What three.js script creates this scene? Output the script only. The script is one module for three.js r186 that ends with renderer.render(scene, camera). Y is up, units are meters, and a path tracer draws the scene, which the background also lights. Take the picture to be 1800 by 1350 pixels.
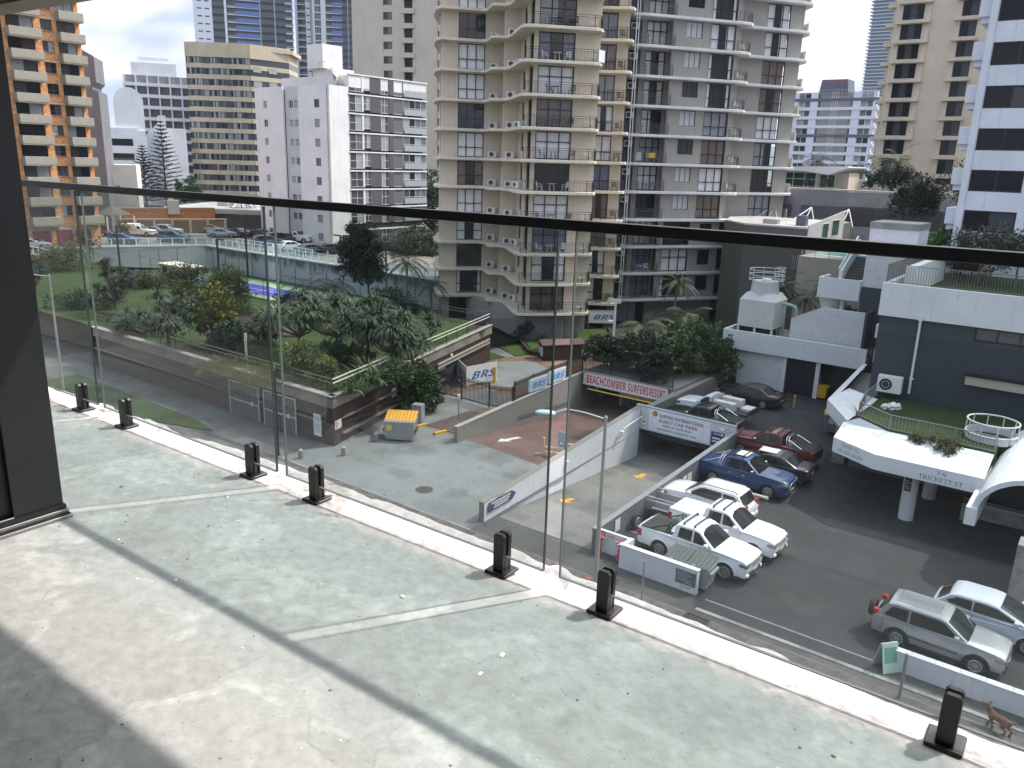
import * as THREE from 'three';
import { mergeGeometries, toCreasedNormals } from 'three/addons/utils/BufferGeometryUtils.js';
import { MarchingCubes } from 'three/addons/objects/MarchingCubes.js';
import { RoundedBoxGeometry } from 'three/addons/geometries/RoundedBoxGeometry.js';

// ---------- camera, sky, sun, exposure ----------
const D2R = Math.PI / 180;
const scene = new THREE.Scene();
const EYE = 16.8;                                       // eye height over the street
const camera = new THREE.PerspectiveCamera(50.97, 4 / 3, 0.05, 4000);
camera.position.set(0, EYE, 0);
camera.rotation.order = 'YXZ';
camera.rotation.set(-15.55 * D2R, 0, 1.75 * D2R);
const renderer = new THREE.WebGLRenderer({ antialias: true });
renderer.toneMapping = THREE.LinearToneMapping;
renderer.toneMappingExposure = 1.25;
renderer.shadowMap.enabled = true;
const SUNDIR = new THREE.Vector3(0.891, 1.32, -0.362).normalize();
const sun = new THREE.DirectionalLight(0xfff5ea, 4.1);
sun.position.copy(SUNDIR).multiplyScalar(160);
sun.castShadow = true; sun.shadow.radius = 1.6;
sun.shadow.mapSize.set(4096, 4096);
Object.assign(sun.shadow.camera, { left: -140, right: 140, top: 140, bottom: -140, near: 1, far: 420 });
scene.add(sun, sun.target);

// ---------- seeded randomness and noise ----------
function rng(seed) { let a = seed >>> 0; return () => { a = (a + 0x6D2B79F5) | 0; let t = Math.imul(a ^ (a >>> 15), 1 | a); t = (t + Math.imul(t ^ (t >>> 7), 61 | t)) ^ t; return ((t ^ (t >>> 14)) >>> 0) / 4294967296; }; }
const hash = (x, y, s) => { let h = Math.imul(x, 374761393) + Math.imul(y, 668265263) + Math.imul(s, 974711); h = Math.imul(h ^ (h >>> 13), 1274126177); return ((h ^ (h >>> 16)) >>> 0) / 4294967296; };
function vnoise(x, y, per, s) {                        // value noise that repeats after per cells
  const x0 = Math.floor(x), y0 = Math.floor(y), fx = x - x0, fy = y - y0, ux = fx * fx * (3 - 2 * fx), uy = fy * fy * (3 - 2 * fy);
  const m = (v) => ((v % per) + per) % per, a = m(x0), b = m(x0 + 1), c = m(y0), d = m(y0 + 1);
  const p = hash(a, c, s), q = hash(b, c, s), r = hash(a, d, s), t = hash(b, d, s);
  return p + (q - p) * ux + (r - p + (p - q - r + t) * ux) * uy;
}
function fbm(x, y, per, oct, s) { let v = 0, a = 0.5, n = 0; for (let i = 0; i < oct; i++) { v += a * vnoise(x, y, per, s + i); n += a; a *= 0.52; x *= 2; y *= 2; per *= 2; } return v / n; }
const clamp = (v, a = 0, b = 1) => Math.min(b, Math.max(a, v)), mix = (a, b, t) => a + (b - a) * t, step = (a, b, v) => { const t = clamp((v - a) / (b - a)); return t * t * (3 - 2 * t); };
function hash3(x, y, z, s) { return hash(Math.imul(x, 1619) + Math.imul(z, 31337), y, s); }
function noise3(x, y, z, s) {
  const X = Math.floor(x), Y = Math.floor(y), Z = Math.floor(z), f = (t) => t * t * (3 - 2 * t), u = f(x - X), v = f(y - Y), w = f(z - Z);
  const L = (i, j) => mix(hash3(X, Y + i, Z + j, s), hash3(X + 1, Y + i, Z + j, s), u);
  return mix(mix(L(0, 0), L(1, 0), v), mix(L(0, 1), L(1, 1), v), w);
}
{ // sky: a bright, half-clouded afternoon
  const w = 1024, h = 512, d = new Float32Array(w * h * 4);
  for (let j = 0; j < h; j++) {
    const el = ((j + 0.5) / h - 0.5) * Math.PI, ce = Math.cos(el), y = Math.sin(el);
    for (let i = 0; i < w; i++) {
      const az = ((i + 0.5) / w - 0.5) * 2 * Math.PI, x = ce * Math.cos(az), z = ce * Math.sin(az);
      const t = clamp(y), k = 1 / (Math.max(y, 0) + 0.32), px = x * k * 1.9, pz = z * k * 1.9, py = y * 1.6;
      let c = 0, a = 0.5, f = 1.15; for (let o = 0; o < 6; o++) { c += a * noise3(px * f + 7.3, py * f, pz * f + 2.1, 5 + o); a *= 0.5; f *= 2.07; }
      c = step(0.44, 0.58, c + 0.045);
      let e = 0; a = 0.5; f = 2.6; for (let o = 0; o < 4; o++) { e += a * noise3(px * f + 3.3, py * f + 9, pz * f, 55 + o); a *= 0.5; f *= 2.1; }
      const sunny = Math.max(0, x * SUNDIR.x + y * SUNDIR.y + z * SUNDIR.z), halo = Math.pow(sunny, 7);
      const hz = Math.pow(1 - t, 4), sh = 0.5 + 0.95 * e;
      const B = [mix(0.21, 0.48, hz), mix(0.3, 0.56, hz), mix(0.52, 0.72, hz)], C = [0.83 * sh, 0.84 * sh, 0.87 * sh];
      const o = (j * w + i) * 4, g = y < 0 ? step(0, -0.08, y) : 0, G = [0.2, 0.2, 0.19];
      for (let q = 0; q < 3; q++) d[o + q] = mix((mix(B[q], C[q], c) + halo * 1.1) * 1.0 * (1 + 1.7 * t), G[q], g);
      d[o + 3] = 1;
    }
  }
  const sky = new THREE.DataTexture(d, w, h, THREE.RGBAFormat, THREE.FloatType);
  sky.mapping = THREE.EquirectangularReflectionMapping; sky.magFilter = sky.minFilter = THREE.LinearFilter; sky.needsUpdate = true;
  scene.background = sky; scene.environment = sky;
}
scene.fog = new THREE.FogExp2(0xcfdcec, 0.00012);

// ---------- placing ----------
const A = 37 * D2R, CA = Math.cos(A), SA = Math.sin(A);   // the street block is turned by 37 degrees: u runs along the street, v away from it
const V3 = (x, y, z) => new THREE.Vector3(x, y, z);
const site = (u, v, y = 0) => V3(u * CA + v * SA, y, u * SA - v * CA);
const camM = new THREE.Matrix4().makeRotationFromEuler(new THREE.Euler(-15.55 * D2R, 0, 1.75 * D2R, 'YXZ'));
function onGround(px, py, h = 0) {                       // a point of level h, from where it was measured on the survey photograph
  const d = V3((px - 900) / 1416, -(py - 675) / 1416, -1).applyMatrix4(camM); return V3(0, EYE, 0).addScaledVector(d, (h - EYE) / d.y);
}
const uv = (p) => [p.x * CA + p.z * SA, p.x * SA - p.z * CA];
const names = new Map();
function numbered(n) { const k = (names.get(n) ?? -1) + 1; names.set(n, k); return k ? n + '_' + String(k).padStart(3, '0') : n; }
function tag(o, label, category, group) { o.userData.label = label; o.userData.category = category; if (group) o.userData.group = group; return o; }
function thing(name, label, category, pos, turn = 0, group) {
  const o = new THREE.Group(); o.name = numbered(name); o.position.copy(pos); o.rotation.y = turn; scene.add(o); return tag(o, label, category, group);
}
function struct(name, geo, m, pos, turn = 0) { const o = new THREE.Mesh(geo, m); o.name = numbered(name); o.userData.kind = 'structure'; if (pos) o.position.copy(pos); o.rotation.y = turn; o.castShadow = o.receiveShadow = true; scene.add(o); return o; }
function part(name, geo, m, parent, stuff) { const o = new THREE.Mesh(geo, m); o.name = name; o.castShadow = o.receiveShadow = true; parent.add(o); if (stuff) o.userData.kind = 'stuff'; return o; }
function again(o, label, pos, turn, group) {             // a copy with all its parts
  const c = o.clone(); c.name = numbered(o.name.replace(/_\d{3}$/, '')); scene.add(c); c.userData = { ...o.userData, label }; if (pos) c.position.copy(pos); if (turn !== undefined) c.rotation.y = turn; if (group) c.userData.group = group; return c;
}

// ---------- geometry ----------
function uvBox(g) {                                      // texture coordinates in metres, by the side a face looks to
  if (g.index) g = g.toNonIndexed();
  const p = g.attributes.position, n = p.count, t = new Float32Array(n * 2), a = V3(), b = V3(), c = V3();
  for (let i = 0; i < n; i += 3) {
    a.fromBufferAttribute(p, i); b.fromBufferAttribute(p, i + 1).sub(a); c.fromBufferAttribute(p, i + 2).sub(a); b.cross(c);
    const x = Math.abs(b.x), y = Math.abs(b.y), z = Math.abs(b.z);
    for (let k = 0; k < 3; k++) { const X = p.getX(i + k), Y = p.getY(i + k), Z = p.getZ(i + k); const j = (i + k) * 2; if (y >= x && y >= z) { t[j] = X; t[j + 1] = -Z; } else if (x >= z) { t[j] = Z; t[j + 1] = Y; } else { t[j] = X; t[j + 1] = Y; } }
  }
  g.setAttribute('uv', new THREE.BufferAttribute(t, 2)); for (const k of Object.keys(g.attributes)) if (!['position', 'normal', 'uv', 'color'].includes(k)) g.deleteAttribute(k);
  return g;
}
class G {                                                // collects shapes, then merges them into one geometry
  constructor() { this.l = []; }
  add(g, m) { if (m) g = g.clone().applyMatrix4(m); this.l.push(g.index ? g.toNonIndexed() : g); return this; }
  box(x0, x1, y0, y1, z0, z1) { const g = new THREE.BoxGeometry(x1 - x0, y1 - y0, z1 - z0); g.translate((x0 + x1) / 2, (y0 + y1) / 2, (z0 + z1) / 2); return this.add(g); }
  rbox(x0, x1, y0, y1, z0, z1, r = 0.02, s = 2) { const g = new RoundedBoxGeometry(x1 - x0, y1 - y0, z1 - z0, s, Math.min(r, 0.49 * Math.min(x1 - x0, y1 - y0, z1 - z0))); g.translate((x0 + x1) / 2, (y0 + y1) / 2, (z0 + z1) / 2); return this.add(g); }
  cyl(x, y0, y1, z, r0, r1 = r0, n = 12) { const g = new THREE.CylinderGeometry(r1, r0, y1 - y0, n); g.translate(x, (y0 + y1) / 2, z); return this.add(g); }
  rod(a, b, r0, r1 = r0, n = 8) { a = V3(...a); b = V3(...b); const L = a.distanceTo(b), g = new THREE.CylinderGeometry(r1, r0, L, n); g.translate(0, L / 2, 0); g.applyQuaternion(new THREE.Quaternion().setFromUnitVectors(V3(0, 1, 0), b.clone().sub(a).normalize())); g.translate(a.x, a.y, a.z); return this.add(g); }
  tube(pts, r, n = 8, seg = pts.length * 5, closed = false) { return this.add(new THREE.TubeGeometry(new THREE.CatmullRomCurve3(pts.map((q) => V3(...q)), closed, 'catmullrom', 0.2), seg, r, n, closed)); }
  bar(a, b, w, h) { a = V3(...a); b = V3(...b); const d = b.clone().sub(a), L = d.length(), g = new THREE.BoxGeometry(L, h, w); const y = Math.atan2(-d.z, d.x), e = Math.asin(d.y / L); g.rotateZ(e); g.rotateY(y); g.translate((a.x + b.x) / 2, (a.y + b.y) / 2, (a.z + b.z) / 2); return this.add(g); }
  prism(poly, y0, y1, holes = [], bevel = 0) {           // a plan polygon [x, z] raised from y0 to y1
    const s = new THREE.Shape(poly.map(([x, z]) => new THREE.Vector2(x, -z))); for (const h of holes) s.holes.push(new THREE.Path(h.map(([x, z]) => new THREE.Vector2(x, -z))));
    const g = new THREE.ExtrudeGeometry(s, bevel ? { depth: y1 - y0 - 2 * bevel, bevelEnabled: true, bevelSize: bevel, bevelThickness: bevel, bevelOffset: -bevel, bevelSegments: 2 } : { depth: y1 - y0, bevelEnabled: false });
    g.rotateX(-Math.PI / 2); g.translate(0, y0 + bevel, 0); return this.add(g);
  }
  slice(poly, z0, z1, bevel = 0) {                       // an upright outline [x, y] from z0 to z1
    const s = new THREE.Shape(poly.map(([x, y]) => new THREE.Vector2(x, y)));
    const g = new THREE.ExtrudeGeometry(s, bevel ? { depth: z1 - z0 - 2 * bevel, bevelEnabled: true, bevelSize: bevel, bevelThickness: bevel, bevelOffset: -bevel, bevelSegments: 2 } : { depth: z1 - z0, bevelEnabled: false });
    g.translate(0, 0, z0 + bevel); return this.add(g);
  }
  quad(a, b, c, d) { const g = new THREE.BufferGeometry(); g.setAttribute('position', new THREE.Float32BufferAttribute([...a, ...b, ...c, ...a, ...c, ...d], 3)); g.computeVertexNormals(); g.setAttribute('uv', new THREE.Float32BufferAttribute([0, 0, 1, 0, 1, 1, 0, 0, 1, 1, 0, 1], 2)); return this.add(g); }
  geo(keep) {
    const l = this.l.map((g) => { g = g.clone(); for (const k of Object.keys(g.attributes)) if (!['position', 'normal', 'uv'].includes(k)) g.deleteAttribute(k); if (!g.attributes.uv) g.setAttribute('uv', new THREE.BufferAttribute(new Float32Array(g.attributes.position.count * 2), 2)); return g; });
    const m = l.length === 1 ? l[0] : mergeGeometries(l, false); return keep ? m : uvBox(m);
  }
}
const box = (...a) => new G().box(...a).geo();

// ---------- materials ----------
const S2 = (c) => Math.round(clamp(c, 0, 1) * 255);
function texture(size, fn, srgb = true, aniso = true) { // fn(i, j) gives r, g, b in 0..1 (as the picture's own values)
  const [w, h] = Array.isArray(size) ? size : [size, size], d = new Uint8Array(w * h * 4);
  for (let j = 0; j < h; j++) for (let i = 0; i < w; i++) { const c = fn(i / w, j / h), o = (j * w + i) * 4; if (typeof c === 'number') d[o] = d[o + 1] = d[o + 2] = S2(c); else { d[o] = S2(c[0]); d[o + 1] = S2(c[1]); d[o + 2] = S2(c[2]); } d[o + 3] = 255; }
  const t = new THREE.DataTexture(d, w, h); t.wrapS = t.wrapT = THREE.RepeatWrapping; t.magFilter = THREE.LinearFilter; t.minFilter = THREE.LinearMipmapLinearFilter; t.generateMipmaps = true; if (srgb) t.colorSpace = THREE.SRGBColorSpace; t.needsUpdate = true; return t;
}
function scaled(t, m, n = m) { const c = t.clone(); c.repeat.set(1 / m, 1 / n); c.needsUpdate = true; return c; }
const T = {};
T.mottle = texture(512, (x, y) => { const a = fbm(x * 4, y * 4, 4, 6, 11), b = fbm(x * 24, y * 24, 24, 3, 31); return 0.9 + 0.16 * (a - 0.5) + 0.07 * (b - 0.5); });
T.plaster = texture(512, (x, y) => { const a = fbm(x * 3, y * 3, 3, 5, 41), s = fbm(x * 26, y * 2, 26, 3, 47), sp = fbm(x * 60, y * 60, 60, 2, 3); return 0.945 + 0.09 * (a - 0.5) - 0.1 * step(0.6, 0.85, s) * a + 0.03 * (sp - 0.5); });
T.grain = texture(256, (x, y) => 0.5 + 0.8 * (fbm(x * 40, y * 40, 40, 3, 77) - 0.5), false);
T.asphalt = texture(1024, (x, y) => { const a = fbm(x * 5, y * 5, 5, 5, 61), b = vnoise(x * 240, y * 240, 240, 9), c = fbm(x * 16, y * 16, 16, 3, 8), st = step(0.62, 0.72, fbm(x * 7 + 0.3, y * 7, 7, 5, 93)); const ck = Math.abs(fbm(x * 3 + 0.2, y * 3, 3, 6, 97) - 0.5) < 0.0022 && a > 0.47 ? 0.2 : 0, dr = vnoise(x * 46, y * 46, 46, 99) > 0.93 ? 0.12 : 0; return 0.8 + 0.34 * (a - 0.5) + 0.16 * (b - 0.5) + 0.1 * (c - 0.5) - 0.14 * st - ck - dr; });
T.concrete = texture(1024, (x, y) => { const a = fbm(x * 4, y * 4, 4, 6, 101), b = vnoise(x * 200, y * 200, 200, 19), st = step(0.58, 0.75, fbm(x * 6, y * 6, 6, 5, 123)), cr = Math.abs(fbm(x * 5, y * 5, 5, 5, 140) - 0.5) < 0.003 ? 0.22 : 0; return 0.86 + 0.26 * (a - 0.5) + 0.08 * (b - 0.5) - 0.1 * st - cr; });
T.grass = texture(512, (x, y) => { const a = fbm(x * 4, y * 4, 4, 5, 201), b = fbm(x * 60, y * 60, 60, 3, 211); return [0.74 + 0.5 * (a - 0.5) + 0.45 * (b - 0.5), 0.8 + 0.3 * (a - 0.5) + 0.4 * (b - 0.5), 0.6 + 0.3 * (b - 0.5)]; });
T.soil = texture(512, (x, y) => { const a = fbm(x * 8, y * 8, 8, 5, 301), b = vnoise(x * 90, y * 90, 90, 302); return [0.75 + 0.4 * (a - 0.5) + 0.4 * (b - 0.5), 0.72 + 0.4 * (a - 0.5) + 0.4 * (b - 0.5), 0.7 + 0.35 * (b - 0.5)]; });
function bricks(nx, ny, col, jit, joint, seed) { return (x, y) => { const r = Math.floor(y * ny), o = (r % 2) * 0.5, cx = x * nx + o, k = ((Math.floor(cx) % nx) + nx) % nx, fx = cx - Math.floor(cx), fy = y * ny - r; const jt = fx < 0.045 || fy < 0.14; const v = 1 + jit * (hash(k, r, seed) - 0.5) + 0.18 * (fbm(x * 30, y * 30, 30, 2, seed) - 0.5); return jt ? joint : col.map((c, i) => c * v * (i === 2 ? 1 - 0.12 * hash(k, r, seed + 3) : 1)); }; }
T.brickDark = texture(512, bricks(8, 24, [0.36, 0.27, 0.25], 0.5, [0.4, 0.37, 0.35], 5));
T.brickOrange = texture(512, bricks(8, 24, [0.76, 0.54, 0.37], 0.3, [0.7, 0.57, 0.45], 9));
T.brickPaint = texture(512, (x, y) => { const r = Math.floor(y * 24), cx = x * 8 + (r % 2) * 0.5, fx = cx - Math.floor(cx), fy = y * 24 - r; return fx < 0.04 || fy < 0.16 ? 0.84 : 0.95 + 0.08 * (hash(Math.floor(cx) % 8, r, 3) - 0.5); });
T.brickH = texture(512, (x, y) => { const r = Math.floor(y * 24), cx = x * 8 + (r % 2) * 0.5, fx = cx - Math.floor(cx), fy = y * 24 - r; return fx < 0.05 || fy < 0.15 ? 0 : 1; }, false);
T.paver = texture(512, bricks(6, 12, [0.6, 0.5, 0.44], 0.45, [0.42, 0.37, 0.33], 15));
function M(color, o = {}) {
  const { map, size = 3, bump, bumpSize, physical, ...r } = o; const c = Array.isArray(color) ? new THREE.Color().setRGB(...color) : new THREE.Color(color);
  const m = new (physical ? THREE.MeshPhysicalMaterial : THREE.MeshStandardMaterial)({ color: c, roughness: 0.8, ...r });
  if (map) m.map = scaled(map, size); if (bump) { m.bumpMap = scaled(bump, bumpSize || size); m.bumpScale = o.bumpScale ?? 0.004; } return m;
}
const clear = M(0xffffff, { physical: true, transmission: 1, roughness: 0, ior: 1.5, thickness: 0, side: THREE.DoubleSide });
const mats = {
  white: M([0.72, 0.73, 0.74], { map: T.plaster, size: 5, roughness: 0.75 }), cream: M([0.56, 0.49, 0.39], { map: T.plaster, size: 6 }), black: M([0.012, 0.012, 0.013], { roughness: 0.45 }),
  blackGloss: M([0.012, 0.013, 0.016], { roughness: 0.12 }), steel: M([0.55, 0.56, 0.57], { metalness: 0.85, roughness: 0.35 }), galv: M([0.42, 0.43, 0.44], { metalness: 0.5, roughness: 0.5, map: T.mottle, size: 1 }),
  chrome: M([0.8, 0.8, 0.82], { metalness: 1, roughness: 0.12 }), darkGlass: M([0.015, 0.018, 0.021], { roughness: 0.06 }), yellow: M([0.72, 0.36, 0.02], { roughness: 0.6, map: T.mottle, size: 0.6 }), rubber: M([0.018, 0.018, 0.018], { roughness: 0.85 }),
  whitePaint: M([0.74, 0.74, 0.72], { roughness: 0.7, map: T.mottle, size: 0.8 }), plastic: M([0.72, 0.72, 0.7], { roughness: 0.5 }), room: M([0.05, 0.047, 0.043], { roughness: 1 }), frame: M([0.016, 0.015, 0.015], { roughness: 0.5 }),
  curtain: M([0.78, 0.78, 0.77], { roughness: 1 }), curtainGrey: M([0.3, 0.31, 0.34], { roughness: 1 }), curtainBrown: M([0.2, 0.15, 0.12], { roughness: 1 }), curtainBlue: M([0.16, 0.17, 0.25], { roughness: 1 }),
};
// ---------- the balcony we stand on: b runs along its edge, c out over the street ----------
const BA = 35.46 * D2R, FL = EYE - 1.55;
const bal = (b, c, y = 0) => V3(b * Math.cos(BA) + c * Math.sin(BA), FL + y, b * Math.sin(BA) - c * Math.cos(BA));
{
  const B0 = -6.3, B1 = 1.7, C0 = -0.9, C1 = 2.47, TW = 2048, TH = 1024, r = rng(5), mmx = (B1 - B0) / TW, mmy = (C1 - C0) / TH;
  const buf = new Float32Array(TW * TH * 3);
  for (let j = 0; j < TH; j++) for (let i = 0; i < TW; i++) {
    const b = B0 + i * mmx, c = C0 + j * mmy, wx = fbm(b * 1.7 + 40, c * 1.7 + 40, 512, 4, 401) - 0.5, wy = fbm(b * 1.7 + 70, c * 1.7 + 20, 512, 4, 402) - 0.5, B2 = b + wx * 1.1, C2 = c + wy * 0.9;
    const big = fbm(B2 * 0.7 + 40, C2 * 0.9 + 40, 512, 4, 405), smear = fbm(B2 * 1.5 + C2 * 2.1 + 30, C2 * 5.2 - B2 * 3.4 + 90, 2048, 6, 531), fine = fbm(b * 26 + 200, c * 26 + 200, 8192, 4, 411), gr = vnoise(b * 230 + 2000, c * 230 + 2000, 8192, 415);
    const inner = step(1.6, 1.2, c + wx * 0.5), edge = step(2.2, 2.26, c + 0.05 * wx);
    const p1 = step(0.535, 0.56, smear), p2 = step(0.6, 0.63, smear), lift = step(0.5, 0.512, big), lip = Math.abs(big - 0.5) < 0.0035 && fine > 0.47 ? inner : 0;
    let v = 1 + 0.05 * (big - 0.5) + 0.05 * p1 * (0.5 + fine) + 0.05 * p2 * fine + 0.16 * (fine - 0.5) + 0.05 * (gr - 0.5) + 0.035 * lift * inner - 0.11 * lip;
    v -= 0.05 * step(0.6, 0.7, fbm(b * 3 + 20, c * 3 + 30, 512, 5, 421)); const cn = fbm(b * 1.6 + 11, c * 1.6 + 13, 512, 6, 431); if (Math.abs(cn - 0.5) < 0.0016 && fbm(b * 0.7 + 5, c * 0.7 + 8, 512, 3, 441) > 0.55) v -= 0.2 * inner;
    const chip = edge * step(0.57, 0.66, fbm(b * 5 + 3, c * 8 + 8, 2048, 5, 511)) * step(0.48, 0.6, fbm(b * 1.3 + 3, 4, 256, 3, 512)); v -= chip * (0.1 + 0.4 * step(0.5, 0.8, fbm(b * 40, c * 40 + 90, 8192, 2, 514)));
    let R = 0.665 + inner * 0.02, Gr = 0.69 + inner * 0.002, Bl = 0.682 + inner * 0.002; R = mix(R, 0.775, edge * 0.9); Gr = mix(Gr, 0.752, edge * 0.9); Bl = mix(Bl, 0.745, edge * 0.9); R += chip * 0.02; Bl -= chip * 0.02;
    const o = (j * TW + i) * 3; buf[o] = R * v; buf[o + 1] = Gr * v; buf[o + 2] = Bl * v;
  }
  for (let k = 0; k < 5200; k++) { const x = Math.floor(r() * TW), y = Math.floor(r() * TH), n = r() < 0.08 ? 2 : 1, d = r() < 0.62 ? -0.1 - 0.3 * r() : 0.07 + 0.1 * r(), L = r() < 0.06 ? 6 + Math.floor(r() * 14) : 1, a = r() * 6.28; for (let s2 = 0; s2 < L; s2++) for (let e = 0; e < n; e++) for (let f = 0; f < n; f++) { const X = Math.round(x + Math.cos(a) * s2) + e, Y = Math.round(y + Math.sin(a) * s2) + f; if (X < 0 || Y < 0 || X >= TW || Y >= TH) continue; const o = (Y * TW + X) * 3; for (let q = 0; q < 3; q++) buf[o + q] = clamp(buf[o + q] * (1 + d * (L > 1 ? 0.45 : 1))); } }
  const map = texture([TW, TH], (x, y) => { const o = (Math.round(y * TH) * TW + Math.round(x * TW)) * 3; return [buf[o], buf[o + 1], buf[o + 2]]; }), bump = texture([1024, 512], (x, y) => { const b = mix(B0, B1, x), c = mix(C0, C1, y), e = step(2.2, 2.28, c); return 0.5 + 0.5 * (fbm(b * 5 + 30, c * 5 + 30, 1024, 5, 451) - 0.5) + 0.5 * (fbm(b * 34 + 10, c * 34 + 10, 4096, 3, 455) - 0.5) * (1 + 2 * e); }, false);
  for (const t of [map, bump]) { t.wrapS = t.wrapT = THREE.ClampToEdgeWrapping; }
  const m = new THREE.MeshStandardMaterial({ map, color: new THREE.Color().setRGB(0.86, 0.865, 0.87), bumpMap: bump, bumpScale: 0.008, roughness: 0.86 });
  const nb = 420, cs = []; for (let c = C0; c < 2.0; c += 0.31) cs.push(c); for (let c = 2.0; c < 2.471; c += 0.0158) cs.push(c);
  const P = [], U = [], I = [];
  for (let i = 0; i <= nb; i++) {
    const b = mix(B0, B1, i / nb), rag = 0.05 * (fbm(b * 2.2 + 50, 3, 512, 5, 461) - 0.5) + 0.03 * step(0.55, 0.75, fbm(b * 3.1 + 7, 9, 512, 4, 471));
    cs.forEach((c, j) => {
      const t = step(2.22, 2.47, c), cc = c - 0.02 + (rag + 0.07 * Math.exp(-((b + 2.7) ** 2) / 1.6) - 0.03 * step(-1.2, 0.3, b)) * t, chip = step(0.55, 0.72, fbm(b * 4 + 20, c * 6 + 10, 512, 4, 481)) * step(2.27, 2.36, c);
      const y = t * 0.006 * (fbm(b * 12 + 9, c * 12, 1024, 3, 491) - 0.5) * 2 - chip * 0.02 - step(2.435, 2.47, c) * 0.02;
      P.push(b, y, -cc); U.push((b - B0) / (B1 - B0), (c - C0) / (C1 - C0));
    });
    P.push(b, -0.28, -(C1 - 0.05 + rag)); U.push((b - B0) / (B1 - B0), 0.99);
  }
  const n = cs.length + 1; for (let i = 0; i < nb; i++) for (let j = 0; j < n - 1; j++) { const a = i * n + j; I.push(a, a + n, a + 1, a + n, a + n + 1, a + 1); }
  const g = new THREE.BufferGeometry(); g.setAttribute('position', new THREE.Float32BufferAttribute(P, 3)); g.setAttribute('uv', new THREE.Float32BufferAttribute(U, 2)); g.setIndex(I); g.computeVertexNormals();
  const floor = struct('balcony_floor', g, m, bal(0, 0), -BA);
  struct('balcony_floor', new G().box(-14, B0, -0.28, -0.002, -2.4, 4.2).box(B1, 6, -0.28, -0.002, -2.4, 4.2).box(B0, B1, -0.28, -0.002, 0.88, 4.2).geo(), M([0.36, 0.36, 0.35], { map: T.concrete, size: 3 }), bal(0, 0), -BA);
  struct('ceiling_beam', new G().box(-14, 6, 2.265, 2.62, -2.345, -2.17).geo(), M([0.42, 0.37, 0.29], { map: T.mottle, size: 2 }), bal(0, 0), -BA); struct('blind_box', new G().box(-14, 6, 2.275, 2.62, -2.166, -1.9).geo(), mats.black, bal(0, 0), -BA);
  struct('ceiling', new G().box(-14, 6, 2.62, 2.9, -2.345, 4.2).geo(), M([0.55, 0.51, 0.44], { map: T.mottle, size: 2 }), bal(0, 0), -BA);
  const pl = M([0.62, 0.6, 0.57], { map: T.plaster, size: 4 });
  struct('wall', new G().box(-14, 6, 0, 2.62, 4.0, 4.2).geo(), pl, bal(0, 0), -BA);
  struct('building_base', new G().box(-14, 9, -FL, -0.28, -2.3, 9).geo(), M([0.3, 0.29, 0.28], { map: T.plaster, size: 4 }), bal(0, 0), -BA);
  // loose grit and flakes on the slab
  const q = new G(); for (let i = 0; i < 170; i++) { const b = mix(-4, 1.2, r()), c = mix(0.2, 2.2, r()), s = 0.002 + 0.0045 * r() * r() + (i % 23 === 0 ? 0.003 : 0); const e = new THREE.IcosahedronGeometry(s, 0); e.scale(1 + r(), 0.35 + 0.4 * r(), 1); e.rotateY(r() * 6); e.translate(b, s * 0.25, -c); q.add(e); }
  const grit = new THREE.Mesh(q.geo(), M([0.22, 0.2, 0.18])); grit.name = 'grit'; grit.userData.kind = 'stuff'; grit.position.copy(bal(0, 0)); grit.rotation.y = -BA; scene.add(grit); tag(grit, 'small dark grit and concrete crumbs scattered on the balcony floor', 'grit');
  const q2 = new G(); for (let i = 0; i < 70; i++) { const b = mix(-4, 1.2, r()), c = mix(0.2, 2.2, r()), s = 0.004 + 0.012 * r() * r(); const e = new THREE.IcosahedronGeometry(s, 0); e.scale(1.3, 0.25, 0.8); e.rotateY(r() * 6); e.translate(b, s * 0.15, -c); q2.add(e); }
  const fk = new THREE.Mesh(q2.geo(), M([0.7, 0.68, 0.64])); fk.name = 'plaster_flakes'; fk.userData.kind = 'stuff'; fk.position.copy(bal(0, 0)); fk.rotation.y = -BA; scene.add(fk); tag(fk, 'white plaster flakes lying on the balcony floor', 'plaster flakes');
}
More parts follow.
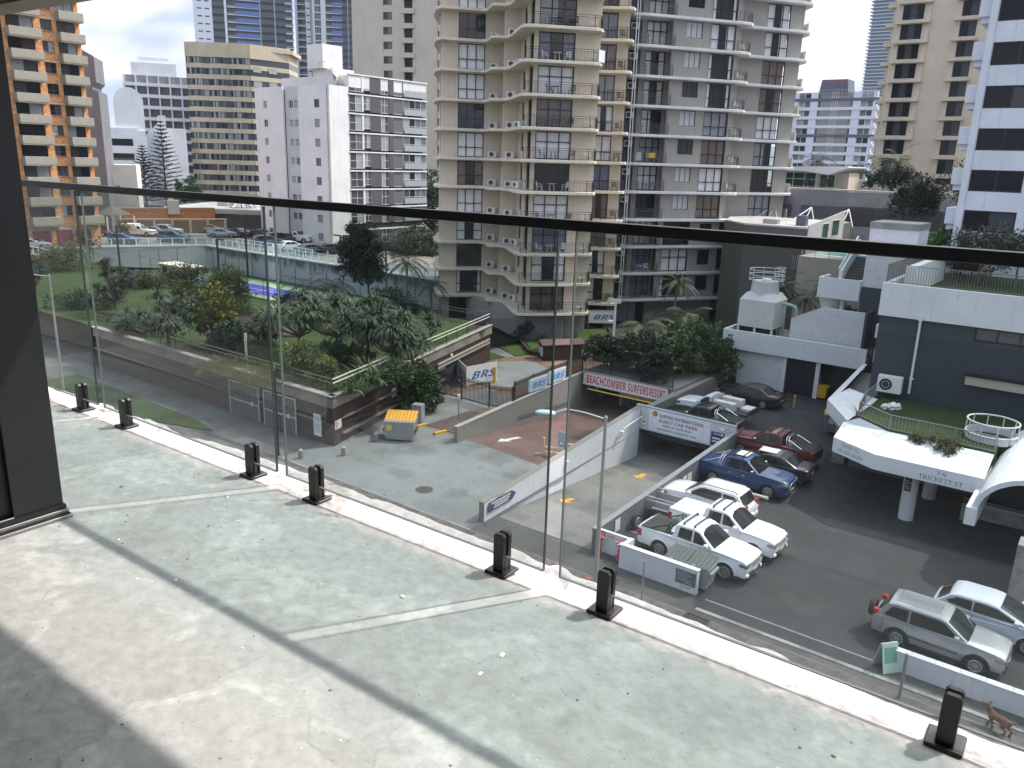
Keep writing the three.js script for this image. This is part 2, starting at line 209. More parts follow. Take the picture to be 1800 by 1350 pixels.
{ // frameless balustrade
  const GC = 2.3, gaps = [-7.75, -6.2, -4.625, -2.975, -1.43, 0.13, 1.7];
  const topAt = (b) => 1.337 + 0.0045 * b;
  const pane = M([0.66, 0.7, 0.685], { physical: true, transmission: 1, roughness: 0, ior: 1.52, thickness: 0, side: THREE.DoubleSide });
  const dustMap = texture(256, (x, y) => { const a = fbm(x * 5, y * 5, 5, 5, 701), b = fbm(x * 3, y * 40, 40, 3, 709); return 0.012 + 0.06 * step(0.4, 0.75, a) * b + 0.07 * (1 - y) ** 3 * a; }, false), dust = new THREE.MeshStandardMaterial({ color: new THREE.Color().setRGB(0.5, 0.5, 0.48), transparent: true, opacity: 1, alphaMap: dustMap, roughness: 1, side: THREE.DoubleSide });
  const edge = M([0.035, 0.05, 0.045], { roughness: 0.1 }), edgeL = M([0.16, 0.19, 0.18], { roughness: 0.25 });
  const where = ['farthest left beside the black door frame', 'over the garden, with two spigots near the door frame', 'left of centre, in front of the yellow skip bin', 'centre right, in front of the car park ramp', 'right, in front of the silver wagon'];
  for (let i = 0; i < 6; i++) {
    const x0 = gaps[i] + 0.035, x1 = gaps[i + 1] - 0.035, w = x1 - x0;
    const t = thing('glass_panel', i === 0 ? 'clear glass panel hidden behind the black door frame at far left' : 'clear glass balustrade panel ' + where[i - 1], 'glass panel', bal((x0 + x1) / 2, GC, 0), -BA);
    const th = topAt((x0 + x1) / 2), p = new THREE.PlaneGeometry(w, th - 0.07); p.translate(0, (th + 0.07) / 2, 0); const pn = part('pane', p, pane, t); part('dust_film', p.clone().translate(0, 0, -0.004), dust, pn);
    part('glass_edge', new G().box(w / 2 - 0.002, w / 2 + 0.001, 0.07, th, -0.006, 0.006).geo(), edge, t); part('glass_edge', new G().box(-w / 2 - 0.001, -w / 2 + 0.002, 0.07, th, -0.006, 0.006).box(-w / 2 + 0.003, w / 2 - 0.003, 0.068, 0.0715, -0.006, 0.006).geo(), edgeL, t);
  }
  const black = M([0.017, 0.017, 0.018], { roughness: 0.38 });
  const rail = thing('handrail', 'long black square handrail capping the glass balustrade', 'handrail', bal(0, GC), -BA);
  const rbar = part('rail', new G().rbox(-9, 3.2, 1.337, 1.373, -0.014, 0.014, 0.004, 1).geo(), black, rail); rbar.rotation.z = 0.0045;
  const sp = ['nearest the black door frame', 'just right of the leftmost joint', 'left of the joint by the garden wall', 'right of the joint by the garden wall', 'in front of the blue arrow sign wall', 'in front of the white low wall', 'largest spigot at bottom right'];
  let first;
  [-4.85, -4.36, -3.2, -2.73, -1.66, -1.2, -0.1].forEach((b, i) => {
    const label = 'black square glass clamp: ' + sp[i];
    if (!first) {
      first = thing('spigot', label, 'spigot', bal(b, GC, 0), -BA, 'glass clamps on the balcony edge');
      part('base_plate', new G().rbox(-0.05, 0.05, 0, 0.013, -0.05, 0.05, 0.006, 2).geo(), black, first);
      const prof = (z0, z1, top) => new G().slice([[-0.024, 0.013], [0.024, 0.013], [0.024, top - 0.01], [0.016, top], [-0.016, top], [-0.024, top - 0.01]], z0, z1, 0.002);
      const body = new G(); body.l.push(...prof(0.0075, 0.027, 0.168).l, ...prof(-0.027, -0.0075, 0.168).l, ...prof(-0.02, 0.02, 0.075).l); part('clamp', body.geo(), black, first);
      for (const y of [0.055, 0.115]) part('bolt', new G().rod([0, y, 0.026], [0, y, 0.0285], 0.004).geo(), mats.frame, first);
    } else again(first, label, bal(b, GC, 0));
  });
}
{ // sliding door frame on the left
  const fr = M([0.02, 0.021, 0.023], { roughness: 0.42, map: T.mottle, size: 0.5 });
  const t = thing('sliding_door', 'black aluminium sliding door frame with glass at left edge of balcony', 'door', bal(-3.44, 0, 0), -BA);
  part('jamb', new G().rbox(-0.12, 0, 0.055, 2.55, -1.5, -1.3, 0.003, 1).box(-0.12, -0.03, 0.055, 2.55, -1.3, -1.24).geo(), fr, t);
  part('sash', new G().box(-0.1, -0.055, 0.055, 2.55, -1.24, -1.15).box(-0.1, -0.055, 0.055, 0.14, -1.15, 1.2).box(-0.1, -0.055, 2.45, 2.55, -1.15, 1.2).geo(), mats.frame, t);
  part('door_pane', new THREE.PlaneGeometry(2.35, 2.31).rotateY(Math.PI / 2).translate(-0.08, 1.295, 0.025), clear, t);
  const tr = part('track', new G().box(-0.12, 0.035, 0, 0.02, -1.51, 1.2).box(-0.12, 0.012, 0.02, 0.055, -1.505, 1.2).geo(), fr, t);
  part('track_lip', new G().rbox(0.014, 0.022, 0.02, 0.036, -1.51, 1.2, 0.003, 1).rbox(0.035, 0.046, 0, 0.016, -1.515, 1.2, 0.003, 1).rbox(-0.003, 0.006, 0.055, 0.062, -1.3, 1.2, 0.003, 1).geo(), M([0.3, 0.3, 0.3], { metalness: 0.6, roughness: 0.35 }), tr);
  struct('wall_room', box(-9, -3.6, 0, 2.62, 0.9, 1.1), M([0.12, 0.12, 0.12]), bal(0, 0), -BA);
}
// ---------- the street block: everything measured as u along the street, v away from us ----------
class GS extends G {
  sbox(u0, u1, y0, y1, v0, v1) { return this.box(u0, u1, y0, y1, -v1, -v0); }
  srod(a, b, r, r1 = r, n = 8) { return this.rod([a[0], a[1], -a[2]], [b[0], b[1], -b[2]], r, r1, n); }
  sbar(a, b, w, h) { return this.bar([a[0], a[1], -a[2]], [b[0], b[1], -b[2]], w, h); }
  stube(pts, r, n, s) { return this.tube(pts.map(([u, y, v]) => [u, y, -v]), r, n, s); }
  plan(poly, y0, y1, holes = [], bevel = 0) { return this.prism(poly.map(([u, v]) => [u, -v]), y0, y1, holes.map((h) => h.map(([u, v]) => [u, -v])), bevel); }
  squad(a, b, c, d) { return this.quad(...[a, b, c, d].map(([u, y, v]) => [u, y, -v])); }
  wallUp(a, b, w, ba, bb, ta, tb) {                      // a wall from a to b (u, v), base heights ba bb, top heights ta tb
    const d = Math.hypot(b[0] - a[0], b[1] - a[1]), n = [-(b[1] - a[1]) / d * w / 2, (b[0] - a[0]) / d * w / 2];
    const c = (p, s, y) => [p[0] + n[0] * s, y, p[1] + n[1] * s];
    const A0 = c(a, 1, ba), A1 = c(a, -1, ba), A2 = c(a, -1, ta), A3 = c(a, 1, ta), B0 = c(b, 1, bb), B1 = c(b, -1, bb), B2 = c(b, -1, tb), B3 = c(b, 1, tb);
    return this.squad(A1, B1, B2, A2).squad(B0, A0, A3, B3).squad(A2, B2, B3, A3).squad(A0, A1, A2, A3).squad(B1, B0, B3, B2);
  }
}
function st(name, label, cat, u, v, y = 0, turn = 0, group) { const t = thing(name, label, cat, site(u, v, y), -A + turn, group); t.o = [u, y, v]; return t; }
function sp(name, g, m, t, stuff) { const k = g.geo ? g.geo() : g; k.translate(-t.o[0], -t.o[1], t.o[2]); return part(name, k, m, t, stuff); }
const sst = (name, g, m) => struct(name, g.geo ? g.geo() : g, m, null, -A);
const sheet = (poly, y, holes = []) => { const s = new THREE.Shape(poly.map(([u, v]) => new THREE.Vector2(u, v))); for (const h of holes) s.holes.push(new THREE.Path(h.map(([u, v]) => new THREE.Vector2(u, v)))); const g = new THREE.ShapeGeometry(s); g.rotateX(-Math.PI / 2); g.translate(0, y, 0); return uvBox(g); };
const rect = (u0, u1, v0, v1) => [[u0, v0], [u1, v0], [u1, v1], [u0, v1]];

const mGround = M([0.105, 0.105, 0.1], { map: T.concrete, size: 22, roughness: 0.95 }), mAsphalt = M([0.04, 0.046, 0.052], { map: T.asphalt, size: 14, roughness: 0.85, bump: T.grain, bumpSize: 1.2, bumpScale: 0.006 });
const mDrive = M([0.235, 0.245, 0.24], { map: T.concrete, size: 11, roughness: 0.9 }), mRamp = M([0.2, 0.195, 0.18], { map: T.concrete, size: 8 }), mRed = M([0.165, 0.092, 0.075], { map: T.concrete, size: 9 });
const mGrass = M([0.07, 0.115, 0.02], { map: T.grass, size: 3.5, roughness: 1, bump: T.grain, bumpSize: 0.9, bumpScale: 0.03 }), mGrassDark = M([0.042, 0.068, 0.019], { map: T.grass, size: 3, roughness: 1, bump: T.grain, bumpSize: 0.9, bumpScale: 0.03 });
const mSoil = M([0.14, 0.11, 0.088], { map: T.soil, size: 2.5, roughness: 1 }), mBrick = M([0.4, 0.33, 0.31], { map: T.brickDark, size: 1.9, bump: T.brickH, bumpSize: 1.9, bumpScale: 0.008 }), mPaver = M([0.62, 0.56, 0.52], { map: T.paver, size: 1.6 });
const mPath = M([0.16, 0.15, 0.145], { map: T.concrete, size: 5 }), mGrey = M([0.205, 0.2, 0.185], { map: T.plaster, size: 4 }), mWhiteW = M([0.66, 0.68, 0.71], { map: T.plaster, size: 5 }), mCope = M([0.3, 0.26, 0.22], { map: T.concrete, size: 3 });
const mLine = M([0.62, 0.62, 0.6], { map: T.mottle, size: 0.7 });

const holeR1 = [[-30.65, 36.2], [-23.8, 35.4], [-23.8, 57], [-32.3, 57], [-32.0, 51.4]], holeR2 = [[-22.2, 28.6], [-16.85, 28.6], [-16.95, 51], [-23.4, 51], [-23.4, 45]], holeC = rect(-109.5, -66, 54.5, 67.2);
sst('ground', sheet(rect(-1600, 1600, 14, 1600), 0, [holeR1, holeR2, rect(-23.3, -17.2, 51.2, 52)]), mGround);
sst('ground', sheet(rect(-1600, 1600, -1600, 14), 0), mGround);
sst('street', sheet(rect(-200, 200, 12, 23.3), 0.006), mAsphalt);
sst('footpath', sheet([[-200, 23.5], [200, 23.5], [200, 26.9], [-22, 26.6], [-42, 26], [-60, 25.2], [-200, 24.6]], 0.01), mPath);
{ // paving slabs of the footpath under the balcony
  const g1 = new GS(), g2 = new GS(), r = rng(9);
  const slab = sst('pavement', new GS().sbox(-34, 16, 0.0, 0.014, 25.3, 26.5), M([0.1, 0.09, 0.085]));
  const geos = [0, 1, 2].map((k) => new G().rbox(-0.585, 0.585, 0, 0.022, -0.585, 0.585, 0.006, 1).geo()), cols = [M([0.13, 0.115, 0.11], { map: T.concrete, size: 1.3 }), M([0.11, 0.1, 0.098], { map: T.concrete, size: 1.7 }), M([0.15, 0.13, 0.12], { map: T.concrete, size: 1.5 })];
  for (let u = -32; u < 15; u += 1.2) { const k = Math.floor(r() * 3); const p = part(numbered('paving_slab'), geos[k], cols[Math.floor(r() * 3)], slab); p.position.set(u, 0.014, -25.9); }
}
{ // concrete forecourt: big bays with open joints between them
  const base = sst('driveway', sheet([[-36.4, 26.55], [-22.3, 26.6], [-22.6, 35.2], [-30.3, 36.15], [-36.8, 36.15]], 0.008), M([0.1, 0.1, 0.095]));
  const cols = [0.97, 1.0, 1.05].map((k) => M([0.225 * k, 0.238 * k, 0.235 * k], { map: T.concrete, size: 10 + k, roughness: 0.88, bump: T.grain, bumpSize: 1.4, bumpScale: 0.004 }));
  let i = 0; for (const [u0, u1] of [[-36.4, -32.6], [-32.58, -27.6], [-27.58, -22.62]]) for (const [v0, v1] of [[26.62, 29.6], [29.62, 32.8], [32.82, 35.3]]) { const g = sheet([[u0, v0], [u1, v0], [u1, v1 + (v1 > 35 ? 0.75 * clamp((-24 - u1) / 6) : 0)], [u0, v1 + (v1 > 35 ? 0.75 * clamp((-24 - u0) / 6) : 0)]], 0.012); part(numbered('concrete_bay'), g, cols[(i++ * 2) % 3], base); }
}
sst('lane', sheet([[-36.4, 26.6], [-36.4, 29.4], [-70, 29.4], [-70, 25.4]], 0.008), M([0.135, 0.14, 0.135], { map: T.concrete, size: 9 }));
sst('verge', new GS().plan([[-43.2, 26.6], [-46, 27.2], [-52, 27.2], [-62, 27.3], [-62, 24.6], [-50, 24.4]], 0, 0.07), mGrassDark);
sst('car_park', sheet([[-16.7, 28.2], [-11.6, 28.2], [-11, 26.95], [-4.6, 27.2], [-4.6, 28.3], [24, 28.6], [24, 64], [-24.1, 64], [-24.2, 51], [-16.9, 51]], 0.008), mAsphalt);
sst('car_park_deck', new GS().plan([[-23.6, 45.3], [-16.6, 45.3], [-16.6, 53], [-23.9, 53]], -0.3, 0.014), mAsphalt);
sst('kerb', new GS().sbox(-11, 20, 0.0, 0.03, 26.95, 27.15).sbox(-36, -22.2, 0, 0.03, 26.5, 26.62), M([0.3, 0.3, 0.29], { map: T.concrete, size: 3 }));
// the two ramps
const rampStrip = (l, r, ys, th = 1) => { const g = new GS(); for (let i = 0; i < ys.length - 1; i++) { const [v0, y0] = ys[i], [v1, y1] = ys[i + 1]; g.squad([l(v0), y0, v0], [r(v0), y0, v0], [r(v1), y1, v1], [l(v1), y1, v1]); } return g; };
sst('ramp', rampStrip((v) => -30.55 - (v - 35) * 0.085, () => -23.4, [[35.3, 0.004], [37, -0.08], [48, -1.55], [57, -1.75]]), mRed);
sst('ramp', rampStrip((v) => -22.1 - (v - 28) * 0.075, () => -16.8, [[28.3, 0.002], [30, -0.12], [35, -0.7], [44, -1.66], [51.5, -1.8]]), mRamp);
sst('basement_wall', new GS().sbox(-23.9, -16.6, -2, 0, 51, 51.3).sbox(-32.4, -23.4, -2, 0.9, 57, 57.3), mGrey);
{
  let t = st('ramp_wall', 'grey-brown retaining wall rising along the left of the red ramp', 'wall', -30.4, 35.2);
  sp('wall', new GS().wallUp([-30.7, 35.2], [-32.1, 51.6], 0.26, -2, -2, 0.98, 1.1), mGrey, t);
  sp('coping', new GS().wallUp([-30.7, 35.17], [-32.1, 51.6], 0.32, 0.98, 1.1, 1.05, 1.17), M([0.34, 0.34, 0.33], { map: T.mottle, size: 2 }), t);
  sp('handrail', new GS().srod([-31.05, -0.05, 42], [-31.7, -0.75, 49.5], 0.03), mats.frame, t);
  t = st('ramp_wall', 'long white wall between the two ramps, blue arrow sign near its end', 'wall', -22.4, 27.6);
  sp('wall', new GS().wallUp([-22.42, 27.65], [-23.55, 45], 0.3, -2, -2, 0.98, 1.6), mWhiteW, t);
  sp('end_face', new GS().sbox(-22.57, -22.27, 0, 0.985, 27.62, 27.645), mGrey, t);
  sp('coping', new GS().wallUp([-22.42, 27.63], [-23.55, 45], 0.32, 0.98, 1.6, 1.0, 1.62), mGrey, t);
  sp('wall_light', new GS().sbox(-22.95, -22.6, 0.55, 0.8, 35.3, 35.5).sbox(-23.05, -22.8, 0.65, 0.85, 41.8, 42), mats.plastic, t);
  sp('pipe', new GS().srod([-22.9, 1.0, 42], [-23.2, 1.05, 45], 0.03), mats.plastic, t);
  t = st('low_wall', 'dark grey wall with paper notices between guest ramp and parked cars', 'wall', -16.6, 28.7);
  const mDG = M([0.13, 0.14, 0.15], { map: T.plaster, size: 4 });
  sp('wall', new GS().wallUp([-16.68, 28.6], [-17.0, 45.2], 0.24, -2, -2, 1.05, 1.3), mDG, t);
  sp('coping', new GS().wallUp([-16.68, 28.58], [-17.0, 45.2], 0.28, 1.05, 1.3, 1.1, 1.35), M([0.26, 0.28, 0.29], { map: T.mottle, size: 2 }), t);
  [[30.2], [34.6], [37.2], [37.8]].forEach(([v]) => sp('notice', new GS().sbox(-16.56, -16.545, 0.35, 0.95, v, v + 0.45), mats.whitePaint, t));
  t = st('boundary_wall', 'grey boundary wall with notices in front of the black and white utes', 'wall', -24, 46);
  sp('wall', new GS().wallUp([-23.9, 45.3], [-24.6, 62], 0.22, -0.1, -0.1, 1.0, 1.05), mDG, t);
  sp('coping', new GS().wallUp([-23.9, 45.3], [-24.6, 62], 0.26, 1.0, 1.05, 1.05, 1.1), M([0.26, 0.28, 0.29], { map: T.mottle, size: 2 }), t);
  [47.5, 50.2, 51, 53.4, 54.4].forEach((v) => sp('notice', new GS().sbox(-23.9 - (v - 46) * 0.042 + 0.11, -23.9 - (v - 46) * 0.042 + 0.125, 0.35, 0.9, v, v + 0.42), mats.whitePaint, t));
}
// ---------- lettering ----------
function board(w, h, draw, ppm = 150) { const c = document.createElement('canvas'); c.width = Math.round(w * ppm); c.height = Math.round(h * ppm); const x = c.getContext('2d'); x.save(); x.scale(ppm, ppm); draw(x, w, h); x.restore(); const t = new THREE.CanvasTexture(c); t.colorSpace = THREE.SRGBColorSpace; t.anisotropy = 8; return t; }
function face(name, w, h, draw, parent, pos, rotY = 0, ppm, rough = 0.5) { const g = new THREE.PlaneGeometry(w, h), m = new THREE.MeshStandardMaterial({ map: board(w, h, draw, ppm), roughness: rough }); const p = part(name, g, m, parent); p.position.set(...pos); p.rotation.y = rotY; return p; }
function fit(x, s, cx, y, size, maxW, font, weight = 'bold') { x.font = weight + ' ' + size * 100 + 'px ' + font; const w = x.measureText(s).width / 100; x.save(); x.translate(cx, y); const k = Math.min(3, maxW / w); x.scale(k * 0.01, 0.01); x.textAlign = 'center'; x.textBaseline = 'alphabetic'; x.fillText(s, 0, 0); x.restore(); }
{ // guest car park portal
  const t = st('car_park_portal', 'white portal over the guest ramp reading SURFERS INTERNATIONAL GUEST CAR PARK', 'sign', -20.4, 45.1);
  sp('beam', new GS().sbox(-23.75, -17.0, 0.12, 1.66, 45.1, 45.32), mWhiteW, t);
  sp('beam_cap', new GS().sbox(-23.78, -16.97, 1.66, 1.7, 45.07, 45.35), M([0.3, 0.33, 0.34]), t);
  face('lettering', 4.2, 1.38, (x, w, h) => {
    x.fillStyle = '#dfe4ea'; x.fillRect(0, 0, w, h);
    x.strokeStyle = '#49506a'; x.lineWidth = 0.012; x.beginPath(); x.moveTo(0.25, 0.42); x.lineTo(0.25, 1.18); x.lineTo(0.55, 1.18); x.moveTo(3.3, 1.3); x.lineTo(3.75, 1.3); x.lineTo(3.75, 0.62); x.stroke();
    x.fillStyle = '#d99a1f'; x.beginPath(); x.arc(0.42, 0.25, 0.2, 0, 7); x.fill(); x.strokeStyle = '#5a3d12'; x.lineWidth = 0.025; x.beginPath(); x.arc(0.42, 0.25, 0.14, 0, 7); x.stroke(); x.fillStyle = '#3c2a10'; fit(x, 'SI', 0.42, 0.32, 0.2, 0.18, 'sans-serif');
    x.fillStyle = '#1c2646'; fit(x, 'SURFERS INTERNATIONAL', 2.25, 0.42, 0.3, 3.1, 'sans-serif'); x.fillStyle = '#a02c3a'; fit(x, 'GUEST CAR PARK', 2.05, 0.75, 0.32, 2.7, 'sans-serif');
    x.fillStyle = '#1c2646'; fit(x, 'PARK AT OWN RISK', 2.0, 1.0, 0.19, 2.0, 'sans-serif'); fit(x, 'MAXIMUM CLEARANCE 1.8m', 2.0, 1.27, 0.19, 2.7, 'sans-serif');
  }, t, [-0.3, 0.9, 0.004], 0, 220);
  face('small_emblem', 0.34, 0.6, (x) => { x.fillStyle = '#dfe4ea'; x.fillRect(0, 0, 1, 1); x.fillStyle = '#222a3c'; x.beginPath(); x.moveTo(0.05, 0.24); x.quadraticCurveTo(0.2, 0.12, 0.3, 0.15); x.quadraticCurveTo(0.22, 0.3, 0.05, 0.24); x.fill(); x.fillStyle = '#b8ae8e'; x.fillRect(0.03, 0.42, 0.28, 0.12); }, t, [-2.75, 0.55, 0.004]);
  face('blue_notice', 0.9, 0.9, (x) => { x.fillStyle = '#27386f'; x.fillRect(0, 0, 1, 1); x.fillStyle = '#e8ecf3'; x.fillRect(0.1, 0.36, 0.5, 0.1); x.fillRect(0.1, 0.56, 0.66, 0.08); x.beginPath(); x.moveTo(0.85, 0.12); x.lineTo(0.66, 0.02); x.lineTo(0.66, 0.22); x.fill(); x.fillRect(0.15, 0.1, 0.5, 0.05); }, t, [2.35, 0.62, 0.004]);
  face('round_notice', 0.36, 0.36, (x) => { x.fillStyle = '#dfe4ea'; x.fillRect(0, 0, 1, 1); x.strokeStyle = '#b02a38'; x.lineWidth = 0.05; x.beginPath(); x.arc(0.18, 0.18, 0.13, 0, 7); x.stroke(); }, t, [2.95, 1.28, 0.004]);
  sp('lamp_housing', new GS().srod([-17.9, 1.3, 45.06], [-17.65, 1.32, 45.02], 0.05), mats.plastic, t);
  const g = new GS(), g2 = new GS(); for (let u = -23.2; u < -17.2; u += 0.13) g.sbox(u, u + 0.035, -1.75, 0, 50.2, 50.24); sp('grille_gate', g.sbox(-23.3, -17.1, -1.74, -1.66, 50.19, 50.25).sbox(-23.3, -17.1, -0.9, -0.84, 50.19, 50.25), M([0.3, 0.29, 0.26], { metalness: 0.4, roughness: 0.5 }), t);
}
{ // resort portal
  const t = st('resort_portal', 'concrete portal over the red ramp with red lettered BEACHCOMBER SURFERS RESORT board', 'sign', -28, 51.4);
  sp('roof_slab', new GS().sbox(-32.1, -24.2, 0.75, 1.2, 51.5, 58), mGrey, t);
  const b = sp('sign_board', new GS().sbox(-31.75, -24.6, 0.3, 1.25, 51.3, 51.5), M([0.6, 0.6, 0.58]), t);
  sp('board_frame', new GS().sbox(-31.8, -24.55, 1.25, 1.3, 51.26, 51.54).sbox(-31.8, -24.55, 0.25, 0.3, 51.26, 51.54).sbox(-31.82, -31.75, 0.25, 1.3, 51.26, 51.54).sbox(-24.6, -24.53, 0.25, 1.3, 51.26, 51.54), mats.steel, t);
  face('lettering', 7.1, 0.93, (x, w, h) => { x.fillStyle = '#e3e2de'; x.fillRect(0, 0, w, h); x.fillStyle = '#b3222c'; fit(x, 'BEACHCOMBER', 1.95, 0.79, 0.86, 3.5, 'sans-serif'); fit(x, 'SURFERS', 4.72, 0.79, 0.86, 1.75, 'sans-serif'); fit(x, 'RESORT', 6.28, 0.79, 0.86, 1.3, 'sans-serif'); }, t, [-0.17, 0.775, 0.104], 0, 200);
  sp('clearance_bar', new GS().srod([-31.2, 0.02, 51.1], [-25.6, 0.02, 51.1], 0.05), M([0.75, 0.6, 0.05], { roughness: 0.5 }), t);
  sp('conduit', new GS().sbox(-30.6, -30.4, 0.08, 0.2, 51.2, 51.3).sbox(-28.4, -25.6, 0.1, 0.2, 51.2, 51.3), M([0.25, 0.12, 0.1]), t);
  const g = new GS(); for (let u = -29.6; u < -25; u += 0.16) g.sbox(u, u + 0.04, -1.6, 0, 53.6, 53.64); sp('grille_gate', g.sbox(-29.7, -24.9, -0.05, 0.03, 53.58, 53.66).sbox(-29.7, -24.9, -0.75, -0.69, 53.58, 53.66).sbox(-29.74, -29.62, -1.6, 0.02, 53.56, 53.68), M([0.45, 0.45, 0.42], { metalness: 0.4, roughness: 0.5 }), t);
  sp('side_wall', new GS().sbox(-23.95, -23.5, -2, 1.2, 45.3, 57).sbox(-32.4, -32.1, -1.8, 0.75, 51.5, 57), mGrey, t);
}
function arrowSheet(name, pts, y, m) { const g = sheet(pts, 0); const p = g.attributes.position; for (let i = 0; i < p.count; i++) p.setY(i, y(p.getX(i), -p.getZ(i))); g.computeVertexNormals(); return sst(name, g, m); }
const arr = (u, v, L, w, s) => [[u, v], [u - w, v + s * 0.4 * L], [u - w * 0.38, v + s * 0.4 * L], [u - w * 0.38, v + s * L], [u + w * 0.38, v + s * L], [u + w * 0.38, v + s * 0.4 * L], [u + w, v + s * 0.4 * L]].reverse();
const y1 = (v) => (v < 37 ? mix(0.004, -0.08, (v - 35.3) / 1.7) : mix(-0.08, -1.55, (v - 37) / 11)), y2 = (v) => (v < 30 ? mix(0.002, -0.12, (v - 28.3) / 1.7) : v < 35 ? mix(-0.12, -0.7, (v - 30) / 5) : mix(-0.7, -1.66, (v - 35) / 9));
arrowSheet('road_marking', arr(-29.1, 37.3, 2.3, 0.42, 1), (u, v) => y1(v) + 0.012, mLine);
arrowSheet('road_marking', arr(-21.3, 32.9, 1.1, 0.42, 1), (u, v) => y2(v) + 0.012, mats.yellow); arrowSheet('road_marking', arr(-21.0, 40.4, 1.2, 0.45, 1), (u, v) => y2(v) + 0.012, mats.yellow);
sst('road_marking', new GS().sbox(-16.5, -12.5, 0.011, 0.015, 39, 39.1).sbox(-16.4, -12.2, 0.011, 0.015, 31.4, 31.5).sbox(-0.2, 4, 0.011, 0.015, 30.7, 30.8).sbox(-11, -4, 0.011, 0.015, 27.9, 28), M([0.2, 0.2, 0.2], { map: T.mottle, size: 0.7 }));

{ // arrow board on the white ramp wall
  const t = st('arrow_sign', 'dark blue arrow shaped board with white lines on the end of the white ramp wall', 'sign', -22.3, 28.8, 0.35, Math.PI / 2 + 0.065);
  part('board', new G().slice([[-1.2, 0.04], [0.85, 0.04], [1.2, 0.28], [0.85, 0.52], [-1.2, 0.52]], 0, 0.015).geo(), M([0.03, 0.035, 0.12], { roughness: 0.4 }), t);
  const g = new G(); g.box(-0.95, 0.7, 0.38, 0.45, 0.016, 0.02).box(-0.7, 0.6, 0.25, 0.32, 0.016, 0.02).box(-0.75, 0.5, 0.12, 0.19, 0.016, 0.02); part('white_lines', g.geo(), mats.whitePaint, t);
  part('emblem', box(-0.35, 0.2, 0.54, 0.72, 0, 0.012), M([0.35, 0.34, 0.3]), t); t.position.copy(site(-22.3, 29.1, 0.38)); t.rotation.y = -A + Math.PI / 2 + 0.065;
}
{ // low white wall by the footpath with its notice board
  const t = st('low_wall', 'white rendered wall by the footpath with a grey notice board', 'wall', -13.2, 28);
  sp('wall', new GS().sbox(-15.05, -11.45, 0, 1.07, 28.0, 28.2).sbox(-15.05, -14.85, 0, 1.07, 28.2, 28.9).sbox(-16.6, -15.05, 0, 1.05, 28.75, 28.9), mWhiteW, t);
  sp('coping', new GS().sbox(-15.08, -11.42, 1.07, 1.1, 27.97, 28.23), mats.whitePaint, t);
  face('notice_board', 0.9, 0.62, (x, w, h) => { x.fillStyle = '#5b5d62'; x.fillRect(0, 0, w, h); x.fillStyle = '#aab0b4'; for (let i = 0; i < 6; i++) x.fillRect(0.06, 0.08 + i * 0.075, 0.45 + 0.3 * ((i * 37 % 10) / 10), 0.02); x.strokeStyle = '#cfd3d6'; x.lineWidth = 0.015; x.beginPath(); x.moveTo(0.4, 0.55); x.quadraticCurveTo(0.6, 0.5, 0.8, 0.56); x.stroke(); }, t, [1.25, 0.6, 0.004]);
  face('small_print', 0.5, 0.08, (x, w, h) => { x.fillStyle = '#c8d2dc'; x.fillRect(0, 0, w, h); x.fillStyle = '#444'; for (let i = 0; i < 7; i++) x.fillRect(0.02 + i * 0.068, 0.02, 0.045, 0.04); }, t, [1.3, 0.2, 0.004]);
  face('red_notice', 0.34, 0.3, (x, w, h) => { x.fillStyle = '#a8333b'; x.fillRect(0, 0, w, h); x.fillStyle = '#e5d9d6'; x.fillRect(0.04, 0.08, 0.26, 0.05); x.fillRect(0.04, 0.17, 0.26, 0.05); }, t, [-3.2, 0.86, -0.746]);
  face('faded_notice', 0.4, 0.2, (x, w, h) => { x.fillStyle = '#cbb9b9'; x.fillRect(0, 0, w, h); x.fillStyle = '#a88'; x.fillRect(0.04, 0.08, 0.3, 0.04); }, t, [-2.72, 0.88, -0.746]);
  const red = M([0.45, 0.05, 0.03], { roughness: 0.45 });
  const hyd = (u, label) => { const h = st('fire_booster', label, 'hydrant', u, 28.55); sp('riser', new GS().srod([u, 0, 28.55], [u, 0.78, 28.55], 0.055).srod([u, 0.3, 28.55], [u, 0.3, 28.3], 0.045), red, h); sp('flange', new GS().srod([u, 0.02, 28.55], [u, 0.05, 28.55], 0.11).srod([u, 0.42, 28.55], [u, 0.46, 28.55], 0.1).srod([u, 0.3, 28.3], [u, 0.3, 28.27], 0.08), red, h); sp('valve', new GS().rbox(u - 0.1, u + 0.1, 0.7, 0.86, -28.64, -28.46, 0.03).srod([u - 0.16, 0.8, 28.55], [u + 0.16, 0.8, 28.55], 0.05).srod([u, 0.8, 28.55], [u, 0.8, 28.38], 0.045), red, h); sp('outlet_cap', new GS().srod([u - 0.2, 0.8, 28.55], [u - 0.16, 0.8, 28.55], 0.06).srod([u + 0.16, 0.8, 28.55], [u + 0.2, 0.8, 28.55], 0.06).srod([u, 0.8, 28.38], [u, 0.8, 28.34], 0.055), mats.steel, h); };
  hyd(-15.35, 'red fire hydrant riser in the corner of the white low wall'); hyd(-16.3, 'red fire hydrant riser at the dark ramp wall end of the white wall');
}
{ // low wall right with capping tiles
  const t = st('low_wall', 'long pale low wall with grey capping tiles in front of the silver wagon', 'wall', 2, 28);
  sp('wall', new GS().sbox(-4.2, 14, 0, 0.74, 27.85, 28.12), mWhiteW, t);
  const g = new G().rbox(-0.375, 0.375, 0, 0.035, -0.15, 0.15, 0.008, 1).geo(), cm = [M([0.5, 0.53, 0.55]), M([0.44, 0.47, 0.5])]; let i = 0;
  for (let u = -3.85; u < 13.6; u += 0.765) { const p = part(numbered('capping_tile'), g, cm[i++ % 2], t); p.position.set(u - 2, 0.742, 0.015); }
}

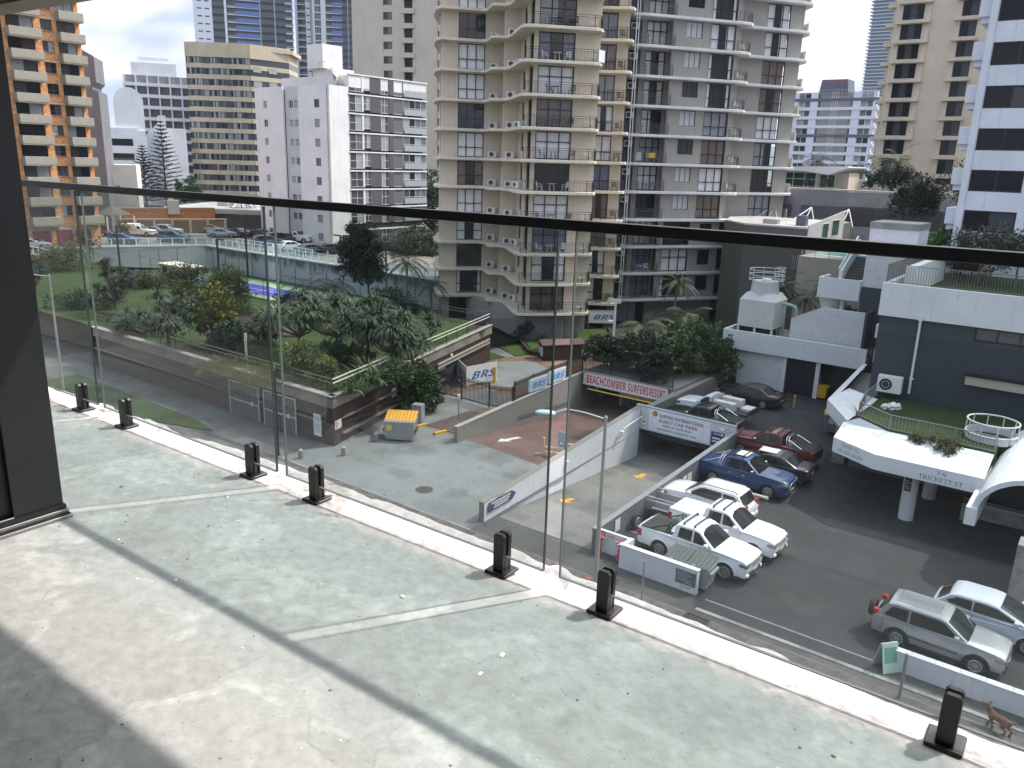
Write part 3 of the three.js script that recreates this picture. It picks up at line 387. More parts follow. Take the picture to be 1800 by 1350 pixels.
{ // sealed cracks, tyre darkened tracks and patches on the car park
  const mTar = M([0.028, 0.03, 0.032], { map: T.soil, size: 0.8, roughness: 0.7 }), mPatch = M([0.052, 0.056, 0.058], { map: T.asphalt, size: 5, roughness: 0.9 }), r = rng(23);
  const seam = (a, b, w) => { const p = [], q = [], n = 14; for (let i = 0; i <= n; i++) { const t = i / n, u = mix(a[0], b[0], t) + 0.16 * (fbm(i * 0.7 + a[0] + 50, 3, 256, 3, 5) - 0.5), v = mix(a[1], b[1], t) + 0.3 * (fbm(i * 0.6 + 9, 8, 256, 3, 6) - 0.5), k = w * (0.4 + 1.1 * r()); p.push([u - k * 0.3, v + k]); q.unshift([u + k * 0.3, v - k]); } sst('tar_seam', sheet([...q, ...p].reverse(), 0.013), mTar); };
  const at = (x, y) => uv(onGround(x, y, 0)); seam(at(1375, 1056), at(1446, 1008), 0.05); seam(at(1500, 905), at(1330, 960), 0.03); seam(at(1420, 730), at(1345, 770), 0.03);
  sst('asphalt_patch', sheet([[-9.5, 29.4], [-7.2, 29.3], [-7.0, 31.8], [-9.4, 31.9]], 0.012), mPatch); sst('asphalt_patch', sheet([[-11.2, 52.5], [-15.5, 52.7], [-15.4, 55.0], [-11.4, 54.8]].reverse(), 0.012), mPatch);
}
// ---------- walls with openings, windows ----------
const gc = new Map(); const cached = (k, f) => { if (!gc.has(k)) gc.set(k, f()); return gc.get(k); };
function wallGeo(L, y0, y1, holes, th) {                 // front face at z = 0, x from 0 to L
  return cached('w' + JSON.stringify([L, y0, y1, holes, th]), () => {
    const xs = [...new Set([0, L, ...holes.flatMap((h) => [h[0], h[1]])])].sort((a, b) => a - b), ys = [...new Set([y0, y1, ...holes.flatMap((h) => [h[2], h[3]])])].sort((a, b) => a - b);
    const inHole = (x, y) => holes.some((h) => x > h[0] && x < h[1] && y > h[2] && y < h[3]); const g = new G();
    for (let j = 0; j < ys.length - 1; j++) { let s = -1; for (let i = 0; i <= xs.length - 1; i++) { const solid = i < xs.length - 1 && !inHole((xs[i] + xs[i + 1]) / 2, (ys[j] + ys[j + 1]) / 2); if (solid && s < 0) s = i; if (!solid && s >= 0) { g.box(xs[s], xs[i], ys[j], ys[j + 1], -th, 0); s = -1; } } }
    return g.geo();
  });
}
const pm = (c, r = 0.07) => M(c, { roughness: r, physical: true, specularIntensity: 0.38 });
const paneMats = { dark: pm([0.012, 0.014, 0.016]), grey: pm([0.06, 0.063, 0.068]), blue: pm([0.03, 0.045, 0.075]), pale: pm([0.3, 0.31, 0.32]), white: pm([0.52, 0.53, 0.53]), brown: pm([0.06, 0.045, 0.035]), green: pm([0.03, 0.07, 0.055]), navy: pm([0.012, 0.03, 0.1], 0.04), mid: pm([0.13, 0.135, 0.14]) };
const foldGeo = (w, h) => cached('f' + w.toFixed(2) + h.toFixed(2), () => { const n = Math.max(8, Math.round(w * 16)); const g = new THREE.PlaneGeometry(w, h, n, 1); const p = g.attributes.position; for (let i = 0; i < p.count; i++) p.setZ(i, 0.03 * Math.sin(p.getX(i) * 31) + 0.012 * Math.sin(p.getX(i) * 67)); g.computeVertexNormals(); g.translate(w / 2, h / 2, 0); return g; });
// a window: the frame is the part, its panes (and curtain) the sub-parts; cols and rows place the bars (rows as fractions of the height)
function win(t, x, y, z, ry, w, h, o = {}) {
  const { cols = 2, rows = [], bar = 0.045, frame = mats.frame, pane = paneMats.dark, split = false, real = false, curtain, name = 'window', deep = 0.07 } = o;
  const fg = cached(['fr', w.toFixed(2), h.toFixed(2), cols, rows, bar, deep].join(), () => { const g = new G(); g.box(0, bar, 0, h, -deep, 0).box(w - bar, w, 0, h, -deep, 0).box(bar, w - bar, 0, bar, -deep, 0).box(bar, w - bar, h - bar, h, -deep, 0); for (let i = 1; i < cols; i++) g.box(w * i / cols - bar / 2, w * i / cols + bar / 2, bar, h - bar, -deep, -0.004); for (const r of rows) g.box(bar, w - bar, h * r - bar / 2, h * r + bar / 2, -deep, -0.008); return g.geo(); });
  const f = part(name, fg, frame, t); f.position.set(x, y, z); f.rotation.y = ry;
  const n = split ? cols : 1, pw = (w - 2 * bar) / n;
  for (let i = 0; i < n; i++) {
    const g = cached('pn' + pw.toFixed(2) + h.toFixed(2), () => { const q = new THREE.PlaneGeometry(pw, h - 2 * bar); q.translate(pw / 2, (h - 2 * bar) / 2, 0); return q; });
    const p = part('pane', g, real ? clear : Array.isArray(pane) ? pane[i % pane.length] : pane, f); p.position.set(bar + i * pw, bar, -deep * 0.6);
  }
  if (real && curtain) for (const [a, b, m] of curtain) { const c = part('curtain', foldGeo((b - a) * w, h - 0.12), m, f); c.position.set(a * w, 0.06, -0.2); }
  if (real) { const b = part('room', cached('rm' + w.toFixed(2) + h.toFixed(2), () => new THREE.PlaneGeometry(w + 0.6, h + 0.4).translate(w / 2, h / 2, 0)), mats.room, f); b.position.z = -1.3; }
  return f;
}
function facade(t, ox, oy, oz, ry, L, y0, y1, ops, m, th = 0.25, name = 'wall') {
  const wl = part(name, wallGeo(L, y0, y1, ops.map((o) => [o.x, o.x + o.w, o.y, o.y + o.h]), th), m, t); wl.position.set(ox, oy, oz); wl.rotation.y = ry;
  const c = Math.cos(ry), s = Math.sin(ry), set = -(0.12);
  for (const o of ops) if (!o.open) { const dz = o.set ?? set; win(t, ox + c * o.x + s * dz, oy + o.y, oz - s * o.x + c * dz, ry, o.w, o.h, o); }
  return wl;
}
function railing(pts, h = 1.0, gap = 0.13, r = 0.012, double = true) { // pts [x, z] in plan
  const g = new G(), P = pts.map(([x, z]) => V3(x, 0, z));
  for (let i = 0; i < P.length - 1; i++) {
    const a = P[i], b = P[i + 1], L = a.distanceTo(b), n = Math.max(1, Math.round(L / gap));
    g.bar([a.x, h, a.z], [b.x, h, b.z], 0.05, 0.04); if (double) g.bar([a.x, h - 0.16, a.z], [b.x, h - 0.16, b.z], 0.03, 0.03); g.bar([a.x, 0.08, a.z], [b.x, 0.08, b.z], 0.03, 0.03);
    for (let k = 0; k < n; k++) { const q = a.clone().lerp(b, (k + 0.5) / n); g.box(q.x - r, q.x + r, 0.08, h - (double ? 0.16 : 0), q.z - r, q.z + r); }
    g.box(a.x - 0.025, a.x + 0.025, 0, h, a.z - 0.025, a.z + 0.025); if (i === P.length - 2) g.box(b.x - 0.025, b.x + 0.025, 0, h, b.z - 0.025, b.z + 0.025);
  }
  return g;
}
const ord = ['lowest', 'second', 'third', 'fourth', 'fifth', 'sixth', 'seventh', 'eighth', 'ninth', 'tenth', 'eleventh', 'twelfth', 'thirteenth'];
let acProto;
function aircon(label, pos, turn, group = 'outdoor air conditioning units') {
  if (acProto) return again(acProto, label, pos, turn, group);
  const t = acProto = thing('air_conditioner', label, 'air conditioner', pos, turn, group);
  part('casing', new G().rbox(-0.42, 0.42, 0.05, 0.68, -0.16, 0.16, 0.02).geo(), mats.plastic, t);
  const ring = new G(); ring.add(new THREE.TorusGeometry(0.24, 0.014, 6, 20).translate(-0.12, 0.365, 0.165)); part('fan_guard', ring.add(new THREE.TorusGeometry(0.13, 0.008, 5, 16).translate(-0.12, 0.365, 0.165)).geo(), mats.plastic, t);
  part('fan', new THREE.CircleGeometry(0.235, 20).translate(-0.12, 0.365, 0.163), M([0.03, 0.03, 0.03]), t);
  part('foot', new G().box(-0.34, -0.26, 0, 0.05, -0.15, 0.15).box(0.26, 0.34, 0, 0.05, -0.15, 0.15).geo(), mats.frame, t);
  return t;
}
let chairProto, tableProto;
function chair(label, pos, turn, dark, group = 'balcony chairs') {
  if (!chairProto) { chairProto = {}; }
  const k = dark ? 'd' : 'w'; if (chairProto[k]) return again(chairProto[k], label, pos, turn, group);
  const t = chairProto[k] = thing('balcony_chair', label, 'chair', pos, turn, group), m = dark ? mats.frame : mats.plastic;
  part('seat', new G().rbox(-0.24, 0.24, 0.4, 0.43, -0.24, 0.24, 0.012).geo(), m, t);
  const b = new G(); for (let i = -2; i <= 2; i++) b.bar([i * 0.1, 0.43, -0.22], [i * 0.1, 0.85, -0.3], 0.05, 0.015); part('backrest', b.bar([-0.24, 0.85, -0.3], [0.24, 0.85, -0.3], 0.03, 0.05).geo(), m, t);
  for (const [x, z] of [[-0.22, 0.22], [0.22, 0.22], [-0.22, -0.22], [0.22, -0.22]]) part('leg', new G().rod([x * 1.1, 0, z * 1.1], [x, 0.4, z], 0.02).geo(), m, t);
  part('armrest', new G().bar([-0.27, 0.63, -0.26], [-0.27, 0.63, 0.2], 0.05, 0.025).bar([0.27, 0.63, -0.26], [0.27, 0.63, 0.2], 0.05, 0.025).rod([-0.27, 0.4, 0.18], [-0.27, 0.63, 0.2], 0.018).rod([0.27, 0.4, 0.18], [0.27, 0.63, 0.2], 0.018).geo(), m, t);
  return t;
}
function table(label, pos, dark, group = 'balcony tables') {
  if (!tableProto) tableProto = {}; const k = dark ? 'd' : 'w'; if (tableProto[k]) return again(tableProto[k], label, pos, 0, group);
  const t = tableProto[k] = thing('balcony_table', label, 'table', pos, 0, group), m = dark ? mats.frame : mats.plastic;
  part('tabletop', new G().cyl(0, 0.68, 0.71, 0, 0.4, 0.4, 20).geo(), m, t); for (let i = 0; i < 4; i++) { const a = i * 1.57 + 0.78; part('leg', new G().rod([Math.cos(a) * 0.34, 0, Math.sin(a) * 0.34], [Math.cos(a) * 0.2, 0.68, Math.sin(a) * 0.2], 0.018).geo(), m, t); }
  return t;
}
// ---------- the stepped apartment tower in the middle ----------
{
  const Z0 = -82, P = (p) => [p[0], p[1] - Z0], t = thing('apartment_tower', 'stepped cream and grey apartment tower with curved white balcony slabs, in the middle', 'apartment building', V3(0, 0, Z0));
  const cream = M([0.66, 0.575, 0.45], { map: T.plaster, size: 6, roughness: 0.85 }), grey = M([0.35, 0.335, 0.3], { map: T.plaster, size: 6, roughness: 0.85 }), slabM = M([0.7, 0.63, 0.5], { map: T.plaster, size: 5 }), slabW = M([0.68, 0.68, 0.66], { map: T.plaster, size: 5 });
  const F = 2.8, N = 13, yk = (k) => 2.9 + F * k, r = rng(77);
  const slabL = [[-9.1, -88.8], [-8.55, -85.2], [-7.9, -84.15], [-4.0, -85.25], [-3.45, -84.9], [-2.95, -82.3], [-2.6, -82.05], [-1.6, -82.05], [-1.15, -81.3], [-0.15, -75.6], [0.25, -75.0], [0.97, -74.85], [6.4, -76.0], [6.95, -76.35], [7.2, -77.1], [7.2, -82.1], [9.9, -81.9], [10.4, -82.15], [10.65, -82.8], [10.7, -96], [-9.1, -96]];
  const slabR = [[10.7, -84.75], [12.3, -84.95], [22.3, -88.15], [23.2, -88.6], [23.6, -89.4], [23.45, -90.25], [29.4, -92.3], [30.6, -93.0], [31.0, -94.2], [30.8, -98], [10.7, -98]];
  const gL = new G().prism(slabL.map(P), -0.27, 0, [], 0.04).geo(), gR = new G().prism(slabR.map(P), -0.27, 0, [], 0.04).geo();
  const bay = railing([[0.35, -75.1], [0.97, -74.98], [6.3, -76.1], [6.85, -76.5], [7.05, -77.1], [7.05, -78.2]].map(P)).geo(), bay2 = railing([[8.3, -82.05], [9.8, -82.0], [10.3, -82.25], [10.55, -82.9], [10.55, -84.6]].map(P)).geo(), bay3 = railing([[11.4, -84.9], [12.3, -85.1], [15.1, -85.97]].map(P)).geo(), bay4 = railing([[21.8, -88.15], [22.3, -88.3], [23.1, -88.75], [23.45, -89.45], [23.25, -90.4]].map(P)).geo();
  const coreL = new G().prism([[-8, -87.3], [0, -87.3], [1.8, -79.5], [6.6, -80.4], [7, -86], [10, -86], [10, -96], [-8, -96]].map(P), 0, 2.5).geo(), coreR = new G().prism([[11, -90], [15.5, -91.5], [22, -92.5], [28, -96], [28, -98], [11, -98]].map(P), 0, 2.5).geo();
  const cur = (k) => { const m = [mats.curtain, mats.curtain, mats.curtain, mats.curtain, mats.curtain, null, mats.curtainBlue, null, mats.curtainBrown, null, mats.curtainGrey][Math.floor(r() * 11)], q = r(); if (!m) return q < 0.5 ? [[0.02, 0.16, mats.curtain], [0.86, 0.98, mats.curtain]] : []; return q < 0.62 ? [[0.02, 0.98, m]] : q < 0.85 ? [[0.02, 0.34, m], [0.66, 0.98, m]] : [[0.02, 0.5, m]]; };
  const seg = (a, b, k, ops, m) => { a = P(a); b = P(b); const dx = b[0] - a[0], dz = b[1] - a[1]; facade(t, a[0], yk(k), a[1], Math.atan2(-dz, dx), Math.hypot(dx, dz), 0, F - 0.27, ops, m, 0.18); };
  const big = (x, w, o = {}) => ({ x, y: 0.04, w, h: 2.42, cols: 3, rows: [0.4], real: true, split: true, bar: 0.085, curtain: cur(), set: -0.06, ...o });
  const pick = () => [paneMats.dark, paneMats.grey, paneMats.dark, paneMats.blue][Math.floor(r() * 4)];
  for (let k = -1; k < N; k++) {
    const low = k < 0, y = low ? 0 : yk(k); if (low) { /* ground storey */ }
    const mL = low ? grey : cream;
    if (k >= 0) { const a = part('balcony_slab', gL, slabM, t); a.position.y = yk(k); const b = part('balcony_slab', gR, slabW, t); b.position.y = yk(k); }
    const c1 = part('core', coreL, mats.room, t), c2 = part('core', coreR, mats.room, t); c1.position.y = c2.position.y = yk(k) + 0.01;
    seg([-8.5, -89], [-7.9, -85.2], k, [{ x: 1.6, y: 0.1, w: 1.3, h: 2.3, cols: 1, pane: pick() }], mL);
    seg([-7.9, -85.2], [-3.4, -86.3], k, low ? [{ x: 0.9, y: 0.05, w: 3.5, h: 2.4, cols: 3, pane: paneMats.dark }] : [big(1.64, 2.72)], mL);
    if (low) continue;
    seg([-3.4, -86.3], [-2.05, -86.4], k, [], mL);
    seg([-2.05, -86.4], [-1.7, -83.2], k, [{ x: 0.9, y: 0.06, w: 1.5, h: 2.4, cols: 2, pane: pick() }], mL);
    seg([-1.7, -83.2], [-0.1, -83.4], k, [], mL);
    seg([-0.1, -83.4], [1.15, -76.4], k, [{ x: 1.4, y: 0.75, w: 1.2, h: 1.65, cols: 1, pane: pick() }, { x: 4.5, y: 0.06, w: 1.9, h: 2.4, cols: 2, pane: pick() }], mL);
    seg([1.15, -76.4], [7.0, -77.6], k, [big(0.3, 3.35, { rows: [0.63] })], mL);
    seg([7.0, -77.6], [7.1, -83.25], k, [], mL);
    seg([7.2, -83.3], [10.2, -83.4], k, [big(0.05, 1.85, { cols: 2, rows: [0.36] })], mL);
    seg([10.2, -83.4], [10.5, -86.9], k, [], grey);
    seg([10.5, -86.9], [11.9, -87.4], k, [{ x: 0.25, y: 0.05, w: 1.1, h: 2.4, cols: 2, rows: [0.6], pane: paneMats.blue }], grey);
    seg([11.9, -86.9], [15.4, -88.1], k, [big(0.55, 2.3, { cols: 3, rows: [0.62] })], grey);
    seg([15.4, -88.1], [14.95, -86.35], k, [], grey);
    seg([14.9, -86.35], [21.9, -88.75], k, k < 3 ? [big(0.6, 3.2, { rows: [0.62] }), { x: 5, y: 0.7, w: 1.5, h: 1.6, cols: 2, pane: paneMats.dark }] : [{ x: 1.5, y: 0.95, w: 1.83, h: 1.5, cols: 3, pane: r() < 0.55 ? paneMats.white : pick() }, big(4.3, 2.9)], grey);
    if (k >= 3) { seg([21.9, -88.75], [23.0, -91.1], k, [], grey); seg([22.9, -91.0], [30.0, -93.45], k, [big(2.9, 2.87)], grey); seg([30.0, -93.45], [30.6, -98], k, [], grey); }
    part('railing', bay, mats.frame, t).position.y = yk(k); part('railing', bay2, mats.frame, t).position.y = yk(k); part('railing', bay3, M([0.1, 0.095, 0.09], { roughness: 0.5 }), t).position.y = yk(k);
    if (k >= 4) part('railing', bay4, M([0.1, 0.095, 0.09], { roughness: 0.5 }), t).position.y = yk(k);
    if (k >= 3) { const fin = part('parapet', cached('fin', () => new G().bar([30.75, 0.5, -94.2 - Z0], [30.7, 0.5, -96.5 - Z0], 0.12, 1.0).geo()), slabW, t); fin.position.y = yk(k); }
    // things standing on the ledges
    const fl = ord[k] + ' floor ledge of the stepped tower';
    if (k < 10) {
      aircon('white outdoor unit left of the narrow windows, ' + fl, V3(-2.75, yk(k), -85.75), 0.05 + 0.2 * r());
      aircon('white outdoor unit beside the middle recess, ' + fl, V3(-0.95, yk(k), -82.75), 0.1 + 0.2 * r());
      if (k % 2 === 0) aircon('white outdoor unit in front of the slanted wall, ' + fl, V3(-0.15, yk(k), -81.5), -0.9);
      aircon('white outdoor unit hung beside the drainpipe, ' + fl, V3(11.15, yk(k) + 1.5, -86.6), 0);
    }
    if (k < 10 && r() < 0.8) { const dk = r() < 0.5, w = (dk ? 'black' : 'white'); chair(w + ' chair left on the front bay balcony, ' + ord[k] + ' floor of the tower', V3(1.6 + r(), yk(k), -75.9), 0.8 + r(), dk); chair(w + ' chair right on the front bay balcony, ' + ord[k] + ' floor of the tower', V3(3.9 + r(), yk(k), -76.4), -0.9 + r(), dk); table(w + ' round table on the front bay balcony, ' + ord[k] + ' floor of the tower', V3(3.1, yk(k), -76.1), dk); }
    if (k < 10 && r() < 0.75) chair('white chair at the rounded balcony corner, ' + ord[k] + ' floor of the tower', V3(6.3, yk(k), -77.0), -0.6, false);
    if (k < 10 && r() < 0.8) { chair('dark chair on the second bay balcony, ' + ord[k] + ' floor of the tower', V3(9.6, yk(k), -82.8), r(), true); }
    if (k < 10 && r() < 0.8) { const dk = r() < 0.4; chair((dk ? 'dark' : 'white') + ' chair on the recessed balcony right of the drainpipe, ' + ord[k] + ' floor', V3(13.9, yk(k), -86.4), -0.4 + r(), dk); table((dk ? 'dark' : 'white') + ' table on the recessed balcony right of the drainpipe, ' + ord[k] + ' floor', V3(13.1, yk(k), -86.1), dk); }
    if (k >= 4 && k < 10) chair('pale chair on the curved end balcony of the grey wing, ' + ord[k] + ' floor', V3(22.7, yk(k), -89.2), r(), false);
  }
  part('drainpipe', new G().cyl(11.0, 2.6, 39, -84.55 - Z0, 0.06).cyl(11.25, 2.6, 39, -84.6 - Z0, 0.045).geo(), mats.whitePaint, t);
  part('roof', new G().prism(slabL.map(P), 39, 40.2).geo(), slabM, t); part('roof', new G().prism(slabR.map(P), 39, 40.2).geo(), slabW, t);
  part('ground_floor_wall', new G().prism([[1.15, -77.5], [7, -78.6], [7.2, -84.4], [10.5, -87.5], [22, -90], [22, -97], [-7, -97], [-7, -88.5]].map(P), 0, 2.6).geo(), grey, t);
  win(t, 1.6, 0.1, -77.45 - Z0, -0.2, 3.3, 2.2, { cols: 3, rows: [0.63], pane: [paneMats.dark, paneMats.pale, paneMats.pale], split: true });
  win(t, 7.9, 0.1, -84.3 - Z0, -0.75, 1.9, 2.2, { cols: 2 }); win(t, 12.4, 0.1, -87.9 - Z0, -0.3, 1.8, 2.2, { cols: 2, pane: [paneMats.pale, paneMats.dark], split: true });
  const cl = thing('towel', 'white towel hung over the rounded balcony railing high on the tower', 'towel', V3(6.95, 0, -76.7)); part('cloth', new THREE.PlaneGeometry(0.9, 1.0, 6, 8).rotateY(0.85).translate(0.12, yk(8) + 0.55, 0.12), M([0.7, 0.7, 0.72], { side: THREE.DoubleSide, roughness: 1 }), cl);
  const tw = thing('towel', 'yellow towel hung over the railing of the recessed tower balcony', 'towel', V3(13.4, yk(5), -85.4)); part('cloth', new THREE.PlaneGeometry(0.9, 0.5).rotateY(-0.3).translate(0, 0.75, 0.06), M([0.6, 0.42, 0.05], { side: THREE.DoubleSide, roughness: 1 }), tw);
  const tg = thing('towel', 'grey towel beside the yellow one on the recessed tower balcony', 'towel', V3(12.1, yk(5), -85.0)); part('cloth', new THREE.PlaneGeometry(0.6, 0.8).rotateY(-0.3).translate(0, 0.6, 0.06), M([0.4, 0.42, 0.46], { side: THREE.DoubleSide, roughness: 1 }), tg);
}
// ---------- raised garden over the brick garages ----------
const PODIUM = [[-35.6, 29.8], [-42.4, 53], [-50, 53], [-56, 44], [-64, 44], [-64, 29.8]], GY = 2.95;
{
  const t = st('garden_wall', 'dark brick garage walls of the raised garden with stone coping', 'wall', -36, 30);
  sp('wall', new GS().plan(PODIUM, 0, 2.4), mBrick, t);
  sp('coping', new GS().wallUp([-64, 29.85], [-35.6, 29.85], 0.35, 2.4, 2.4, 3.12, 3.12).wallUp([-35.72, 29.7], [-42.5, 53], 0.4, 2.4, 2.4, 3.12, 3.12), mCope, t);
  sp('coping_edge', new GS().wallUp([-64, 29.8], [-35.5, 29.8], 0.5, 3.12, 3.12, 3.17, 3.17).wallUp([-35.66, 29.7], [-42.46, 53], 0.5, 3.12, 3.12, 3.17, 3.17), M([0.4, 0.37, 0.32], { map: T.mottle, size: 1 }), t);
  sp('ledge', new GS().wallUp([-64, 29.72], [-36.5, 29.72], 0.16, 1.35, 1.35, 1.45, 1.45).wallUp([-35.72, 30.6], [-39.6, 44], 0.2, 0.55, 0.55, 0.66, 0.66).wallUp([-35.8, 30.6], [-39.6, 44], 0.2, 1.5, 1.5, 1.58, 1.58), M([0.2, 0.18, 0.17], { map: T.mottle, size: 1 }), t);
  const along = (s) => [-35.6 - 6.8 * s, 29.8 + 23.2 * s], rot = Math.PI / 2 + Math.atan2(6.8, 23.2);
  const nt = (s, y, w, h) => { const [u, v] = along(s); const p = part('notice', box(-w / 2, w / 2, 0, h, 0.02, 0.035), mats.whitePaint, t); p.position.set(u + 36, y, 30 - v); p.rotation.y = rot; const q = part('print', box(-w / 2 + 0.06, -0.05, 0.08, h - 0.08, 0.036, 0.038), M([0.35, 0.36, 0.4]), t); q.position.copy(p.position); q.rotation.y = rot; };
  nt(0.02, 1.0, 0.7, 0.55); nt(0.3, 1.2, 0.6, 0.6); nt(0.27, 0.5, 2.0, 0.12);
  sp('lamp', new GS().sbox(-41.0, -40.7, 2.2, 2.5, 46.8, 47.1).sbox(-40.2, -40, 2.1, 2.3, 45.2, 45.4), mats.plastic, t);
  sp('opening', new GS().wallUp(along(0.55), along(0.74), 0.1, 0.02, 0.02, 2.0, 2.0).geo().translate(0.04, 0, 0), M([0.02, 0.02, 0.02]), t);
  const tb = st('pergola_beam', 'pale weathered trellis beam under the garden coping by the recess', 'trellis', -41, 47);
  const [a0, a1] = [along(0.56), along(0.97)]; const g = new GS(); for (const [dy, o] of [[1.75, 0.25], [2.05, 0.25]]) g.sbar([a0[0] + o, dy, a0[1]], [a1[0] + o, dy, a1[1]], 0.08, 0.1); sp('beam', g, M([0.4, 0.36, 0.31]), tb);
  const g2 = new GS(); for (let i = 0; i < 34; i++) { const s = mix(0.57, 0.96, i / 33), q = along(s); g2.sbox(q[0] + 0.2, q[0] + 0.3, 1.78, 2.05, q[1] - 0.03, q[1] + 0.05); } sp('lattice', g2, M([0.32, 0.29, 0.26]), tb);
  // railing on the coping: white double rail and thin balusters
  const rl = st('garden_railing', 'white double topped railing with thin black balusters along the garden coping', 'railing', -38, 32);
  const run = (a, b, top, bal) => { const L = Math.hypot(b[0] - a[0], b[1] - a[1]), n = Math.round(L / 0.16); for (const y of [3.85, 4.1]) top.sbar([a[0], y, a[1]], [b[0], y, b[1]], 0.06, 0.05); for (let i = 0; i <= n; i++) { const u = mix(a[0], b[0], i / n), v = mix(a[1], b[1], i / n), r = i % 12 ? 0.008 : 0.022; bal.sbox(u - r, u + r, 3.16, i % 12 ? 3.85 : 4.1, v - r, v + r); } };
  const tp = new GS(), bl = new GS(), tp2 = new GS(); run([-35.75, 29.95], [-42.45, 52.9], tp, bl); run([-64, 29.95], [-35.75, 29.95], tp2, bl); run([-42.45, 52.9], [-56, 53], tp2, bl);
  sp('top_rail', tp, M([0.6, 0.58, 0.5], { roughness: 0.5 }), rl); sp('top_rail', tp2, M([0.12, 0.11, 0.1], { roughness: 0.5 }), rl); sp('baluster', bl, mats.frame, rl, true);
  // white grille gates in the garage wall
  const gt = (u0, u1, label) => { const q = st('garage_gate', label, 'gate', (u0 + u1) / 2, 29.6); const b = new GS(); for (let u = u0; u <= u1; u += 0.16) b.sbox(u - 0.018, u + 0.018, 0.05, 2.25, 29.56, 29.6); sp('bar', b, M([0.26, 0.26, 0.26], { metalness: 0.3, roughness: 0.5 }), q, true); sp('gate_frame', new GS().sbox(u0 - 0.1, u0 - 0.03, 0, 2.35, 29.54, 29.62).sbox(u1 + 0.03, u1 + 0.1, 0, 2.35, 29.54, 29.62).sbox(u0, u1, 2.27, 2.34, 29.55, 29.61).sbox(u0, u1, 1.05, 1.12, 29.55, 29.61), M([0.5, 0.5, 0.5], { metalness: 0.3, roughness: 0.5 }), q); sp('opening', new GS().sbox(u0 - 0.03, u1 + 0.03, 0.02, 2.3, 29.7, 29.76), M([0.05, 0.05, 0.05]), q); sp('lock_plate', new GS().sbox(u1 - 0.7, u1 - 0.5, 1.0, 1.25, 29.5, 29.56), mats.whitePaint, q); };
  gt(-45.6, -42.6, 'white bar gate in the dark brick wall, left one'); gt(-41.9, -38.9, 'white bar gate in the dark brick wall, right one nearer the corner');
  const bd = st('notice_board', 'tall white notice board on the dark brick wall near its corner', 'sign', -36.7, 29.55); sp('panel', new GS().sbox(-37.05, -36.4, 0.5, 1.85, 29.5, 29.56), mats.whitePaint, bd); sp('print', new GS().sbox(-36.95, -36.5, 1.45, 1.7, 29.49, 29.5).sbox(-36.95, -36.5, 0.75, 1.25, 29.49, 29.5), M([0.45, 0.47, 0.5]), bd);
  // ground on top
  sst('garden_soil', new GS().plan([[-35.95, 30.1], [-42.6, 52.9], [-50, 52.9], [-56, 43.9], [-63.9, 43.9], [-63.9, 30.1]], 2.3, GY - 0.02), mSoil);
}
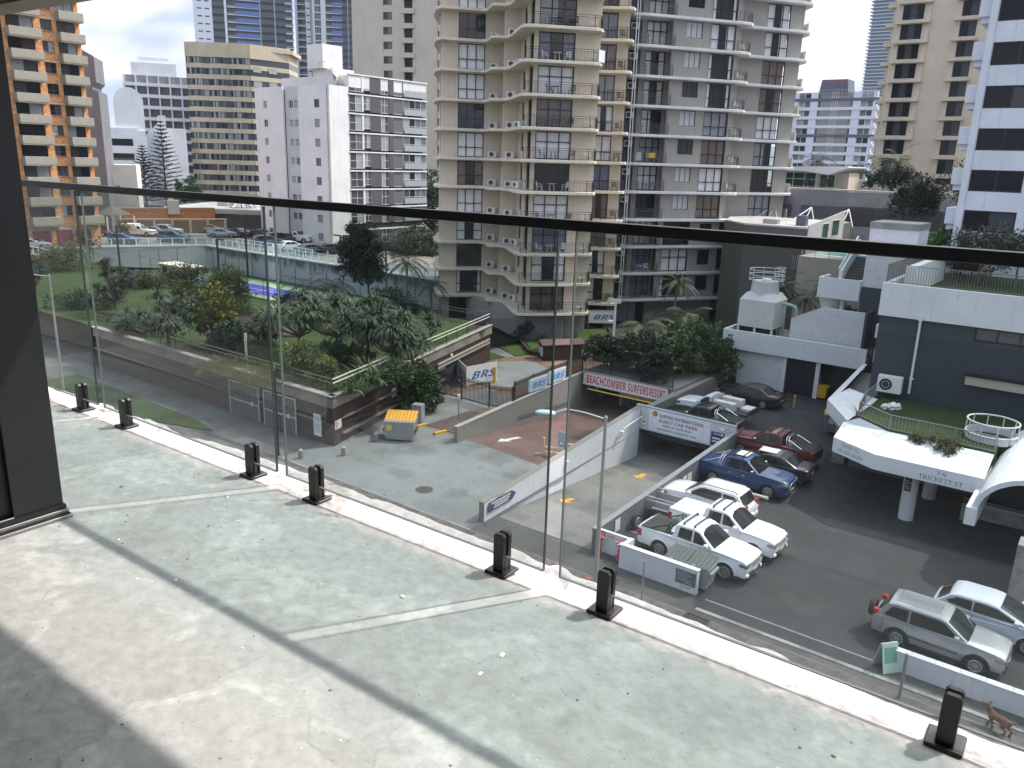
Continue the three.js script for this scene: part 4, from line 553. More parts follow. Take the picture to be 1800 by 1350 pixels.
{ // lawns behind and around: rolling sheet down to the court
  const hgt = (u, v) => { const q = v - mix(53, 43.5, clamp((-u - 50) / 6)), p = mix(GY, 0.03, step(0, 9, q)); return mix(p, 2.2, step(-84, -104, u) * (1 - step(50, 58, v))) + 0.12 * (fbm(u * 0.2 + 60, v * 0.2 + 60, 256, 3, 8) - 0.5); };
  const P = [], I = [], nu = 70, nv = 40; for (let i = 0; i <= nu; i++) for (let j = 0; j <= nv; j++) { const u = mix(-135, -41.5, i / nu), v = mix(30.2, 67, j / nv); P.push(u, hgt(u, v), -v); }
  for (let i = 0; i < nu; i++) for (let j = 0; j < nv; j++) { const a = i * (nv + 1) + j, b = a + nv + 1; const u = mix(-135, -41.5, (i + 0.5) / nu), v = mix(30.2, 67, (j + 0.5) / nv); if (u > -44 && v > 51) continue; I.push(a, b, a + 1, b, b + 1, a + 1); }
  const g = new THREE.BufferGeometry(); g.setAttribute('position', new THREE.Float32BufferAttribute(P, 3)); g.setIndex(I); g.computeVertexNormals(); const gg = g.toNonIndexed(); gg.computeVertexNormals(); sst('lawn', uvBox(g), M([0.05, 0.085, 0.02], { map: T.grass, size: 4, roughness: 1, bump: T.grain, bumpSize: 0.9, bumpScale: 0.03 }));
  sst('lawn', new GS().plan([[-36.2, 30.4], [-42.2, 51], [-44, 51], [-44, 44], [-39, 36], [-50, 30.4]], GY - 0.02, GY + 0.02), mGrass);
  // court
  sst('court', sheet(rect(-112, -62, 57, 67.1), 0.16), M([0.045, 0.085, 0.045], { map: T.mottle, size: 4 }));
  sst('court', sheet(rect(-107, -68, 57.4, 65.6), 0.18), M([0.2, 0.33, 0.16], { map: T.mottle, size: 4 }));
  sst('court', sheet(rect(-98, -72, 58.2, 63.2), 0.2), M([0.04, 0.05, 0.3], { map: T.mottle, size: 4 }));
  const ln = new GS(); for (const v of [58.3, 60.7, 63.1]) ln.sbox(-98, -72, 0.205, 0.21, v - 0.05, v + 0.05); for (const u of [-97.9, -91, -85, -79, -72.1]) ln.sbox(u - 0.05, u + 0.05, 0.205, 0.21, 58.3, 63.1); sst('court_line', ln, mLine);
  const rw = st('court_wall', 'tall pale retaining wall with dark drip stains behind the tennis court', 'wall', -107, 67.2);
  const drip = texture([1024, 256], (x, y) => { const s = fbm(x * 90, y * 1.5, 90, 4, 601), l = fbm(x * 30, 0.5, 30, 4, 611); const d = clamp((y - 0.45 - l * 0.35) * 5) * clamp(s * 2.4 - 0.6); return 0.86 + 0.08 * (fbm(x * 12, y * 4, 12, 4, 620) - 0.5) - 0.5 * clamp(d); });
  const wm = new THREE.MeshStandardMaterial({ color: new THREE.Color().setRGB(0.5, 0.54, 0.55), map: drip, roughness: 0.85 });
  const wp = new THREE.PlaneGeometry(53.5, 3.3); wp.translate(26.75 - 0.4, 1.7, 0.012); part('stained_face', wp, wm, rw);
  sp('wall', new GS().sbox(-107.6, -54, -0.1, 3.35, 67.22, 67.6).wallUp([-107.4, 67.4], [-116, 50], 0.3, -0.1, 1.2, 3.35, 3.35), M([0.52, 0.54, 0.53], { map: T.plaster, size: 6 }), rw);
  sp('wall_cap', new GS().sbox(-107.7, -54, 3.35, 3.5, 67.05, 67.65).wallUp([-107.4, 67.4], [-116, 50], 0.45, 3.35, 3.35, 3.5, 3.5), M([0.55, 0.56, 0.54], { map: T.mottle, size: 2 }), rw);
  sst('parking_deck', new GS().plan([[-107.4, 67.6], [-53, 67.6], [-53, 84], [-97, 84], [-97, 130], [-160, 130], [-160, 44], [-116.2, 44], [-116.2, 50]], 2.8, 3.25), M([0.3, 0.27, 0.23], { map: T.concrete, size: 9 }));
  const fence = (a, b, label) => { const q = st('deck_fence', label, 'fence', a[0], a[1]); const L = Math.hypot(b[0] - a[0], b[1] - a[1]), n = Math.round(L / 1.55), f = new GS(), gl = new GS(); for (const y of [3.6, 4.55]) f.sbar([a[0], y, a[1]], [b[0], y, b[1]], 0.06, 0.08); for (let i = 0; i <= n; i++) { const u = mix(a[0], b[0], i / n), v = mix(a[1], b[1], i / n); f.sbox(u - 0.05, u + 0.05, 3.45, 4.55, v - 0.05, v + 0.05); } sp('fence_frame', f, M([0.7, 0.72, 0.72], { roughness: 0.5 }), q);
    for (let i = 0; i < n; i++) { const u0 = mix(a[0], b[0], (i + 0.04) / n), v0 = mix(a[1], b[1], (i + 0.04) / n), u1 = mix(a[0], b[0], (i + 0.96) / n), v1 = mix(a[1], b[1], (i + 0.96) / n); sp('glass_panel', new GS().squad([u0, 3.65, v0], [u1, 3.65, v1], [u1, 4.5, v1], [u0, 4.5, v0]), M([0.75, 0.9, 0.93], { physical: true, transmission: 0.9, roughness: 0.15, thickness: 0, side: THREE.DoubleSide }), q); } };
  fence([-107.2, 67.4], [-56, 67.4], 'white framed glass fence on the stained court wall in front of parked cars'); fence([-107.2, 67.4], [-114.5, 53.5], 'white framed glass fence on the left part of the court wall by the blue car'); fence([-104, 70.2], [-86, 69.4], 'short white glass fence standing behind the court wall corner');
  // mesh fence with posts, flood light posts
  const mf = st('mesh_fence', 'dark wire fence posts and rails along the tennis court wall', 'fence', -100, 66.8); const f = new GS(); for (let u = -108; u < -62; u += 3.1) f.srod([u, 0, 66.7], [u, 3.2, 66.7], 0.035); for (let v = 55; v < 66; v += 2.8) f.srod([-108.6, 0, v], [-108.6, 3.2, v], 0.035); f.srod([-108.6, 3.2, 66.7], [-62, 3.2, 66.7], 0.025).srod([-108.6, 3.2, 54], [-108.6, 3.2, 66.7], 0.025); for (let u = -105; u < -70; u += 3.1) f.srod([u, 0, 57.3], [u, 2.6, 57.3], 0.03); f.srod([-108, 2.6, 57.3], [-70, 2.6, 57.3], 0.02); sp('post', f, mats.frame, mf);
  const post = (px, py, h, arm, label, hb = 0.1) => { const p = onGround(px, py, hb), [u, v] = uv(p); const q = st('light_post', label, 'light post', u, v, hb, 0, 'court light posts'); part('post', new G().box(-0.1, 0.1, 0, h, -0.1, 0.1).geo(), mats.frame, q); part('lamp_head', new G().box(Math.min(0, arm), Math.max(0, arm), h - 0.02, h + 0.14, -0.14, 0.14).geo(), mats.frame, q); };
  post(385, 478, 4.6, 1.6, 'black court light post left of the blue court, arm to the right'); post(436, 488, 8.2, -1.4, 'tall black light post on the deck edge behind the court'); post(601, 505, 6.6, -1.3, 'black light post with arm to the left beside the red car'); post(212, 478, 6.2, 1.6, 'black light post in front of the blue car', 0.2);
  const sh = st('court_shed', 'low cream shed roof below the white court wall', 'shed', -103, 60.5, 0.1); part('wall', new G().box(-3.4, 3.4, 0, 1.4, -1.2, 1.2).geo(), mats.cream, sh); part('roof', new G().box(-3.7, 3.7, 1.4, 1.55, -1.4, 1.4).geo(), M([0.6, 0.56, 0.47]), sh); part('door', new G().box(-2.6, -1.5, 0.02, 1.2, 1.2, 1.24).geo(), mats.frame, sh);
}
// ---------- resort forecourt ----------
{
  sst('forecourt', sheet([[-44.5, 53.5], [-42.2, 52.6], [-38.3, 43], [-36.6, 36.2], [-30.8, 36.2], [-32.1, 51.6], [-32.5, 57], [-33, 62], [-39, 66], [-48, 62]], 0.006), mPaver);
  sst('forecourt', sheet([[-42.2, 52.2], [-39.7, 55.4], [-36.3, 53.6], [-33.5, 49], [-36.6, 46.7], [-40.2, 46]], 0.012), mDrive);
  sst('forecourt', sheet([[-38.2, 41.5], [-36.8, 36.3], [-34.4, 36.3], [-34.0, 41.0], [-33.2, 45], [-37, 46]], 0.010), mDrive);
  sst('garden_bed', new GS().plan([[-34.3, 36.4], [-30.85, 36.4], [-31.2, 41.4], [-34.2, 40.6]], 0, 0.05), mSoil);
  const lw = (poly) => sst('lawn', new GS().plan(poly, 0, 0.09, [], 0.02), mGrass);
  lw([[-44.9, 55.5], [-42.1, 54.6], [-42.5, 52.6]]); lw([[-45.9, 57.8], [-45.2, 60.4], [-41.1, 57.2], [-41.6, 55.6]]); sst('path', sheet([[-46.3, 57.6], [-45.9, 57.8], [-41.6, 55.6], [-41.9, 54.8], [-44.9, 55.6]], 0.016), M([0.22, 0.23, 0.24], { map: T.concrete, size: 4 }));
  sst('lawn', new GS().plan([[-44.3, 60.5], [-43.8, 62.3], [-41.4, 58.9], [-41.5, 57.8]], 0, 0.3, [], 0.03), mGrass); sst('lawn', new GS().plan([[-39.7, 62.1], [-42.9, 67.9], [-41.4, 70.4], [-39.9, 68.6], [-39.6, 64]], 0, 0.45, [], 0.03), mGrass);
  const kw = st('garden_kerb', 'low curved brick retaining wall in front of the resort lawn', 'wall', -40, 60);
  sp('wall', new GS().wallUp([-44.5, 60.2], [-41.2, 57.1], 0.25, 0, 0, 0.42, 0.42).wallUp([-41.2, 57.1], [-39.3, 57.5], 0.25, 0, 0, 0.42, 0.42).wallUp([-39.2, 62], [-39.3, 65], 0.3, 0, 0, 0.6, 0.6).wallUp([-39.3, 65], [-39.6, 68.7], 0.3, 0, 0, 0.6, 0.6).wallUp([-39.6, 68.7], [-41.2, 70.8], 0.3, 0, 0, 0.6, 0.6), mBrick, kw);
  const hut = st('letterbox_hut', 'small brown brick letterbox hut with a low gabled roof and two white notices', 'hut', -38.6, 57.6);
  sp('wall', new GS().wallUp([-39.5, 56.5], [-37.4, 59.4], 1.5, 0, 0, 1.35, 1.35), mBrick, hut);
  { const g = new G(); g.slice([[-0.95, 1.35], [0.95, 1.35], [0.95, 1.42], [0, 1.75], [-0.95, 1.42]], -2.0, 2.0); const p = part('roof', g.geo(), M([0.12, 0.07, 0.06], { map: T.mottle, size: 0.6 }), hut); p.position.set(0.15, 0, -0.35); p.rotation.y = -Math.atan2(2.1, 2.9); }
  { const p = part('notice', box(-0.42, -0.12, 0.5, 1.1, 0, 0.02).translate(0, 0, 1.84), mats.whitePaint, hut), q = part('notice', box(0.08, 0.62, 0.35, 1.15, 0, 0.02).translate(0, 0, 1.84), mats.whitePaint, hut); for (const e of [p, q]) { e.position.set(0.15, 0, -0.35); e.rotation.y = -Math.atan2(2.1, 2.9); } }
  const brs = (w, h) => (x) => { x.fillStyle = '#d9d8d3'; x.fillRect(0, 0, w, h); x.fillStyle = '#c9cac8'; for (let i = 0; i < 14; i++) x.fillRect(w * ((i * 61 % 97) / 97), h * ((i * 37 % 89) / 89), w * 0.08, h * 0.02); x.fillStyle = '#1f5a9c'; x.save(); x.transform(1, 0, -0.12, 1, 0.06 * w, 0); fit(x, 'BRS', w / 2, h * 0.72, h * 0.55, w * 0.78, 'sans-serif', 'italic bold'); x.restore(); };
  const hd = st('hoarding', 'white BRS hoarding panel standing on the lawn below the tower', 'hoarding', -42.1, 70.3, 0, -Math.PI / 4 - 0.1);
  part('frame', new G().box(-1.45, 1.45, 1.95, 2.02, -0.05, 0.05).box(-1.45, -1.38, 0, 2, -0.05, 0.05).box(1.38, 1.45, 0, 2, -0.05, 0.05).geo(), mats.steel, hd); face('printed_sheet', 2.76, 1.25, brs(2.76, 1.25), hd, [0, 1.3, 0.03]); part('back_panel', box(-1.38, 1.38, 0.65, 1.95, -0.02, 0.02), mats.whitePaint, hd); hd.rotation.y = 0.05; hd.position.copy(V3(9.0, 0.3, -81.2));
  const bx = st('wrapped_bin_screen', 'white printed BRS screen panels standing around the bin corner behind the black fence', 'screen', -38.3, 45.4);
  const fc = (a, b, nm) => { const L = Math.hypot(b[0] - a[0], b[1] - a[1]), ang = Math.atan2(b[1] - a[1], b[0] - a[0]); sp('panel', new GS().wallUp(a, b, 0.04, 0.12, 0.12, 1.6, 1.6), mats.whitePaint, bx); const p = face('printed_sheet', L, 1.45, brs(L, 1.45), bx, [0, 0, 0], ang); const mx = (a[0] + b[0]) / 2, my = (a[1] + b[1]) / 2, nx = Math.sin(ang) * 0.024, ny = -Math.cos(ang) * 0.024; p.position.set(mx + nx - bx.o[0], 0.86, -(my + ny) + bx.o[2]); };
  fc([-40.3, 46.4], [-38.35, 45.1]); fc([-38.35, 45.1], [-38.6, 48.3].map((q, i) => (i ? 48.0 : -37.7)));
  sp('foot', new GS().sbox(-38.5, -38.2, 0, 0.12, 45, 45.3).sbox(-37.8, -37.6, 0, 0.12, 47.8, 48.1), M([0.5, 0.4, 0.1]), bx);
}
{ // black steel fence
  const picket = (t, a, b, ya, yb, h) => { const L = Math.hypot(b[0] - a[0], b[1] - a[1]), n = Math.round(L / 0.125), g = new GS(), pg = new GS(); for (const q of [0.18, h - 0.22]) g.sbar([a[0], ya + q, a[1]], [b[0], yb + q, b[1]], 0.04, 0.045); for (let i = 0; i <= n; i++) { const s = i / n, u = mix(a[0], b[0], s), v = mix(a[1], b[1], s), y = mix(ya, yb, s); g.sbox(u - 0.017, u + 0.017, y + 0.08, y + h, v - 0.017, v + 0.017); } sp('pickets', g, mats.frame, t); const m = Math.max(1, Math.round(L / 2.6)); for (let i = 0; i <= m; i++) { const s = i / m, u = mix(a[0], b[0], s), v = mix(a[1], b[1], s), y = mix(ya, yb, s); sp('post', new GS().sbox(u - 0.035, u + 0.035, y, y + h + 0.06, v - 0.035, v + 0.035), mats.frame, t); } };
  const t = st('steel_fence', 'black steel picket fence across the resort entrance', 'fence', -35, 43); picket(t, [-38.9, 42.3], [-33.6, 42.0], 0, 0.1, 1.75); picket(t, [-33.6, 42.0], [-31.25, 41.6], 0.1, 0.5, 1.6);
  const t2 = st('steel_fence', 'black steel picket fence on top of the grey-brown ramp wall with blue banners', 'fence', -30.5, 46); picket(t2, [-31.28, 41.8], [-32.1, 51.6], 1.05, 1.15, 1.35); picket(t2, [-32.1, 51.6], [-24.4, 51.6], 1.2, 1.2, 1.4);
  const bn = (v0, v1, y, label) => { const q = st('banner', label, 'banner', -30.7 - ((v0 + v1) / 2 - 35.2) * 0.0854 + 0.06, (v0 + v1) / 2); const p = face('cloth', v1 - v0, 0.95, (x, w, h) => { x.fillStyle = '#9fb4c4'; x.fillRect(0, 0, w, h); x.fillStyle = '#c8d2d6'; x.fillRect(0, 0, w, 0.14); x.fillStyle = '#2b6496'; x.save(); x.transform(1, 0, -0.1, 1, 0.05 * w, 0); fit(x, 'BRS', w / 2, 0.76, 0.6, w * 0.7, 'sans-serif', 'italic bold'); x.restore(); }, q, [0.03, y + 0.6, 0], Math.PI / 2); p.material.side = THREE.DoubleSide; part('eyelet_strip', box(-0.0, 0.02, y + 1.08, y + 1.1, -(v1 - v0) / 2, (v1 - v0) / 2), mats.whitePaint, q); };
  bn(43.6, 45.9, 1.1, 'blue and white BRS banner tied to the ramp wall fence, nearer one'); bn(46.1, 48.6, 1.12, 'blue and white BRS banner tied to the ramp wall fence, farther one');
  const pole = st('camera_pole', 'slim white camera pole behind the ramp wall fence', 'pole', -33.2, 58); part('pole', new G().cyl(0, 0, 5.6, 0, 0.1, 0.09, 14).geo(), mats.whitePaint, pole); part('camera', new G().rbox(-0.6, -0.1, 3.9, 4.1, -0.1, 0.1, 0.03).rod([-0.15, 4.0, 0], [0, 4.2, 0], 0.03).geo(), mats.plastic, pole); part('sign_plate', box(-0.7, 0.5, 5.6, 5.95, -0.03, 0.03), mats.whitePaint, pole);
}
// ---------- the arcade building on the right ----------
const mBlue = M([0.052, 0.062, 0.076], { map: T.brickPaint, size: 1.7, bump: T.brickH, bumpSize: 1.7, bumpScale: 0.006, roughness: 0.7 }), mArcW = M([0.8, 0.81, 0.82], { map: T.plaster, size: 5, roughness: 0.7 }), mArcBrick = M([0.78, 0.785, 0.79], { map: T.brickPaint, size: 1.7, bump: T.brickH, bumpSize: 1.7, bumpScale: 0.006 });
{
  const t = st('arcade_building', 'dark blue-grey brick arcade building with white parapet and roof garden', 'building', 0, 50);
  const ops = [[-6.0, -3.0, 7.95, 8.72]].map(([a, b, c, d]) => [a + 10.95, b + 10.95, c, d]);
  const wl = part('wall', wallGeo(40.95, 0, 8.74, [[4.95, 9.3, 7.95, 8.7]], 0.3), mBlue, t); wl.position.set(-10.95, 0, 0);
  win(t, -6.0, 7.95, -0.1, 0, 4.35, 0.75, { cols: 4, frame: M([0.05, 0.035, 0.03]), pane: paneMats.mid, split: true, bar: 0.08 });
  sp('side_wall', new GS().sbox(-10.95, -10.7, 0, 8.74, 50.3, 66), mBlue, t);
  sp('parapet', new GS().sbox(-11.05, 30, 8.74, 10.62, 49.85, 50.15).sbox(-11.05, -10.75, 8.74, 10.62, 50.15, 66), mArcW, t);
  sp('roof', new GS().sbox(-10.7, 30, 8.74, 9.3, 50.3, 69.5), mGrey, t);
  sp('roof_garden', new GS().sbox(-10.5, 30, 9.3, 9.75, 50.4, 67), mGrassDark, t);
  sp('planter_wall', new GS().sbox(-10.4, -9.9, 9.3, 11.4, 52.2, 62).sbox(-8.6, 30, 9.3, 11.0, 67, 67.3), mArcW, t);
  sp('roof_railing', railing([[-10.9, -50.05], [-3, -50.05], [8, -50.05], [20, -50.05]], 1.05, 0.14, 0.01, false).geo().translate(0, 10.62, 0), M([0.2, 0.19, 0.17], { metalness: 0.3, roughness: 0.5 }), t);
  sp('roof_railing', railing([[-10.9, -50.1], [-10.9, -64]], 1.05, 0.14, 0.01, false).geo().translate(0, 10.62, 0), M([0.2, 0.19, 0.17], { metalness: 0.3, roughness: 0.5 }), t);
  sp('downpipe', new GS().srod([-8.75, 4.4, 49.9], [-8.75, 9.0, 49.82], 0.07).sbox(-8.85, -8.65, 8.7, 9.0, 49.72, 49.86).srod([-8.85, 5.3, 49.9], [-8.6, 5.3, 49.9], 0.05), mats.plastic, t);
  const hd = sp('window_hood', new GS().sbox(-6.0, 2, 5.55, 6.05, 49.6, 49.92), M([0.5, 0.47, 0.39], { map: T.plaster, size: 3 }), t); sp('hood_lip', new GS().sbox(-6.05, 2.05, 6.05, 6.12, 49.5, 49.95), mats.frame, t);
  sp('shopfront', new GS().sbox(-10, 16, 0.2, 2.6, 49.6, 49.7), M([0.03, 0.033, 0.036], { roughness: 0.2 }), t);
  aircon('large outdoor air conditioner on the arcade lawn under the white downpipe', site(-9.75, 49.5, 4.3), -A + 0.05, 'arcade air conditioners').scale.setScalar(1.55);
  aircon('outdoor air conditioner on the left dark side wall of the arcade, lower of two', site(-11.2, 52.5, 5.4), -A - Math.PI / 2, 'arcade air conditioners').scale.setScalar(1.3); aircon('outdoor air conditioner on the left dark side wall of the arcade, upper of two', site(-11.2, 52.0, 7.0), -A - Math.PI / 2, 'arcade air conditioners').scale.setScalar(1.3);
  // stair tower and its landing
  const s = st('stair_tower', 'white stair tower block with concrete cap rising above the rail', 'tower', -14, 65);
  sp('wall', new GS().sbox(-15.6, -12.3, 8.4, 12.75, 64, 67.5), mArcBrick, s); sp('cap', new GS().sbox(-15.65, -12.25, 12.75, 13.2, 63.95, 67.55), M([0.33, 0.32, 0.3], { map: T.concrete, size: 2 }), s); sp('base', new GS().sbox(-15.5, -10.9, 0, 8.4, 63.7, 67.5), mBlue, s);
  sp('landing', new GS().sbox(-18.7, -15.65, 7.5, 8.85, 63.6, 63.8).sbox(-18.7, -18.5, 7.5, 8.85, 63.8, 66).sbox(-15.75, -15.6, 7.5, 8.85, 63.8, 66).sbox(-18.7, -15.6, 7.3, 7.5, 63.6, 66), mArcW, s);
  sp('landing_column', new GS().cyl(-16.9, 4, 7.4, -64.3, 0.16, 0.2), mArcW, s); { const g = new G(); g.cyl(-17.9, 5.6, 7.3, -64.9, 0.5, 1.0, 24); sp('landing_cone', g, mArcW, s); }
  sp('raking_wall', new GS().slice([[-19.9, 3.9], [-14.6, 3.9], [-14.6, 6.75], [-17.3, 6.75], [-17.3, 7.0], [-19.9, 5.65]], -62.2, -62.0), mArcBrick, s); sp('side', new GS().sbox(-14.6, -14.4, 3.9, 6.75, 62, 64), mBlue, s); sp('backing', new GS().sbox(-19.6, -14.6, 0, 4.6, 62.3, 66).sbox(-14.4, -10.95, 0, 4, 61.5, 66), M([0.05, 0.05, 0.05]), s);
  const stp = new GS(); for (let i = 0; i < 9; i++) stp.sbox(-17.4 + i * 0.02, -15.75, 8.4 + i * 0.2, 8.6 + i * 0.2, 65.4 + i * 0.28, 65.7 + i * 0.28); sp('steps', stp, M([0.08, 0.075, 0.07]), s); sp('stringer', new GS().wallUp([-17.6, 65.2], [-17.4, 68.5], 0.25, 8.0, 10.2, 9.3, 11.5), mArcW, s); sp('pipe_rail', new GS().srod([-17.75, 9.4, 65.2], [-17.5, 11.7, 68.5], 0.09), M([0.5, 0.52, 0.54], { metalness: 0.3, roughness: 0.4 }), s);
  // garage wing
  const g = st('garage_wing', 'low white garage wing with deep parapet at the back of the car park', 'building', -19, 61);
  sp('parapet', new GS().sbox(-24.7, -13.8, 2.85, 4.35, 60.6, 60.8).sbox(-24.7, -24.5, 2.85, 4.35, 60.8, 68), mArcW, g); sp('roof', new GS().sbox(-24.5, -13.8, 3.2, 3.55, 60.8, 68), mGrey, g);
  sp('wall', new GS().sbox(-23.4, -19.7, 0, 2.85, 61.0, 61.2).sbox(-24.6, -24.3, 0, 2.85, 61.4, 68), mArcBrick, g); sp('post', new GS().sbox(-19.75, -19.5, 0, 2.85, 60.85, 61.1).sbox(-17.25, -16.95, 0, 2.85, 60.85, 61.1), mArcW, g);
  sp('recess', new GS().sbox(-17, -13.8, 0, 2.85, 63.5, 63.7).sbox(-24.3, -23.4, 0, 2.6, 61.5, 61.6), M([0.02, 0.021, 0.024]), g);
  const rd = new GS(); for (let u = -19.5; u < -17.3; u += 0.22) rd.sbox(u, u + 0.11, 0.05, 2.8, 61.05, 61.12); sp('sheet_door', rd.sbox(-19.5, -17.25, 0.05, 2.8, 61.12, 61.16), M([0.02, 0.024, 0.032], { roughness: 0.5 }), g);
  const wb = st('wheelie_bin', 'yellow wheelie bin with a broom handle in the dark garage bay', 'bin', -16.6, 61.2); part('body', new G().slice([[-0.32, 0.12], [0.3, 0.12], [0.38, 1.0], [-0.36, 1.0]], -0.32, 0.32, 0.03).geo(), mats.yellow, wb); part('lid', new G().rbox(-0.42, 0.42, 1.0, 1.08, -0.38, 0.36, 0.03).geo(), mats.yellow, wb); part('wheel', new G().rod([-0.3, 0.1, -0.3], [-0.22, 0.1, -0.3], 0.1).rod([0.22, 0.1, -0.3], [0.3, 0.1, -0.3], 0.1).geo(), mats.rubber, wb);
  const bm = st('broom', 'pale broom handle leaning out of the yellow wheelie bin', 'broom', -16.75, 61.25); part('handle', new G().rod([0.1, 0.5, 0], [-0.25, 1.85, 0.05], 0.02).geo(), M([0.5, 0.4, 0.25]), bm);
  // cooling tower on its roof
  const c = st('cooling_tower', 'white rooftop cooling tower with caged fan outlet and black louvres', 'cooling tower', -22.7, 63.3, 3.55); const W = M([0.7, 0.7, 0.66], { map: T.plaster, size: 2, roughness: 0.6 });
  part('casing', new G().rbox(-1.45, 1.45, 0.95, 3.1, -1.35, 1.35, 0.03).box(-1.45, -1.3, 0, 0.95, 1.2, 1.35).box(1.3, 1.45, 0, 0.95, 1.2, 1.35).box(-0.08, 0.08, 0, 0.95, 1.22, 1.34).box(1.3, 1.45, 0, 0.95, -1.35, -1.2).box(-1.45, -1.3, 0, 0.95, -1.35, -1.2).box(-1.45, 1.45, 0, 0.12, 1.2, 1.35).geo(), W, c);
  part('louvre', new G().box(-1.3, 1.3, 0.12, 0.95, 1.0, 1.1).box(1.1, 1.2, 0.12, 0.95, -1.2, 1.2).box(-1.2, -1.1, 0.1, 0.95, -1.2, 1.2).geo(), M([0.02, 0.02, 0.02]), c);
  { const q = new THREE.CylinderGeometry(1.25 * 1.2, 2.06, 0.55, 4, 1).rotateY(Math.PI / 4).scale(1, 1, 0.93).translate(0, 3.38, 0); part('hood', new G().add(q).geo(), W, c); }
  part('fan_stack', new G().cyl(0, 3.5, 4.55, 0, 1.12, 1.02, 28).geo(), W, c); part('motor_cover', new G().cyl(0.15, 4.5, 4.75, 0.2, 0.45, 0.4, 18).geo(), M([0.75, 0.75, 0.72]), c);
  const cg = new G(); for (const y of [4.65, 5.05, 5.45]) { const q = new THREE.TorusGeometry(1.28, 0.03, 6, 36).rotateX(Math.PI / 2).translate(0, y, 0); cg.add(q); } for (let i = 0; i < 9; i++) { const a = i * 0.698; cg.rod([1.28 * Math.cos(a), 4.55, 1.28 * Math.sin(a)], [1.28 * Math.cos(a), 5.45, 1.28 * Math.sin(a)], 0.025); } part('cage_rail', cg.geo(), mats.whitePaint, c);
  const ld = new G(); for (const x of [0.5, 0.95]) ld.rod([x, 4.2, -1.35], [x, 5.6, -1.35], 0.025); for (let i = 0; i < 4; i++) { const q = new THREE.TorusGeometry(0.38, 0.02, 5, 18).rotateX(Math.PI / 2).translate(0.72, 4.6 + i * 0.32, -1.2); ld.add(q); } ld.rod([1.55, 0.1, 0.6], [1.55, 1.9, 0.6], 0.02).rod([1.55, 0.1, 0.1], [1.55, 1.9, 0.1], 0.02).rod([1.55, 1.9, 0.1], [1.55, 1.9, 0.6], 0.02); part('ladder', ld.geo(), mats.whitePaint, c);
  part('pipe', new G().tube([[1.4, 2.9, -0.2], [2.1, 2.85, -0.2], [2.55, 2.7, -0.2], [2.65, 2.2, -0.2], [2.65, 0.2, -0.2]], 0.13, 10, 30).geo(), M([0.3, 0.45, 0.42]), c);
}
